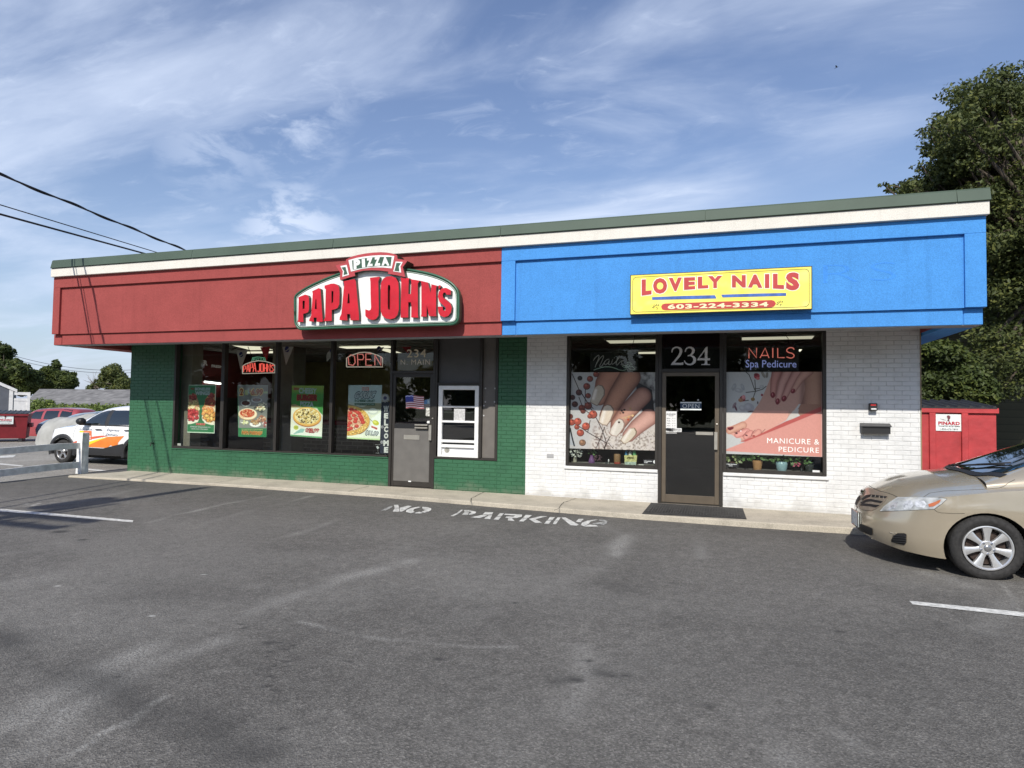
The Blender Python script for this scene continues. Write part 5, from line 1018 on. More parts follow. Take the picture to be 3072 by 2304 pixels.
card('sticker',[PY(*d1(*p),YD) for p in [(626,325),(656,322),(656,385),(626,388)]],'pale blue sticker between the blue one and the door stile',mat('sticker_pale',(.35,.48,.58),.4,nz=.3,nscale=60))
card('sticker',[PY(*d1(*p),YD) for p in [(660,300),(698,298),(696,415),(658,418)]],'tall grey blue sticker at the edge of the pizza door glass',mat('sticker_greyblue',(.34,.42,.48),.4,nz=.35,nscale=80))
card('sticker',[PY(*d1(*p),YD) for p in [(608,440),(696,432),(694,562),(602,560)]],'white cartoon style poster sheet below the stickers on the pizza door',mat('sheet_mixed',(.56,.50,.45),.5,nz=.5,nscale=45),'notice')
card('sticker',[PY(*d1(*p),YD) for p in [(622,630),(692,625),(692,665),(620,662)]],'small white label just above the pizza door handle',m_wp,'label')
# transom numbers
YT=YG-.003
gold=mat('gold_leaf',(.85,.75,.55),.5)
c4=lambda a,b:(1100+a/2.962,980+b/2.962)
mb=MB(); text(mb,'234',[PY(*c4(*p),YT) for p in [(358,203),(528,200),(528,272),(358,274)]],bold=.01,space=1.15); text(mb,'N. MAIN',[PY(*c4(*p),YT) for p in [(302,293),(562,291),(562,338),(302,338)]],bold=.0,space=1.15)
o=mb.build('address_lettering',gold); tag(o,'gold 234 N. MAIN lettering on the glass over the pizza door','lettering')
silver=mat('silver_numbers',(.80,.80,.80),.5)
TP=MB(); TP.box(dB0+.052,dB1-.052,YG-.0,YG+.004,wz(2070,1104),2.87)
T=thing('number_sign','black transom panel with big silver 234 over the salon door','sign',((dB0+dB1)/2,YG,2.3)); 
blk=mat('gloss_black_panel',(.006,.006,.007),.08,spec=.6,nz=0); MB().box(dB0+.054,dB1-.054,YG-.006,YG-.001,wz(2070,1103.5),2.858).build('panel',blk,T)
mb=MB(); yy=YG-.009
# serif numerals drawn as outlines
def N5(L_): return pf(L_,yy,n5)
two=[(335,668),(352,635),(420,560),(478,480),(502,420),(500,375),(475,350),(440,342),(400,355),(372,385),(366,428),(346,428),(350,380),(375,340),(420,320),(470,318),(520,335),(548,365),(556,405),(545,450),(510,510),(450,580),(410,628),(540,628),(555,620),(576,620),(570,668)]
three=[(600,418),(606,378),(635,340),(680,320),(730,320),(775,345),(795,385),(790,425),(765,460),(735,482),(780,500),(812,535),(822,580),(808,625),(765,660),(710,676),(655,672),(612,645),(590,605),(588,585),(600,582),(625,620),(665,645),(705,648),(745,625),(765,580),(758,535),(725,505),(690,498),(655,505),(655,485),(700,470),(730,440),(742,400),(730,365),(700,347),(665,350),(635,372),(618,418)]
four=[(843,580),(843,562),(880,510),(950,410),(1010,325),(1038,320),(1036,540),(1086,540),(1086,580),(1034,580),(1034,640),(1048,652),(1086,655),(1084,670),(918,670),(920,655),(970,650),(988,636),(986,580)]
mb.poly(N5(two),yy,yy+.003); mb.poly(N5(three),yy,yy+.003); mb.poly(N5(four),yy,yy+.003,holes=[N5([(880,540),(986,540),(984,400)])]); mb.build('numerals',silver,T)
# open hanger sign on the salon door + hours
YD2=YW+.018
q=[PY(*n5(*p),YD2) for p in [(517,1378),(922,1378),(920,1535),(517,1532)]]
T=thing('open_sign','dark blue and white open sign hanging on the salon door','sign',(q[0]+q[1])/2)
mb=MB(); mb.add(q+[v+Vector((0,.004,0)) for v in q],[(0,3,2,1),(4,5,6,7),(0,1,5,4),(1,2,6,5),(2,3,7,6),(3,0,4,7)]); mb.build('board',mat('open_navy',(.02,.05,.10),.4),T)
mb=MB(); f=lambda u,v: q[0].lerp(q[1],u).lerp(q[3].lerp(q[2],u),v)-Vector((0,.002,0))
mb.add([f(0,.0),f(1,.0),f(1,.15),f(0,.15)],[(0,3,2,1)]); mb.add([f(0,.83),f(1,.83),f(1,1),f(0,1)],[(0,3,2,1)]); text(mb,'OPEN',[f(.1,.24),f(.9,.24),f(.9,.75),f(.1,.75)],bold=-.005,space=1.1); mb.build('lettering',LW,T)
mb=MB(); mb.lathe([(.0,-.012),(.014,-.01),(.016,0)],'Y',PY(*n5(578,1342),YD2),8); mb.build('suction_cup',mat('suction',(.4,.4,.38),.3),T); mb=MB(); mb.lathe([(.0,-.012),(.014,-.01),(.016,0)],'Y',PY(*n5(857,1340),YD2),8); mb.build('suction_cup',mat('suction2',(.4,.4,.38),.3),T)
T=card('hours_card',[PY(*n5(*p),YD2) for p in [(232,1555),(448,1558),(448,1985),(232,1985)]],'white business hours sheet on the salon door',m_wp,'notice',tx=[('BUSINESS',.1,.10,.9,.16),('HOURS',.3,.18,.7,.22)]+[(a,.12,.30+.11*i,.42,.335+.11*i) for i,a in enumerate(['MON','TUE','WED','THU','FRI','SAT'])]+[('9 - 7',.6,.30+.11*i,.88,.335+.11*i) for i in range(6)],tcol=mat('ink_grey',(.12,.12,.13),.6))
c5=lambda a,b:(1650+a/2.765,960+b/2.765)
card('notice_strip',[PY(*c5(*p),YD2) for p in [(955,897),(1092,898),(1092,929),(955,928)]],'wide white notice strip under the hours sheet',m_wp,'notice',tx=[('NO PUBLIC RESTROOM',.06,.2,.94,.42),('NO SOLICITING PLEASE',.06,.58,.94,.8)],tcol=mat('ink_dark',(.05,.05,.05),.6))
# ---- salon window signs
c=PY(*n1(1080,680),YNs); T=thing('neon_sign','unlit white script nails sign on a black board in the left salon window','neon sign',c)
def bb(cv,a,b,c_,d,Y): A=PY(*cv(a,b),Y); C_=PY(*cv(c_,d),Y); return A.x,C_.x,Y+.02,Y+.035,C_.z,A.z
MB().box(*bb(n1,575,475,1600,885,YNs)).build('board',M_['black'],T)
gt=mat('glass_tube_grey',(.75,.72,.72),.3); gt2=mat('glass_tube_greenish',(.6,.75,.62),.3)
strokes('script_tube',n1,YNs,[[(640,655),(680,600),(745,540),(765,560),(740,650),(700,740),(682,800)],[(700,740),(760,640),(820,570),(855,550),(860,580),(820,680),(780,760),(790,785),(830,765),(870,700)],[(985,625),(940,630),(890,675),(878,720),(900,740),(950,715),(985,650),(970,720),(985,745),(1020,720)],[(1060,625),(1035,700),(1045,730),(1080,720)],[(1085,600),(1100,596)],[(1080,720),(1140,660),(1200,585),(1205,560),(1185,565),(1150,640),(1130,720),(1150,750),(1200,700)],[(1200,700),(1260,650),(1290,650),(1250,680),(1250,720),(1290,730),(1280,750),(1230,740)]],.007,gt,T)
strokes('underline_tube',n1,YNs,[[(648,862),(730,830),(850,795),(980,788),(1100,815),(1200,855),(1290,865),(1370,830)]],.009,gt2,T)
strokes('flower_tube',n1,YNs,[[(1260,780),(1320,760),(1380,790),(1330,812),(1290,795)],[(1330,812),(1350,760),(1400,730)],[(1360,700),(1420,690),(1465,740),(1420,750),(1410,780)],[(1380,790),(1440,775),(1500,800),(1530,850),(1460,850),(1400,815),(1380,790)]],.007,gt2,T)
strokes('cord',n1,YNs+.05,[[(1530,115),(1515,200),(1480,330),(1470,470)]],.005,M_['black'],T,sm=1)
c=PY(*n3(1030,560),YNs); T=thing('neon_sign','lit red NAILS and blue Spa Pedicure letters on a black board','neon sign',c)
MB().box(*bb(n3,490,325,1590,830,YNs)).build('board',M_['black'],T)
nr1=em('neon_salmon',(1.0,.26,.20),.55,(.5,.2,.18)); nb1=em('neon_bluegrey',(.36,.42,.95),.42,(.3,.32,.5))
strokes('letter_tube',n3,YNs,[[(582,568),(582,365),(735,560),(735,360)],[(805,562),(908,362),(985,562)],[(835,512),(962,512)],[(1062,362),(1062,558)],[(1160,365),(1162,555),(1298,555)]],.0085,nr1,T,sm=1)
strokes('letter_tube',n3,YNs,[[(1490,395),(1465,362),(1405,355),(1350,385),(1345,425),(1390,455),(1450,470),(1490,510),(1470,550),(1415,565),(1340,540)]],.0085,nr1,T)
mb=MB(); text(mb,'Spa Pedicure',[PY(*n3(*p),YNs) for p in [(515,602),(1540,612),(1535,800),(515,800)]],bold=.0); mb.build('lettering',nb1,T)
strokes('cord',n3,YNs+.05,[[(1350,20),(1320,110),(1370,170),(1375,300)]],.005,M_['black'],T,sm=1)
MB().box(*bb(n3,1285,262,1500,325,YNs+.01)).build('transformer',M_['black'],T)
# ---- large printed window posters
YPm=YG-.006
# hand poster: canvas in coordinates of crop n1/n2 (y of n2 = y of n1 - 1355.7)
P=Paint(150,905,2035,2580,340,(196,198,196))
P.blend(np.clip((P.X-150)/900,0,1)*np.clip((P.Y-1500)/500,0,1),(214,208,202))
kn=vnoise(P.X,P.Y*.8,.012,7,3); kn2=vnoise(P.X,P.Y,.03,9,2)
m=np.clip((P.X-1500+ (P.Y-905)*-.45)/120,0,1)*np.clip((1900-P.Y)/200,0,1); P.blend(m*np.clip((kn-.25)*2.4,0,1),(205,206,200)); P.blend(m*np.clip((.5-kn)*3,0,1),(95,92,88))
m=np.clip((P.Y-2080-np.maximum(0,(900-P.X))*.25)/160,0,1)*np.clip((P.X-560)/150,0,1); P.blend(m*np.clip((kn-.3)*2.5,0,1),(222,216,206)); P.blend(m*np.clip((.52-kn2)*3.2,0,.85),(150,138,128))
m=np.clip((P.Y-1950)/100,0,1)*np.clip((1050-P.X)/100,0,1)*np.clip((P.X-620)/80,0,1); P.blend(m*np.clip((.55-kn2)*2.5,0,.8),(160,145,138))
P.poly([(150,2130),(240,2400),(280,2520),(150,2500)],(186,192,196)); P.ell(310,1150,140,170,(206,204,196),0,.6)
P.ell(1700,1250,260,420,(38,30,28),-.5,1.2); P.ell(1790,1700,140,150,(48,36,36),.6,.9); P.poly([(1560,1100),(1900,1280),(1960,1800),(1760,1850),(1600,1500)],(40,32,30))
def fing(pts,r,base=(205,160,140),edge=(120,78,66)): P.finger(pts,r,base,edge)
P.poly([(760,905),(1200,905),(1180,960),(1000,1000),(700,1100)],(150,100,80))
fing([(1120,800),(900,1150),(790,1480)],[290,215,150],(200,152,128),(130,84,66))
fing([(1430,1010),(1180,1400),(1010,1720),(950,1850)],[235,205,170,160],(205,158,132),(110,72,58))
fing([(1700,1420),(1420,1720),(1200,2020),(1180,2100)],[190,185,165,150],(212,168,148),(118,76,64))
fing([(1840,1880),(1600,2080),(1430,2270)],[185,165,140],(222,182,168),(140,98,88))
def nail(poly,c1=(222,212,196),c2=(150,138,122),hl=None):
    P.poly(poly,c2); cx_=sum(p[0] for p in poly)/len(poly); cy_=sum(p[1] for p in poly)/len(poly); P.poly([((x-cx_)*.86+cx_-6,(y-cy_)*.92+cy_) for x,y in poly],c1)
    if hl: P.line(hl,34,(238,232,222),True)
nail([(640,1330),(680,1230),(760,1175),(850,1195),(905,1290),(900,1400),(800,1560),(740,1650),(575,1570),(600,1480)],(200,190,172),(140,126,112),[(700,1300),(650,1480)])
nail([(850,1720),(890,1640),(960,1605),(1040,1620),(1100,1700),(1110,1780),(1040,1960),(960,2070),(860,2060),(765,1995),(800,1880)],(226,214,196),(150,128,112),[(900,1760),(850,1980)])
nail([(1150,1950),(1220,1900),(1300,1930),(1345,2010),(1330,2100),(1250,2220),(1170,2300),(1075,2290),(1005,2240),(1040,2120)],(224,218,206),(165,140,128),[(1180,2000),(1090,2220)])
nail([(1400,2190),(1470,2110),(1550,2100),(1600,2180),(1590,2240),(1500,2350),(1400,2430),(1320,2460),(1243,2380),(1300,2290)],(222,212,192),(150,130,110),[(1450,2160),(1320,2370)])
for (x,y,c_) in [(1270,1740,(60,40,36)),(1325,1720,(50,30,28)),(1300,1780,(70,40,34)),(1450,1690,(200,170,120)),(1420,1870,(225,175,120)),(1500,1840,(250,215,160)),(1410,1930,(190,90,50)),(1240,1790,(160,120,100)),(1215,1990,(70,50,45)),(1350,1890,(215,190,150))]: P.ell(x,y,24,22,c_)
P.line([(1270,1900),(1340,1880),(1420,1850),(1500,1830)],18,(215,185,150))
# stems and berries
br=(60,38,34)
for L_ in [[(170,940),(330,1290),(520,1560),(650,1700)],[(400,1380),(600,1700),(720,1900),(850,2150),(940,2400)],[(470,1280),(470,1550),(470,1650)],[(330,1450),(430,1700),(560,1800)],[(360,2100),(540,2220),(800,2360),(950,2440),(900,2560)],[(540,2220),(590,1960)],[(1030,2300),(960,2430),(910,2580)],[(910,2100),(850,2280),(740,2540)],[(560,1800),(640,1840)],[(150,2140),(200,2350),(250,2520)]]: P.line(L_,17,br)
P.line([(150,2140),(200,2350),(250,2520)],30,(30,32,30)); P.line([(990,2440),(1100,2560)],9,br)
for (x,y,r,d) in [(345,1035,55,.25),(570,1050,70,.75),(700,950,65,.8),(500,1215,78,.75),(330,1350,72,.45),(190,1460,60,.4),(535,1420,62,.7),(245,1610,70,.45),(400,1690,75,.7),(540,1640,85,.7),(430,1760,60,.6),(650,1830,95,.95),(580,1870,55,.85),(150,1880,60,.6),(185,2010,75,.95),(315,1990,85,1),(300,2110,60,.85),(500,2090,88,1),(380,2235,82,.95),(430,2450,75,.62)]:
    c0=(int(158*d+22),int(80*d+18),int(58*d+20)); 
    if (x,y) in [(345,1035)]: c0=(60,52,48)
    if (x,y)==(430,2450): c0=(150,120,95)
    P.ell(x,y,r,r*.95,tuple(v*.52 for v in c0)); P.ell(x-r*.06,y-r*.08,r*.9,r*.85,c0); P.ell(x-r*.25,y-r*.3,r*.55,r*.45,tuple(min(255,v*1.3+12) for v in c0),0,.8); P.ell(x+r*.12,y-r*.55,r*.18,r*.13,(60,36,30))
P.C=np.clip(P.C,0,1)**1.22; P.C*=(.90+.20*vnoise(P.X,P.Y,.05,17,3))[...,None]*(.95+.10*vnoise(P.X,P.Y,.006,27,2))[...,None]
hq=[PY(*n1(*p),YPm) for p in [(172,905),(2040,905)]]+[PY(*n2(*p),YPm) for p in [(2025,1225),(137,1178)]]
T=thing('window_poster','big photo poster of manicured fingers over brown berries in the left salon window','poster',(hq[2]+hq[3])/2); mb=MB(); P.mesh(mb,hq); mb.build('print',m_post2,T)
MB().add([v+Vector((0,.003,0)) for v in hq],[(0,1,2,3)]).build('backing',M_['black'],T)
# foot poster, canvas in n3 x / n3 y then n4 (n4 y = n3 y - 1474.7)
P=Paint(55,845,2055,2550,340,(205,208,206)); o4=1474.7
P.poly([(1100,845),(1040,950),(980,1100),(900,1300),(800,1500),(700,1640),(620,1780),(480,1880),(440,1900),(440,2300),(700,2230),(1350,1830),(1420,1720),(1500,1640),(1600,1500),(2055,1480),(2055,845)],(206,166,150))
P.poly([(1780,845),(2055,845),(2055,1560),(1640,1760),(1560,1640),(1660,1450),(1720,1200),(1700,1000)],(170,128,108)); P.blend(np.exp(-((P.X-1690-(P.Y-1000)*-.05)/60)**2)*((P.Y>980)&(P.Y<1500))*.6,(110,72,66)); P.blend(np.exp(-((P.X-1900)/120)**2)*(P.Y<1500)*.6,(205,165,140))
for a,b in [((1150,830),(1075,1300)),]: pass
P.finger([(1180,780),(1110,1050),(1085,1310)],[115,75,58],(204,150,138),(140,84,78)); P.finger([(1400,800),(1270,1080),(1185,1430)],[110,82,62],(216,170,158),(142,90,84)); P.finger([(1600,800),(1440,1080),(1310,1370)],[110,78,60],(210,162,150),(142,90,84)); P.finger([(1780,820),(1620,1000),(1490,1230)],[110,72,52],(212,168,150),(150,100,90))
for (cx_,cy_,rx,ry,ro) in [(1085,1320,44,62,.05),(1180,1450,42,66,.15),(1308,1390,48,64,.35),(1485,1235,40,52,.55)]: P.ell(cx_,cy_,rx,ry,(128,28,40),ro); P.ell(cx_-8,cy_-14,10,26,(205,120,130),ro)
P.blend(np.clip((P.Y-1690)/20,0,1)*0,(0,0,0))
# toes
sk=(228,176,160); se=(176,112,104)
P.poly([(60,1700),(660,1700),(480,1900),(200,1990),(120,2050),(60,2500)],(222,222,218))
P.poly([(660,1705),(560,1830),(430,1900),(250,1965),(160,1985),(125,2030),(140,2110),(260,2160),(300,2190),(430,2225),(480,2245),(640,2180),(700,2230),(1350,1830),(1380,1760),(1400,1640),(700,1640)],sk)
P.finger([(480,1950),(330,2010),(195,2080)],[80,70,62],(226,180,158),(190,130,110)); P.finger([(560,2080),(440,2120),(360,2160)],[72,64,58],(238,176,165),(196,124,116)); P.finger([(640,2110),(570,2160),(540,2190)],[66,62,58],(236,172,160),(190,120,112)); P.finger([(800,2080),(740,2130),(700,2150)],[62,54,46],(232,176,160),(190,120,112))
for L_ in [[(490,2010),(400,2070),(300,2110)],[(570,2060),(520,2120),(470,2180)],[(730,2040),(670,2100),(650,2170)],[(930,2020),(850,2110)]]: P.line(L_,10,(130,70,66))
P.poly([(148,2005),(240,1990),(290,1985),(280,2030),(210,2065),(170,2045)],(122,28,42)); P.ell(345,2118,26,18,(70,24,28)); P.ell(550,2156,28,14,(80,28,32),.4); P.ell(700,2165,28,16,(160,40,40)); P.ell(435,2070,14,16,(250,240,238)); 
P.poly([(1370,1830),(1480,1640),(1600,1600),(1580,1720),(1480,1800)],(214,208,200))
P.poly([(2055,1535),(2055,1640),(1850,1720),(1300,1965),(560,2290),(430,2290),(640,2200),(700,2190),(1350,1850),(1480,1800)],(196,98,92)); P.poly([(2055,1630),(2055,2550),(60,2490),(110,2468),(640,2240),(1300,1960)],(226,164,152)); P.blend(np.clip((P.Y-1640)/10,0,1)*0,(0,0,0))
P.rect(2040,845,2055,2550,(235,205,198)); 
# orchid
gb_=(74,70,60)
for L_ in [[(540,850),(600,900),(660,1050),(710,1200),(735,1240)],[(720,1010),(735,1240),(690,1370),(680,1400)],[(540,1270),(740,1245),(880,1200),(950,1140)],[(510,1445),(590,1430)],[(720,1195),(820,1185)]]: P.line(L_,16,gb_)
for (x,y,rx,ry,c_,ro) in [(290,1160,45,80,(178,182,182),.4),(470,1160,35,75,(176,180,182),-.4),(390,1230,90,45,(186,188,188),.2),(760,930,60,60,(176,60,72),.3),(740,900,40,30,(120,30,42),0),(780,980,40,30,(205,120,120),0),(890,900,28,80,(150,146,136),-.5),(965,910,28,60,(140,136,126),.1),(860,1150,48,38,(178,182,180),0),(470,1400,60,60,(150,60,60),.5),(430,1430,50,40,(176,130,100),0),(490,1370,40,45,(215,150,150),0),(680,1410,42,36,(150,120,70),0),(600,1580,110,90,(182,182,186),.2),(470,1600,80,60,(188,188,190),.5),(300,1540,30,70,(150,130,135),.5),(330,1600,20,60,(110,60,75),-.4),(865,1320,22,26,(150,50,60),0),(780,1480,14,30,(90,60,60),0),(640,1660,60,12,(90,60,64),-.1)]: P.ell(x,y,rx,ry,c_,ro); P.ell(x-rx*.2,y-ry*.2,rx*.6,ry*.6,tuple(min(255,v*1.12) for v in c_),ro,.6)
P.C=np.clip(P.C,0,1)**1.1; P.C*=(.93+.14*vnoise(P.X,P.Y,.05,18,3))[...,None]
fq=[PY(*n3(*p),YPm) for p in [(55,845),(2058,840)]]+[PY(*n4(*p),YPm) for p in [(2058,1078),(50,1012)]]
T=thing('window_poster','big pink poster of a foot and red nails reading manicure and pedicure','poster',(fq[2]+fq[3])/2); mb=MB(); P.mesh(mb,fq); mb.build('print',m_post2,T)
mb=MB(); text(mb,'MANICURE &',[PY(*n4(*p),YPm-.003) for p in [(948,693),(1995,722),(1995,832),(948,800)]],bold=.0,space=1.12); text(mb,'PEDICURE',[PY(*n4(*p),YPm-.003) for p in [(1180,870),(1992,893),(1990,998),(1180,972)]],bold=.0,space=1.12); mb.build('lettering',mat('poster_white',(.85,.84,.80),.5),T)
MB().add([v+Vector((0,.003,0)) for v in fq],[(0,1,2,3)]).build('backing',M_['black'],T)
# ---- things on the salon sills
YS=YG+.10
sl_=MB(); sl_.box(wB0+.05,dB0-.05,YG+.02,YG+.35,zB+.0,zB+.045); sl_.build('inner_sill',mat('sill_pale',(.30,.29,.27),.6),B)
sl_=MB(); sl_.box(dB1+.05,wB1-.05,YG+.02,YG+.35,zB2+.0,zB2+.045); sl_.build('inner_sill',mat('sill_pale2',(.20,.19,.18),.6),B)
def lath(cv,cx_,ybot,prof,Y,par,name,m,n=20):
    """prof: list of (half width px, y px) read off the photo"""
    b=PY(*cv(cx_,ybot),Y); k=(PY(*cv(cx_+10,ybot),Y).x-b.x)/10; kz=(PY(*cv(cx_,ybot-10),Y).z-b.z)/10
    mb=MB(); mb.lathe([(w*k,(ybot-y)*kz) for w,y in prof],'Z',b,n); return mb.build(name,m,par,smooth=True,angle=50),b,k
def sprig(mb,c,n,R,H,sz,seed,droop=.3):
    q=random.Random(seed)
    for i in range(n):
        a=q.uniform(0,6.28); r=R*math.sqrt(q.random()); h=q.uniform(.1,1)*H-droop*r; p=Vector((c.x+math.cos(a)*r,c.y+math.sin(a)*r*.7,c.z+h)); d=Vector((math.cos(a),math.sin(a)*.6,q.uniform(-.7,.6))).normalized(); s_=d.cross(Vector((q.uniform(-.3,.3),-1,q.uniform(-.3,.3)))).normalized(); L=sz*q.uniform(.7,1.3)
        mb.add([p,p+d*L*.4+s_*L*.3,p+d*L,p+d*L*.4-s_*L*.3],[(0,1,2,3)])
gl=mat('house_leaf',(.10,.19,.06),.5,nz=.35,nscale=25); glp=mat('pale_leaf',(.28,.34,.16),.5,nz=.3,nscale=30)
def pot(cv,cx_,yb_2,prof,lab,m,leafs=None,name='plant_pot',cat='potted plant',lm=None,extra=None):
    b=PY(*cv(cx_,yb_2),YS); T=thing(name,lab,cat,b); lath(cv,cx_,yb_2,prof,YS,T,'pot',m)
    if leafs:
        mb=MB(); cy_,R,H,sz,n,seed=leafs; c=PY(*cv(cx_,cy_),YS); sprig(mb,c,n,R,H,sz,seed); mb.build('leaves',lm or gl,T)
    return T,b
pot(n4,752,1355,[(72,1355),(78,1340),(92,1260),(104,1180),(106,1150),(98,1145),(95,1160)],'tapered orange clay pot with a leafy plant in the right salon window',mat('clay_orange',(.50,.27,.12),.6),(1130,.10,.12,.075,46,1))
T,b=pot(n4,1240,1380,[(80,1380),(92,1360),(110,1290),(122,1220),(118,1195),(108,1185),(104,1170),(96,1172)],'glazed pale blue pot with trailing leaves in the right salon window',mat('glaze_blue',(.33,.50,.55),.15,coat=.5),(1150,.13,.12,.065,60,2))
pot(n4,1640,1400,[(30,1400),(34,1330),(18,1310),(10,1295)],'dark stemmed plant with a pink bloom right of the blue pot',M_['black'],(1240,.11,.22,.06,60,3))
mb=MB(); sprig(mb,PY(*n4(1550,1245),YS-.02),26,.04,.03,.035,5); tag(mb.build('flower',mat('pink_petal',(.50,.10,.17),.6)),'small pink bloom hanging in the right salon window','flower')
pot(n4,1790,1410,[(50,1410),(70,1390),(92,1300),(100,1230),(96,1226)],'dark clear glass vase at the right end of the right salon window',mat('smoke_glass',(.05,.055,.05),.1),name='glass_vase',cat='vase')
pot(n4,250,1320,[(80,1320),(85,1250),(95,1180),(90,1175)],'brown pot with pale leaves behind the appointment sign',mat('pot_brown',(.12,.05,.035),.6),(1140,.10,.12,.08,34,6),lm=glp)
pot(n4,520,1330,[(30,1330),(30,1300)],'loose leafy sprig between the brown and orange pots',M_['black'],(1130,.10,.10,.08,26,7))
T=card('appointment_sign',[PY(*n4(*p),YPm) for p in [(65,1185),(378,1200),(372,1292),(62,1280)]],'small black sign with white words by appointment only',M_['black'],'sign',tx=[('By Appointment',.12,.22,.88,.48),('Only',.38,.58,.62,.80)],tcol=LW)
card('white_label',[PY(*n4(*p),YPm) for p in [(1862,1342),(2005,1350),(2005,1408),(1860,1404)]],'white label in the lower right corner of the right salon window',m_wp,'label')
card('window_label',[PY(*n4(*p),YPm) for p in [(0,0),(1,0),(1,1),(0,1)]],'x',m_wp) if False else None
pot(n2,605,1487,[(68,1487),(72,1470),(58,1410),(40,1370),(32,1330),(36,1318),(28,1316)],'glossy purple bud vase in the left salon window',mat('glaze_purple',(.20,.09,.24),.12,coat=.6),(1300,.05,.10,.05,16,8),name='vase',cat='vase')
pot(n2,250,1470,[(44,1470),(40,1430),(34,1370),(40,1340)],'white blossom in a cream vase at the left end of the sill',mat('vase_cream',(.35,.33,.26),.4),(1330,.10,.14,.055,60,9),name='vase',cat='vase',lm=mat('white_petal',(.62,.63,.58),.6,nz=.15,nscale=30))
mb=MB(); sprig(mb,PY(*n2(740,1440),YS),40,.06,.10,.03,10); tag(mb.build('dried_flowers',mat('dried_purple',(.13,.07,.09),.8)),'dark dried flowers right of the purple vase','flowers')
T=thing('candle','tall brown candle on a red base in the left salon window','candle',PY(*n2(1155,1505),YS)); lath(n2,1155,1505,[(70,1505),(70,1465)],YS,T,'base',mat('candle_red',(.40,.07,.05),.4)); lath(n2,1152,1465,[(68,1465),(72,1400),(72,1320),(66,1300),(40,1294)],YS,T,'wax',mat('candle_brown',(.33,.19,.09),.4))
T=thing('gift_bag','yellow gift bag with blue and green bottles inside, left salon window','gift bag',PY(*n2(1435,1530),YS))
bagp=[(1315,1532),(1305,1330),(1335,1322),(1570,1322),(1580,1330),(1555,1532)]; MB().poly(pf(bagp,YS-.03,n2),YS-.03,YS+.04).build('bag',mat('bag_yellow',(.66,.64,.28),.5,nz=.25,nscale=28),T)
MB().poly(pf([(1318,1530),(1313,1465),(1560,1465),(1556,1530)],YS-.033,n2),YS-.033).build('bag_base',mat('bag_mint',(.45,.55,.48),.5,nz=.35,nscale=50),T)
mb=MB(); text(mb,'SPRING',[PY(*n2(*p),YS-.035) for p in [(1360,1360),(1510,1360),(1508,1405),(1360,1405)]],bold=.04,shear=.1); mb.build('lettering',mat('ink_olive',(.12,.09,.02),.6),T)
for nm,x0_,x1_,c_ in [('a',1315,1385,(.08,.28,.50)),('b',1395,1465,(.62,.66,.62)),('c',1475,1560,(.18,.50,.22))]:
    lath(n2,(x0_+x1_)/2,1322,[((x1_-x0_)/2,1322),((x1_-x0_)/2,1270),((x1_-x0_)/3,1235),((x1_-x0_)/4,1222)],YS,T,'bottle',mat('bottle_'+nm,c_,.3),12)
strokes('bag_handle',n2,YS-.035,[[(1370,1325),(1385,1260),(1430,1222),(1470,1255),(1482,1325)]],.006,M_['black'],T)
T=thing('ornament','small clear ornament on a glass base between the vase and the candle','ornament',PY(*n2(945,1500),YS)); lath(n2,945,1500,[(50,1500),(52,1478),(40,1474)],YS,T,'base',mat('orn_base',(.10,.11,.11),.1),12); lath(n2,970,1474,[(10,1474),(16,1440),(10,1415),(3,1405)],YS,T,'crystal',mat('crystal',(.7,.7,.7),.1),10)
T=card('appointment_sign',[PY(*n2(*p),YPm) for p in [(1708,1412),(2005,1420),(2005,1508),(1710,1505)]],'small black wheelchair symbol sign in the left salon window corner',M_['black'],'sign',tx=[('Wheelchair',.08,.30,.66,.52),('Access',.08,.62,.34,.84)],tcol=LW)
mb=MB(); p=PY(*n2(1960,1468),YPm-.003); mb.lathe([(0,0),(.028,.001),(.028,.002)],'Y',p,16); mb.build('symbol',LW,T)
card('paper_slip',[PY(*n2(*p),YS-.05) for p in [(1612,1520),(1730,1518),(1730,1540),(1612,1540)]],'thin white slip lying on the sill near the gift bag',m_wp,'paper')
card('white_label',[PY(*c7(*p),YI) for p in [(-490+0,0)]*4],'x',m_wp) if False else None
card('window_label',[PY(*c2(*p),YI) for p in [(88,1032),(124,1032),(124,1054),(86,1054)]],'tiny white label in the bottom corner of the leftmost pane',m_wp,'label')
# dark furniture inside the salon seen through the door glass
T=thing('salon_picture','brown picture hung on the wall seen through the salon door','picture',PY(*n5(540,1350),16.9)); A=PY(*n5(235,1200),16.9); C_=PY(*n5(850,1560),16.9); MB().box(A.x,C_.x,16.86,16.96,C_.z,A.z).build('canvas',mat('picture_brown',(.16,.11,.075),.7,nz=.5,nscale=2.5),T)
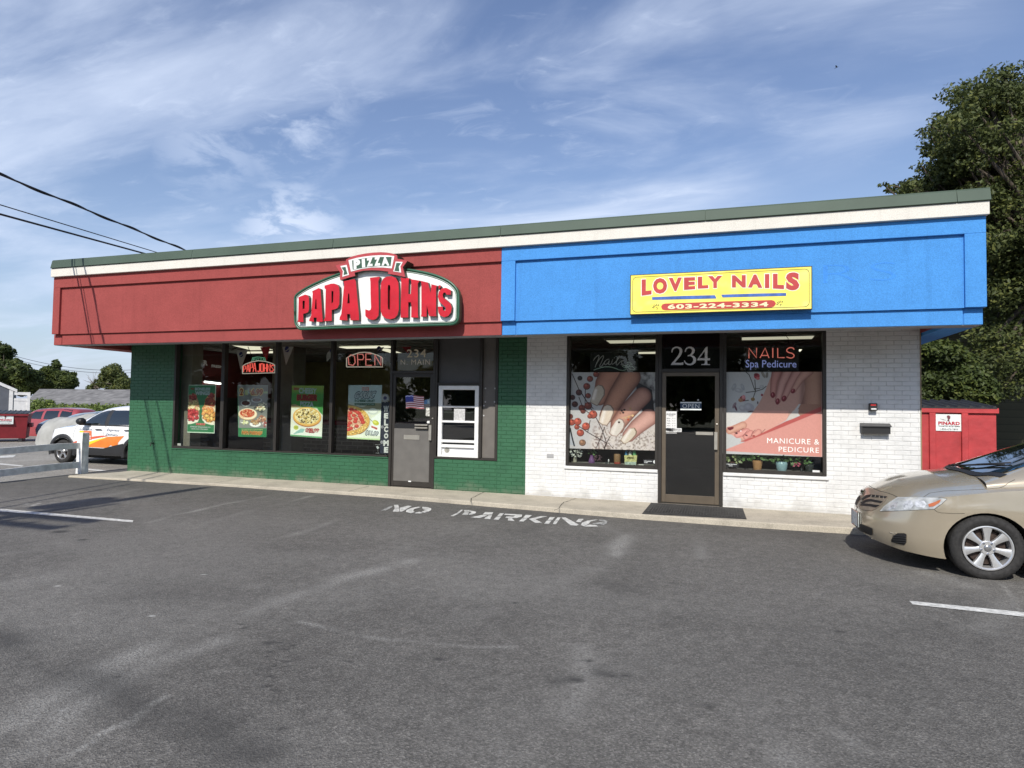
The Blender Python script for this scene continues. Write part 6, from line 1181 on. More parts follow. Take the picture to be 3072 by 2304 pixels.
# interior fill comes from the seen fittings and the added ceiling lights
# ============================================================ VEHICLES
def carpaint(name,col,metal=.5,rough=.32,fl=.04):
    m=mat(name,col,rough,metal,.5,nz=fl,nscale=3,coat=1.0); m.node_tree.nodes['Principled BSDF'].inputs['Coat Roughness'].default_value=.04; return m
rubber=mat('tyre_rubber',(.022,.021,.020),.8,nz=.3,nscale=30,bump=.2,bscale=120); alloy=mat('alloy_silver',(.70,.70,.69),.30,.7); wellm=mat('wheel_well_black',(.008,.008,.008),.9,nz=0); carg=mat('car_glass',(.012,.016,.015),.03,spec=.7,nz=0,coat=1.0); chrome=mat('chrome',(.75,.75,.76),.08,1.0,nz=0); brake=mat('brake_rust',(.045,.03,.024),.7,.3,nz=.3,nscale=40); plast=mat('black_plastic',(.02,.02,.021),.55)
class Car:
    """u runs from the nose (0) to the tail (L); sgn -1 = nose towards -X"""
    def __init__(s,name,label,cat,x0,yc,gz_,L,W,paint,zb_,zs,zt,sb,front=(.75,2.3),rear=(.55,2.6),sgn=-1,rotz=0,group=None):
        s.x0,s.yc,s.g,s.L,s.W=x0,yc,gz_,L,W; s.zb,s.zs,s.zt,s.sbf=zb_,zs,zt,sb; s.fr,s.re=front,rear; s.sgn=-sgn
        s.cr,s.sr=math.cos(rotz),math.sin(rotz)
        s.root=thing(name,label,cat,(x0,yc,gz_),group); s.paint=paint
    def T(s,u,v,z):
        """u along, v across (negative = side towards the street), world point"""
        x=u*s.sgn; return Vector((s.x0+x*s.cr-v*s.sr,s.yc+x*s.sr+v*s.cr,s.g+z))
    def ip(s,t,u): return float(np.interp(u,[a for a,b in t],[b for a,b in t]))
    def hw(s,u):
        w=1
        Lf,p=s.fr
        if u<Lf: w=max(0,1-(1-u/Lf)**p)**(1/p)
        Lr,p=s.re
        if u>s.L-Lr: w=min(w,max(0,1-(1-(s.L-u)/Lr)**p)**(1/p))
        return s.W/2*w
    def body(s,arches,Ra,bumps=1.0,name='body'):
        us=sorted(set([0,.004,.012,.025,.045,.07]+[round(.1+.06*i,3) for i in range(int((s.L-.2)/.06))]+[s.L-.1,s.L-.07,s.L-.045,s.L-.025,s.L-.012,s.L-.004,s.L]))
        ns,ntp=13,12; rows=[]
        for u in us:
            w=max(s.hw(u),.02); zb_,zs,zt=s.ip(s.zb,u),s.ip(s.zs,u),s.ip(s.zt,u); R=[]
            R.append((0,zb_+.01)); R.append((.6,zb_+.004))
            for k in range(ns):
                t=k/(ns-1); z=zb_+(zs-zb_)*t; zz=z
                f=1-.055*max(0,(zz-.55)/.45)**1.6*bumps-.05*max(0,(.38-zz)/.25)**1.8+.010*math.exp(-((zz-.66)/.035)**2)*bumps
                R.append((f,z))
            fs=R[-1][0]
            for k in range(1,ntp+1):
                t=k/ntp; y=fs*math.cos(t*math.pi/2); z=zs+(zt-zs)*(1-(y/fs)**2.6)
                R.append((max(y,0),z))
            row=[]
            for y,z in R:
                sb=s.ip(s.sbf,z); d=math.exp(-(u/.42)**2)*sb+ -math.exp(-((s.L-u)/.42)**2)*sb*.7
                row.append((u+d,y*w,z))
            rows.append([s.T(a,-b,c) for a,b,c in row]+[s.T(a,b,c) for a,b,c in row[-2:0:-1]])
        n=len(rows[0]); V=[p for r in rows for p in r]; F=[]
        for i in range(len(rows)-1):
            for k in range(n): F.append((i*n+k,i*n+(k+1)%n,(i+1)*n+(k+1)%n,(i+1)*n+k))
        F.append(tuple(range(n))[::-1]); F.append(tuple((len(rows)-1)*n+k for k in range(n)))
        bm=bmesh.new(); vv=[bm.verts.new(p) for p in V]
        for f in F:
            try: bm.faces.new([vv[i] for i in f])
            except ValueError: pass
        bmesh.ops.remove_doubles(bm,verts=bm.verts,dist=.0005); bmesh.ops.recalc_face_normals(bm,faces=bm.faces)
        me=bpy.data.meshes.new('b'); bm.to_mesh(me); bm.free(); ob=bpy.data.objects.new('b',me); COL.objects.link(ob); me.materials.append(s.paint); me.materials.append(wellm)
        cuts=[]
        for ua in arches:
            for sd in (-1,1):
                mb=MB(); c=s.T(ua,0,.0); n_=40; ring=[]
                for vv_ in (sd*(s.W/2+.2),sd*(s.W/2-.30)):
                    for k in range(n_): a=2*math.pi*k/n_; mb.v.append(tuple(s.T(ua+Ra*math.cos(a),vv_,Ra*.93*math.sin(a)+s.rz)))
                mb.f=[(k,(k+1)%n_,n_+(k+1)%n_,n_+k) for k in range(n_)]+[tuple(range(n_))[::-1],tuple(range(n_,2*n_))]; mb.m=[0]*len(mb.f)
                bm=bmesh.new(); q=[bm.verts.new(p) for p in mb.v]; [bm.faces.new([q[i] for i in f]) for f in mb.f]; bmesh.ops.recalc_face_normals(bm,faces=bm.faces)
                for f in bm.faces: f.material_index=1
                m2=bpy.data.meshes.new('c'); bm.to_mesh(m2); bm.free(); m2.materials.append(s.paint); m2.materials.append(wellm); c2_=bpy.data.objects.new('c',m2); COL.objects.link(c2_); cuts.append(c2_)
                md=ob.modifiers.new('x','BOOLEAN'); md.operation='DIFFERENCE'; md.object=c2_; md.solver='EXACT'
        dg=bpy.context.evaluated_depsgraph_get(); fin=bpy.data.meshes.new_from_object(ob.evaluated_get(dg))
        bpy.data.objects.remove(ob); [bpy.data.objects.remove(c) for c in cuts]
        mb=MB(); mb.v=[tuple(v.co) for v in fin.vertices]; mb.f=[tuple(p.vertices) for p in fin.polygons]; mb.m=[min(p.material_index,1) for p in fin.polygons]
        o=mb.build(name,[s.paint,wellm],s.root,smooth=True,angle=38); s.bv=[(mb.v,mb.f)]; return o
    def cabin(s,prof,hw0,hw1,name='roof',m=None,pw=4.0,pt=None):
        """prof: (u,z) outline of the greenhouse from cowl over the roof to the tail; sides lean in from hw0 to hw1"""
        us=np.linspace(prof[0][0],prof[-1][0],46); z0=pt or prof[0][1]; zmax=max(b for a,b in prof); rows=[]
        q=smooth([tuple(p) for p in prof],6,False); 
        for (u,zt) in q:
            row=[]
            for k in range(13):
                t=k/12; 
                a=t*math.pi/2; zz=z0-.06+(zt-z0+.06)*(math.sin(a)**(.62)); kk=(zz-z0)/(zmax-z0); w=(hw0+(hw1-hw0)*max(0,kk))*(math.cos(a)**(.42)) if t<1 else 0
                row.append((u,w,zz))
            rows.append([s.T(a,-b,c) for a,b,c in row]+[s.T(a,b,c) for a,b,c in row[-2::-1]])
        n=len(rows[0]); mb=MB(); mb.v=[tuple(p) for r in rows for p in r]; mb.f=[(i*n+k,i*n+k+1,(i+1)*n+k+1,(i+1)*n+k) for i in range(len(rows)-1) for k in range(n-1)]
        if s.sgn*1>0: mb.f=[f[::-1] for f in mb.f]
        mb.m=[0]*len(mb.f); o=mb.build(name,m or s.paint,s.root,smooth=True,angle=50); s.bv.append((mb.v,mb.f)); s.cab=len(s.bv)-1; return o
    def bvh(s):
        V=[];F=[]
        for v,f in s.bv: o=len(V); V+=v; F+=[tuple(i+o for i in q) for q in f]
        s._b=BVHTree.FromPolygons([Vector(v) for v in V],F); return s._b
    def decal(s,name,pts,m,off=.004,par=None,cut=2,org=None,dirs=None,thick=0,proj=None):
        """polygon laid on the body: pts are photo points, or (u,z) with proj=side(-1/1), or (u,v) with proj='top', or (v,z) with proj='front'"""
        bm=bmesh.new(); A=[]
        P2=[Vector(p) for p in pts]; vs=[bm.verts.new((p.x,p.y,0)) for p in P2]; es=[bm.edges.new((vs[i],vs[(i+1)%len(vs)])) for i in range(len(vs))]
        bmesh.ops.triangle_fill(bm,use_beauty=True,use_dissolve=False,edges=bm.edges[:])
        for _ in range(cut): bmesh.ops.subdivide_edges(bm,edges=bm.edges[:],cuts=1,use_grid_fill=True)
        bmesh.ops.triangulate(bm,faces=bm.faces[:])
        ok=True; last=None
        for v in bm.verts:
            if proj is None: o=CAM; d=ray(v.co.x,v.co.y).normalized()
            elif proj=='top': o=s.T(v.co.x,v.co.y,2.5); d=Vector((0,0,-1))
            elif proj=='front': o=s.T(-2,v.co.x,v.co.y); d=(s.T(0,0,0)-s.T(-1,0,0)).normalized()
            elif proj=='rear': o=s.T(s.L+2,v.co.x,v.co.y); d=(s.T(-1,0,0)-s.T(0,0,0)).normalized()
            else: o=s.T(v.co.x,proj*4,v.co.y); d=(s.T(0,0,0)-s.T(0,proj,0)).normalized()
            h=s._b.ray_cast(o,d)
            if h[0] is None: h=s._b.find_nearest(last if last is not None else o+d*(s.T(s.L/2,0,.8)-o).length)
            n=h[1]; n=n if n.dot(d)<0 else -n; v.co=h[0]+n*off; last=h[0]
        for f in bm.faces: 
            f.normal_update()
        bmesh.ops.recalc_face_normals(bm,faces=bm.faces)
        nn=sum((f.normal*f.calc_area() for f in bm.faces),Vector()); dd=(bm.faces[0].calc_center_median()-CAM) if proj is None else (s.T(s.L/2,0,.5)-bm.faces[0].calc_center_median())
        if nn.dot(dd)>0: bmesh.ops.reverse_faces(bm,faces=bm.faces)
        mb=MB(); mb.bm(bm); return mb.build(name,m,par or s.root,smooth=True)
    def seam(s,name,pts,r,m,par=None,proj=None,off=0.0,n=5):
        out=[]
        for i in range(len(pts)-1):
            for k in range(6):
                p=Vector(pts[i]).lerp(Vector(pts[i+1]),k/6); out.append(p)
        out.append(Vector(pts[-1])); W=[]
        for p in out:
            if proj is None: o,d=CAM,ray(p.x,p.y).normalized()
            elif proj=='top': o,d=s.T(p.x,p.y,2.5),Vector((0,0,-1))
            elif proj=='front': o=s.T(-2,p.x,p.y); d=(s.T(0,0,0)-s.T(-1,0,0)).normalized()
            else: o,d=s.T(p.x,proj*4,p.y),(s.T(0,0,0)-s.T(0,proj,0)).normalized()
            h=s._b.ray_cast(o,d)
            if h[0] is not None: W.append(h[0]+(h[1] if h[1].dot(d)<0 else -h[1])*off)
        if len(W)<2: return None
        mb=MB(); mb.tube(W,r,n); return mb.build(name,m,par or s.root,smooth=True)
    def wheel(s,u,side,R,rr,spokes,wt=.21,facing=None,label=None,cap=True,steer=0,dark=alloy):
        vo=side*(s.W/2-.008)
        root=bpy.data.objects.new('wheel',None); COL.objects.link(root); root.parent=s.root; ORG[root.name]=ORG[s.root.name]
        c=s.T(u,vo,R-.012); ax=(s.T(0,side,0)-s.T(0,0,0)).normalized(); ex=(s.T(1,0,0)-s.T(0,0,0)).normalized(); ez=Vector((0,0,1))
        def P(r,a,o): return c+ex*(r*math.cos(a))+ez*(r*math.sin(a))+ax*o
        def lathe(mb,prof,n=56,mi=0):
            o=len(mb.v); mb.add([P(r,2*math.pi*k/n,h) for r,h in prof for k in range(n)],[(i*n+k,i*n+(k+1)%n,(i+1)*n+(k+1)%n,(i+1)*n+k) for i in range(len(prof)-1) for k in range(n)],mi)
        mb=MB(); lathe(mb,[(rr,-.03),(rr+.008,-.006),(rr+.03,.004),(rr+(R-rr)*.5,.008),(R-.022,-.004),(R-.006,-.018),(R,-.035),(R,-wt+.035),(R-.02,-wt),(rr,-wt+.01)])
        for k in range(64):   # shoulder tread blocks
            a=2*math.pi*k/64; da=.034
            mb.add([P(R-.026,a,-.0005),P(R-.026,a+da,-.0005),P(R+.001,a+da,-.026),P(R+.001,a,-.026),P(R-.03,a,-.012),P(R-.03,a+da,-.012),P(R-.004,a+da,-.034),P(R-.004,a,-.034)],[(0,1,2,3),(0,4,5,1),(3,2,6,7),(0,3,7,4),(1,5,6,2)])
        mb.build('tyre',rubber,root,smooth=True,angle=40)
        mb=MB(); lathe(mb,[(rr,-.028),(rr-.002,-.004),(rr-.012,-.002),(rr-.022,-.012),(rr-.03,-.06),(rr-.035,-.15)])
        for k in range(spokes):
            a=2*math.pi*k/spokes+math.pi/2; 
            def sp(t,off): # t radius fraction
                r=.055+(rr-.018-.055)*t; hw=(.021+.010*abs(t-.35)+.016*t*t)*rr/.205; dz=-.022+.012*t
                return r,hw,dz
            rows=[]
            for t in (0,.3,.65,1.0):
                r,hw,dz=sp(t,0); da=hw/r
                rows.append([P(r,a-da,dz-.035),P(r,a-da*.92,dz-.006),P(r,a-da*.45,dz),P(r,a+da*.45,dz),P(r,a+da*.92,dz-.006),P(r,a+da,dz-.035)])
            o=[p for q in rows for p in q]; mb.add(o,[(i*6+j,i*6+j+1,(i+1)*6+j+1,(i+1)*6+j) for i in range(3) for j in range(5)])
        lathe(mb,[(.072,-.05),(.070,-.022),(.062,-.016),(.034,-.016)],28)
        mb.build('rim',dark,root,smooth=True,angle=35)
        mb=MB(); lathe(mb,[(rr-.05,-.075),(.05,-.072),(.0,-.072)],32); lathe(mb,[(rr-.034,-.14),(0.0,-.14)],32); mb.build('brake_disc',brake,root,smooth=False)
        mb=MB(); lathe(mb,[(.034,-.018),(.032,-.008),(.02,-.003),(.0,-.002)],24); mb.build('hub_cap',mat('hub_grey',(.42,.42,.42),.25,.8),root,smooth=True)
        for k in range(5):
            a=2*math.pi*k/5+math.pi/2+math.pi/5; mb=MB(); cc=P(.053*rr/.205,a,-.0); n=8; mb.add([cc+ex*(r*math.cos(2*math.pi*j/n))+ez*(r*math.sin(2*math.pi*j/n))+ax*h for r,h in ((.010,-.03),(.010,-.006),(.006,-.003),(0.0005,-.003)) for j in range(n)],[(i*n+j,i*n+(j+1)%n,(i+1)*n+(j+1)%n,(i+1)*n+j) for i in range(3) for j in range(n)]); mb.build('wheel_nut',chrome,root)
        return root
k7=lambda a,b:(2472+a/3.318,1380+b/3.318)
# ---- beige saloon on the right
gold_p=carpaint('champagne_paint',(.52,.45,.335),.55,.24)
CAR=Car('parked_car','champagne beige saloon car parked at the right in front of the white wall','car',1.505,8.335,-.012,4.78,1.80,gold_p,
  [(0,.27),(.06,.23),(.25,.19),(.6,.165),(1,.17),(3.8,.18),(4.4,.22),(4.78,.33)],
  [(0,.68),(.15,.685),(.3,.715),(.45,.745),(.6,.775),(.85,.82),(1.15,.865),(1.4,.89),(2.5,.93),(4.1,.95),(4.6,.93),(4.78,.80)],
  [(0,.74),(.06,.775),(.15,.82),(.3,.872),(.45,.905),(.7,.955),(1.0,1.0),(1.2,1.02),(1.5,1.03),(3.8,1.06),(4.4,1.08),(4.6,1.06),(4.78,.90)],
  [(.15,.10),(.25,.03),(.33,0),(.48,0),(.56,.03),(.66,.075),(.78,.14),(.9,.16)],front=(.78,2.25))
CAR.rz=.30
CAR.body([.995,3.77],.375)
CAR.cabin([(1.02,.97),(1.35,1.12),(1.75,1.29),(2.05,1.385),(2.5,1.435),(3.0,1.43),(3.5,1.36),(3.95,1.2),(4.25,1.06)],.80,.60,name='roof',pt=.93)
CAR.bvh()
for u in (.995,3.77):
    for sd in (-1,1): CAR.wheel(u,sd,.318,.218,7)
hl=mat('headlamp_lens',(.42,.43,.42),.22,.1,nz=.25,nscale=14,coat=.7); amber=mat('amber_lens',(.42,.11,.025),.15,coat=1.0,nz=.1); gr_=mat('grille_shadow',(.015,.014,.014),.6)
ph=lambda L_:[k7(*p) for p in L_]
H=CAR.decal('headlight',ph([(560,510),(600,462),(650,425),(735,373),(900,373),(1080,380),(1165,378),(1222,388),(1165,440),(1095,488),(980,493),(850,500),(700,507)]),hl,.006,cut=3)
CAR.decal('indicator',ph([(1040,440),(1110,415),(1165,392),(1150,425),(1095,462),(1045,468)]),amber,.010,par=H,cut=2)
rf_=mat('reflector_bright',(.72,.73,.73),.25,.3,nz=.3,nscale=30)
CAR.decal('reflector',ph([(790,440),(830,408),(880,405),(895,450),(860,492),(800,492)]),rf_,.009,par=H); CAR.decal('reflector',ph([(915,405),(1000,408),(1025,440),(1000,475),(925,470),(905,440)]),rf_,.009,par=H); CAR.decal('reflector',ph([(640,470),(700,430),(745,420),(720,480),(650,500)]),mat('reflector_soft',(.58,.62,.62),.15,.5,nz=.3,nscale=30),.009,par=H)
CAR.seam('lamp_seal',ph([(560,510),(600,462),(650,425),(735,373),(900,373),(1080,380),(1165,378),(1222,388),(1165,440),(1095,488),(980,493),(850,500),(700,507),(560,510)]),.004,plast,par=H)
# mirror headlight on the other side
CAR.decal('headlight',[(.18,.60),(.30,.72),(.45,.735),(.75,.745),(.62,.64),(.42,.60)],hl,.006,proj=1)
G=CAR.decal('grille_surround',ph([(300,455),(322,370),(352,300),(395,255),(435,262),(540,318),(640,362),(600,420),(545,470),(480,506),(400,500),(340,480)]),mat('grille_paint',(.40,.33,.25),.35,.5,coat=.8),.004,cut=3)
for q in ([(372,392),(425,352),(470,346),(635,368),(615,384),(460,368),(432,378),(392,400)],[(366,425),(430,392),(470,390),(592,414),(570,430),(470,412),(430,418),(385,442)],[(360,452),(385,434),(440,436),(560,452),(520,474),(440,458),(395,458)]):
    CAR.decal('grille_slot',ph(q),gr_,.008,par=G,cut=2)
CAR.decal('grille_slot',ph([(312,440),(330,385),(362,350),(368,372),(345,410),(330,455)]),gr_,.008,par=G,cut=2)
for xx in (480,520,560,600): CAR.seam('slot_bar',ph([(xx,352+(xx-480)*.14),(xx-6,374+(xx-480)*.14)]),.003,gold_p,par=G,off=.010)
e=CAR.decal('emblem',ph([(362,330),(372,300),(388,286),(404,288),(408,304),(398,325),(382,340),(368,342)]),chrome,.014,par=G,cut=1)
CAR.decal('emblem_recess',ph([(374,320),(382,302),(394,300),(394,312),(384,328)]),gr_,.0165,par=e,cut=1)
CAR.decal('lower_grille',ph([(318,655),(330,648),(374,636),(488,682),(486,744),(470,748),(380,712),(330,682)]),gr_,.006,cut=2)
CAR.seam('grille_lip',ph([(318,700),(380,738),(470,778),(486,780)]),.006,gold_p,off=.004)
fg=CAR.decal('fog_recess',ph([(672,790),(700,750),(735,728),(800,728),(824,740),(822,820),(800,846),(760,838),(700,824),(672,812)]),gr_,.006,cut=2)
for yy_ in (752,772,794,815): CAR.seam('fog_slat',ph([(690,yy_-1),(760,yy_+3),(818,yy_+8)]),.0045,plast,par=fg,off=.010)
CAR.seam('bumper_crease',ph([(655,720),(690,732),(720,728)]),.006,gold_p,off=.001)
pl_=[CAR.T(-.012,v,z) for v,z in ((-.165,.475),(.165,.475),(.165,.315),(-.165,.315))]
PLt=MB(); PLt.add(pl_+[p+Vector((.012,0,0)) for p in pl_],[(0,3,2,1),(4,5,6,7),(0,1,5,4),(1,2,6,5),(2,3,7,6),(3,0,4,7)]); plm=mat('plate_pale',(.55,.60,.60),.4,nz=.25,nscale=35); pt=PLt.build('number_plate',plm,CAR.root)
fr=MB(); fr.tube([CAR.T(-.014,v,z) for v,z in ((-.17,.48),(.17,.48),(.17,.31),(-.17,.31),(-.17,.48))],.006,4,cap=False); fr.build('plate_frame',chrome,pt)
# panel gaps
gap=mat('panel_gap',(.03,.026,.02),.8)
CAR.seam('bonnet_gap',ph([(415,240),(440,250),(480,275),(560,310),(640,330),(690,348),(735,372)]),.0035,gap)
CAR.seam('bonnet_gap',ph([(735,372),(830,370),(985,374)]),.0035,gap)
CAR.seam('bonnet_gap',ph([(985,374),(1050,330),(1200,308),(1400,300),(1600,290),(1740,278),(1790,262),(1840,225),(1900,195)]),.0025,gap)
CAR.seam('bumper_gap',ph([(1095,490),(1125,515),(1170,527),(1290,533),(1400,532)]),.0022,gap)
# glass
WS=CAR.decal('windscreen',[(1.22,-.66),(1.10,-.45),(1.04,0),(1.10,.45),(1.22,.66),(1.92,.52),(2.02,0),(1.92,-.52)],carg,.006,proj='top',cut=4)
for sd in (-1,1):
    CAR.decal('side_window',[(1.62,1.0),(1.95,1.19),(2.25,1.30),(2.62,1.33),(2.62,.99)],carg,.006,proj=sd,cut=3); CAR.decal('side_window',[(2.70,.99),(2.70,1.33),(3.1,1.31),(3.55,1.16),(3.62,1.02)],carg,.006,proj=sd,cut=3)
    CAR.decal('wing_mirror',[(1.70,1.02),(1.72,1.10),(1.84,1.12),(1.86,1.03)],gold_p,.05,proj=sd,cut=2)
    CAR.decal('taillight',[(4.45,.78),(4.45,.93),(4.70,.90),(4.70,.78)],mat('tail_red',(.35,.02,.02),.2),.006,proj=sd)
    CAR.decal('door_handle',[(2.45,.84),(2.45,.865),(2.63,.87),(2.63,.845)],gold_p,.02,proj=sd,cut=1)
    CAR.seam('door_gap',[(1.52,.25),(1.50,.6),(1.58,.88)],.003,gap,proj=sd); CAR.seam('door_gap',[(2.66,.22),(2.66,.92)],.003,gap,proj=sd); CAR.seam('door_gap',[(3.45,.60),(3.62,.92)],.003,gap,proj=sd)
cw=CAR.decal('cowl',[(1.23,-.70),(1.08,-.45),(1.02,0),(1.08,.45),(1.23,.70),(1.16,.72),(.99,.45),(.93,0),(.99,-.45),(1.16,-.72)],plast,.009,proj='top',cut=2)
mb=MB(); W_=[]
for (u,v) in [(1.02,.30),(1.10,.10),(1.16,-.10),(1.22,-.34),(1.27,-.50)]:
    h=CAR._b.ray_cast(CAR.T(u,v,2.5),Vector((0,0,-1))); W_.append(h[0]+Vector((0,0,.03)))
mb.tube(W_,.011,6); mb.tube([W_[2]+Vector((0,0,.004)),W_[4]+Vector((.06,0,.02))],.008,5); mb.build('wiper',plast,CAR.root,smooth=True)
under=MB(); A_=[CAR.T(.35,-.72,.17),CAR.T(.35,.72,.17),CAR.T(4.4,.72,.17),CAR.T(4.4,-.72,.17)]; under.add(A_+[p+Vector((0,0,.06)) for p in A_],[(0,1,2,3),(4,7,6,5),(0,4,5,1),(1,5,6,2),(2,6,7,3),(3,7,4,0)]); under.build('underbody',wellm,CAR.root)
# ---- white delivery hatchback on the left
kl=lambda a,b:(0+a/5.267,1240+b/5.267)
wp_=carpaint('white_paint',(.78,.78,.77),.0,.25,.02)
yS=13.0+.86; x0S=PZ(185,1389,-.1).x-.80
SV=Car('delivery_car','white delivery hatchback with orange and yellow stripes and black wheel arches, left of the shop','car',x0S,yS,-.1,4.28,1.74,wp_,
  [(0,.34),(.1,.27),(.5,.24),(1.2,.26),(3.4,.26),(3.9,.30),(4.28,.42)],
  [(0,.80),(.15,.86),(.4,.92),(.8,.97),(1.2,1.0),(3.8,1.03),(4.1,1.0),(4.28,.85)],
  [(0,.86),(.08,.94),(.25,1.0),(.6,1.045),(1.0,1.075),(1.5,1.1),(3.8,1.12),(4.1,1.1),(4.28,.95)],
  [(.2,.10),(.35,.02),(.5,0),(.7,.01),(.85,.06),(1.0,.14),(1.1,.2)],front=(.62,2.5))
SV.rz=.33
SV.body([.80,3.42],.395)
SV.cabin([(.98,1.02),(1.3,1.22),(1.65,1.43),(1.95,1.54),(2.5,1.60),(3.2,1.59),(3.8,1.50),(4.1,1.30),(4.2,1.05)],.80,.60,pt=1.0)
SV.bvh()
for u in (.80,3.42):
    for sd in (-1,1): SV.wheel(u,sd,.325,.215,5,dark=mat('alloy_grey_dark',(.40,.40,.40),.3,.7) if (u,sd)==(.80,-1) else alloy)
for sd in (-1,1):
    for u in (.80,3.42):
        mb=MB(); V=[]; na=26
        for i in range(na+1):
            a=math.radians(-14+208*i/na)
            for (ro,vo) in ((.368,SV.W/2-.16),(.372,SV.W/2+.004),(.385,SV.W/2+.012),(.465,SV.W/2+.006),(.472,SV.W/2-.03)): V.append(SV.T(u+ro*1.06*math.cos(a),sd*vo,.33+ro*math.sin(a)))
        mb.add(V,[(5*i+k,5*i+k+1,5*i+6+k,5*i+5+k) for i in range(na) for k in range(4)]); mb.build('arch_cladding',plast,SV.root,smooth=True)
    SV.decal('sill_cladding',[(1.22,.265),(1.25,.45),(1.6,.46),(2.3,.45),(2.75,.55),(3.0,.60),(3.0,.265)],plast,.012,proj=sd,cut=2)
    SV.decal('side_window',[(1.42,1.075),(1.62,1.26),(1.85,1.40),(2.05,1.45),(2.16,1.46),(2.20,1.075)],carg,.008,proj=sd,cut=3)
    SV.decal('side_window',[(2.34,1.075),(2.30,1.46),(2.9,1.47),(3.05,1.40),(3.10,1.09)],carg,.008,proj=sd,cut=3)
    SV.decal('window_pillar',[(2.20,1.07),(2.16,1.47),(2.30,1.47),(2.34,1.07)],plast,.007,proj=sd,cut=2)
    SV.decal('window_trim',[(1.25,1.045),(1.40,1.075),(3.1,1.075),(3.1,1.045)],plast,.010,proj=sd,cut=2)
    SV.decal('door_handle',[(1.98,.925),(1.98,.955),(2.20,.958),(2.20,.93)],M_['black'],.03,proj=sd,cut=1); SV.decal('door_handle',[(3.0,.925),(3.0,.955),(3.2,.958),(3.2,.93)],M_['black'],.03,proj=sd,cut=1)
    SV.seam('door_gap',[(1.22,.5),(1.18,.8),(1.24,1.04)],.004,gap,proj=sd); SV.seam('door_gap',[(2.26,.3),(2.26,1.05)],.004,gap,proj=sd)
    SV.decal('headlight',[(.10,.80),(.22,.93),(.40,.955),(.34,.86),(.20,.78)],hl,.007,proj=sd,cut=2)
SV.decal('windscreen',[(1.16,-.66),(1.05,0),(1.16,.66),(1.78,.52),(1.86,0),(1.78,-.52)],carg,.006,proj='top',cut=3)
SV.decal('front_grille',[(-.55,.45),(-.6,.75),(.6,.75),(.55,.45)],plast,.01,proj='front',cut=2)
og=mat('decal_orange',(.72,.20,.03),.4); yg=mat('decal_yellow',(.80,.62,.03),.4); rg_=mat('decal_red',(.60,.10,.04),.4)
SV.decal('stripe_orange',[(1.30,.52),(1.9,.60),(2.4,.76),(2.75,.78),(3.0,.80),(2.90,.70),(2.82,.62),(2.80,.50),(2.55,.54),(2.45,.47),(1.9,.47),(1.5,.47)],og,.006,proj=-1,cut=2)
SV.decal('stripe_yellow',[(1.25,.47),(1.30,.53),(1.7,.59),(2.1,.69),(2.45,.76),(2.1,.64),(1.8,.53),(1.65,.475)],yg,.009,proj=-1,cut=2)
SV.decal('stripe_red',[(1.28,.55),(1.9,.69),(2.45,.785),(2.2,.79),(1.8,.74),(1.4,.64),(1.2,.58)],rg_,.0065,proj=-1,cut=2)
a=SV.decal('door_panel_print',ph0:=[kl(*p) for p in [(1262,275),(1450,278),(1450,418),(1252,412)]],mat('decal_orange_red',(.66,.16,.05),.4),.006,cut=1); SV.decal('door_panel_print',[kl(*p) for p in [(1262,275),(1328,280),(1312,345),(1280,410),(1252,412)]],yg,.009,cut=1)
def cartext(car,s_,quad,m,par=None,bold=.0,shear=0):
    mb=MB(); v,f=tgeo(s_,bold,1.0); V=[]; 
    for a_,b_ in v:
        a2_=a_+shear*(b_-.5); p=Vector(quad[3]).lerp(Vector(quad[2]),a2_).lerp(Vector(quad[0]).lerp(Vector(quad[1]),a2_),b_); d=ray(p.x,p.y).normalized(); h=car._b.ray_cast(CAM,d)
        V.append(h[0]+Vector((0,-.008,0)) if h[0] is not None else (V[-1] if V else CAM+d*(13.0/d.y)))
    mb.add(V,f); return mb.build('lettering',m,par or car.root)
ink=mat('decal_slate',(.10,.12,.18),.5)
cartext(SV,'Express',[kl(*p) for p in [(1700,238),(1890,250),(1885,300),(1690,292)]],ink,shear=.12); cartext(SV,'Delivery',[kl(*p) for p in [(1680,315),(1870,325),(1862,368),(1668,362)]],ink,shear=.12); cartext(SV,'Fresh baked',[kl(*p) for p in [(1265,238),(1458,240),(1455,268),(1262,266)]],ink); cartext(SV,'EXPRESS',[kl(*p) for p in [(1085,168),(1205,178),(1205,194),(1085,188)]],ink)
cartext(SV,'FRESH',[kl(*p) for p in [(1350,350),(1440,352),(1440,372),(1345,370)]],LW,bold=.04); cartext(SV,'PIZZA',[kl(*p) for p in [(1345,378),(1440,380),(1438,400),(1342,398)]],LW,bold=.04)
mr=MB(); c=PY(*kl(1290,128),yS-.98); 
mr.lathe([(0.0,-.15),(.06,-.145),(.095,-.08),(.10,.02),(.08,.07),(0,.075)],'X',c,14); mo_=mr.build('wing_mirror',M_['black'],SV.root,smooth=True); MB().box(c.x-.02,c.x+.1,c.y,c.y+.2,c.z-.09,c.z-.05).build('mirror_arm',M_['black'],mo_)
MB().box(SV.T(.4,0,0).x,SV.T(3.9,0,0).x,yS-.7,yS+.7,.07,.2).build('underbody',wellm,SV.root)
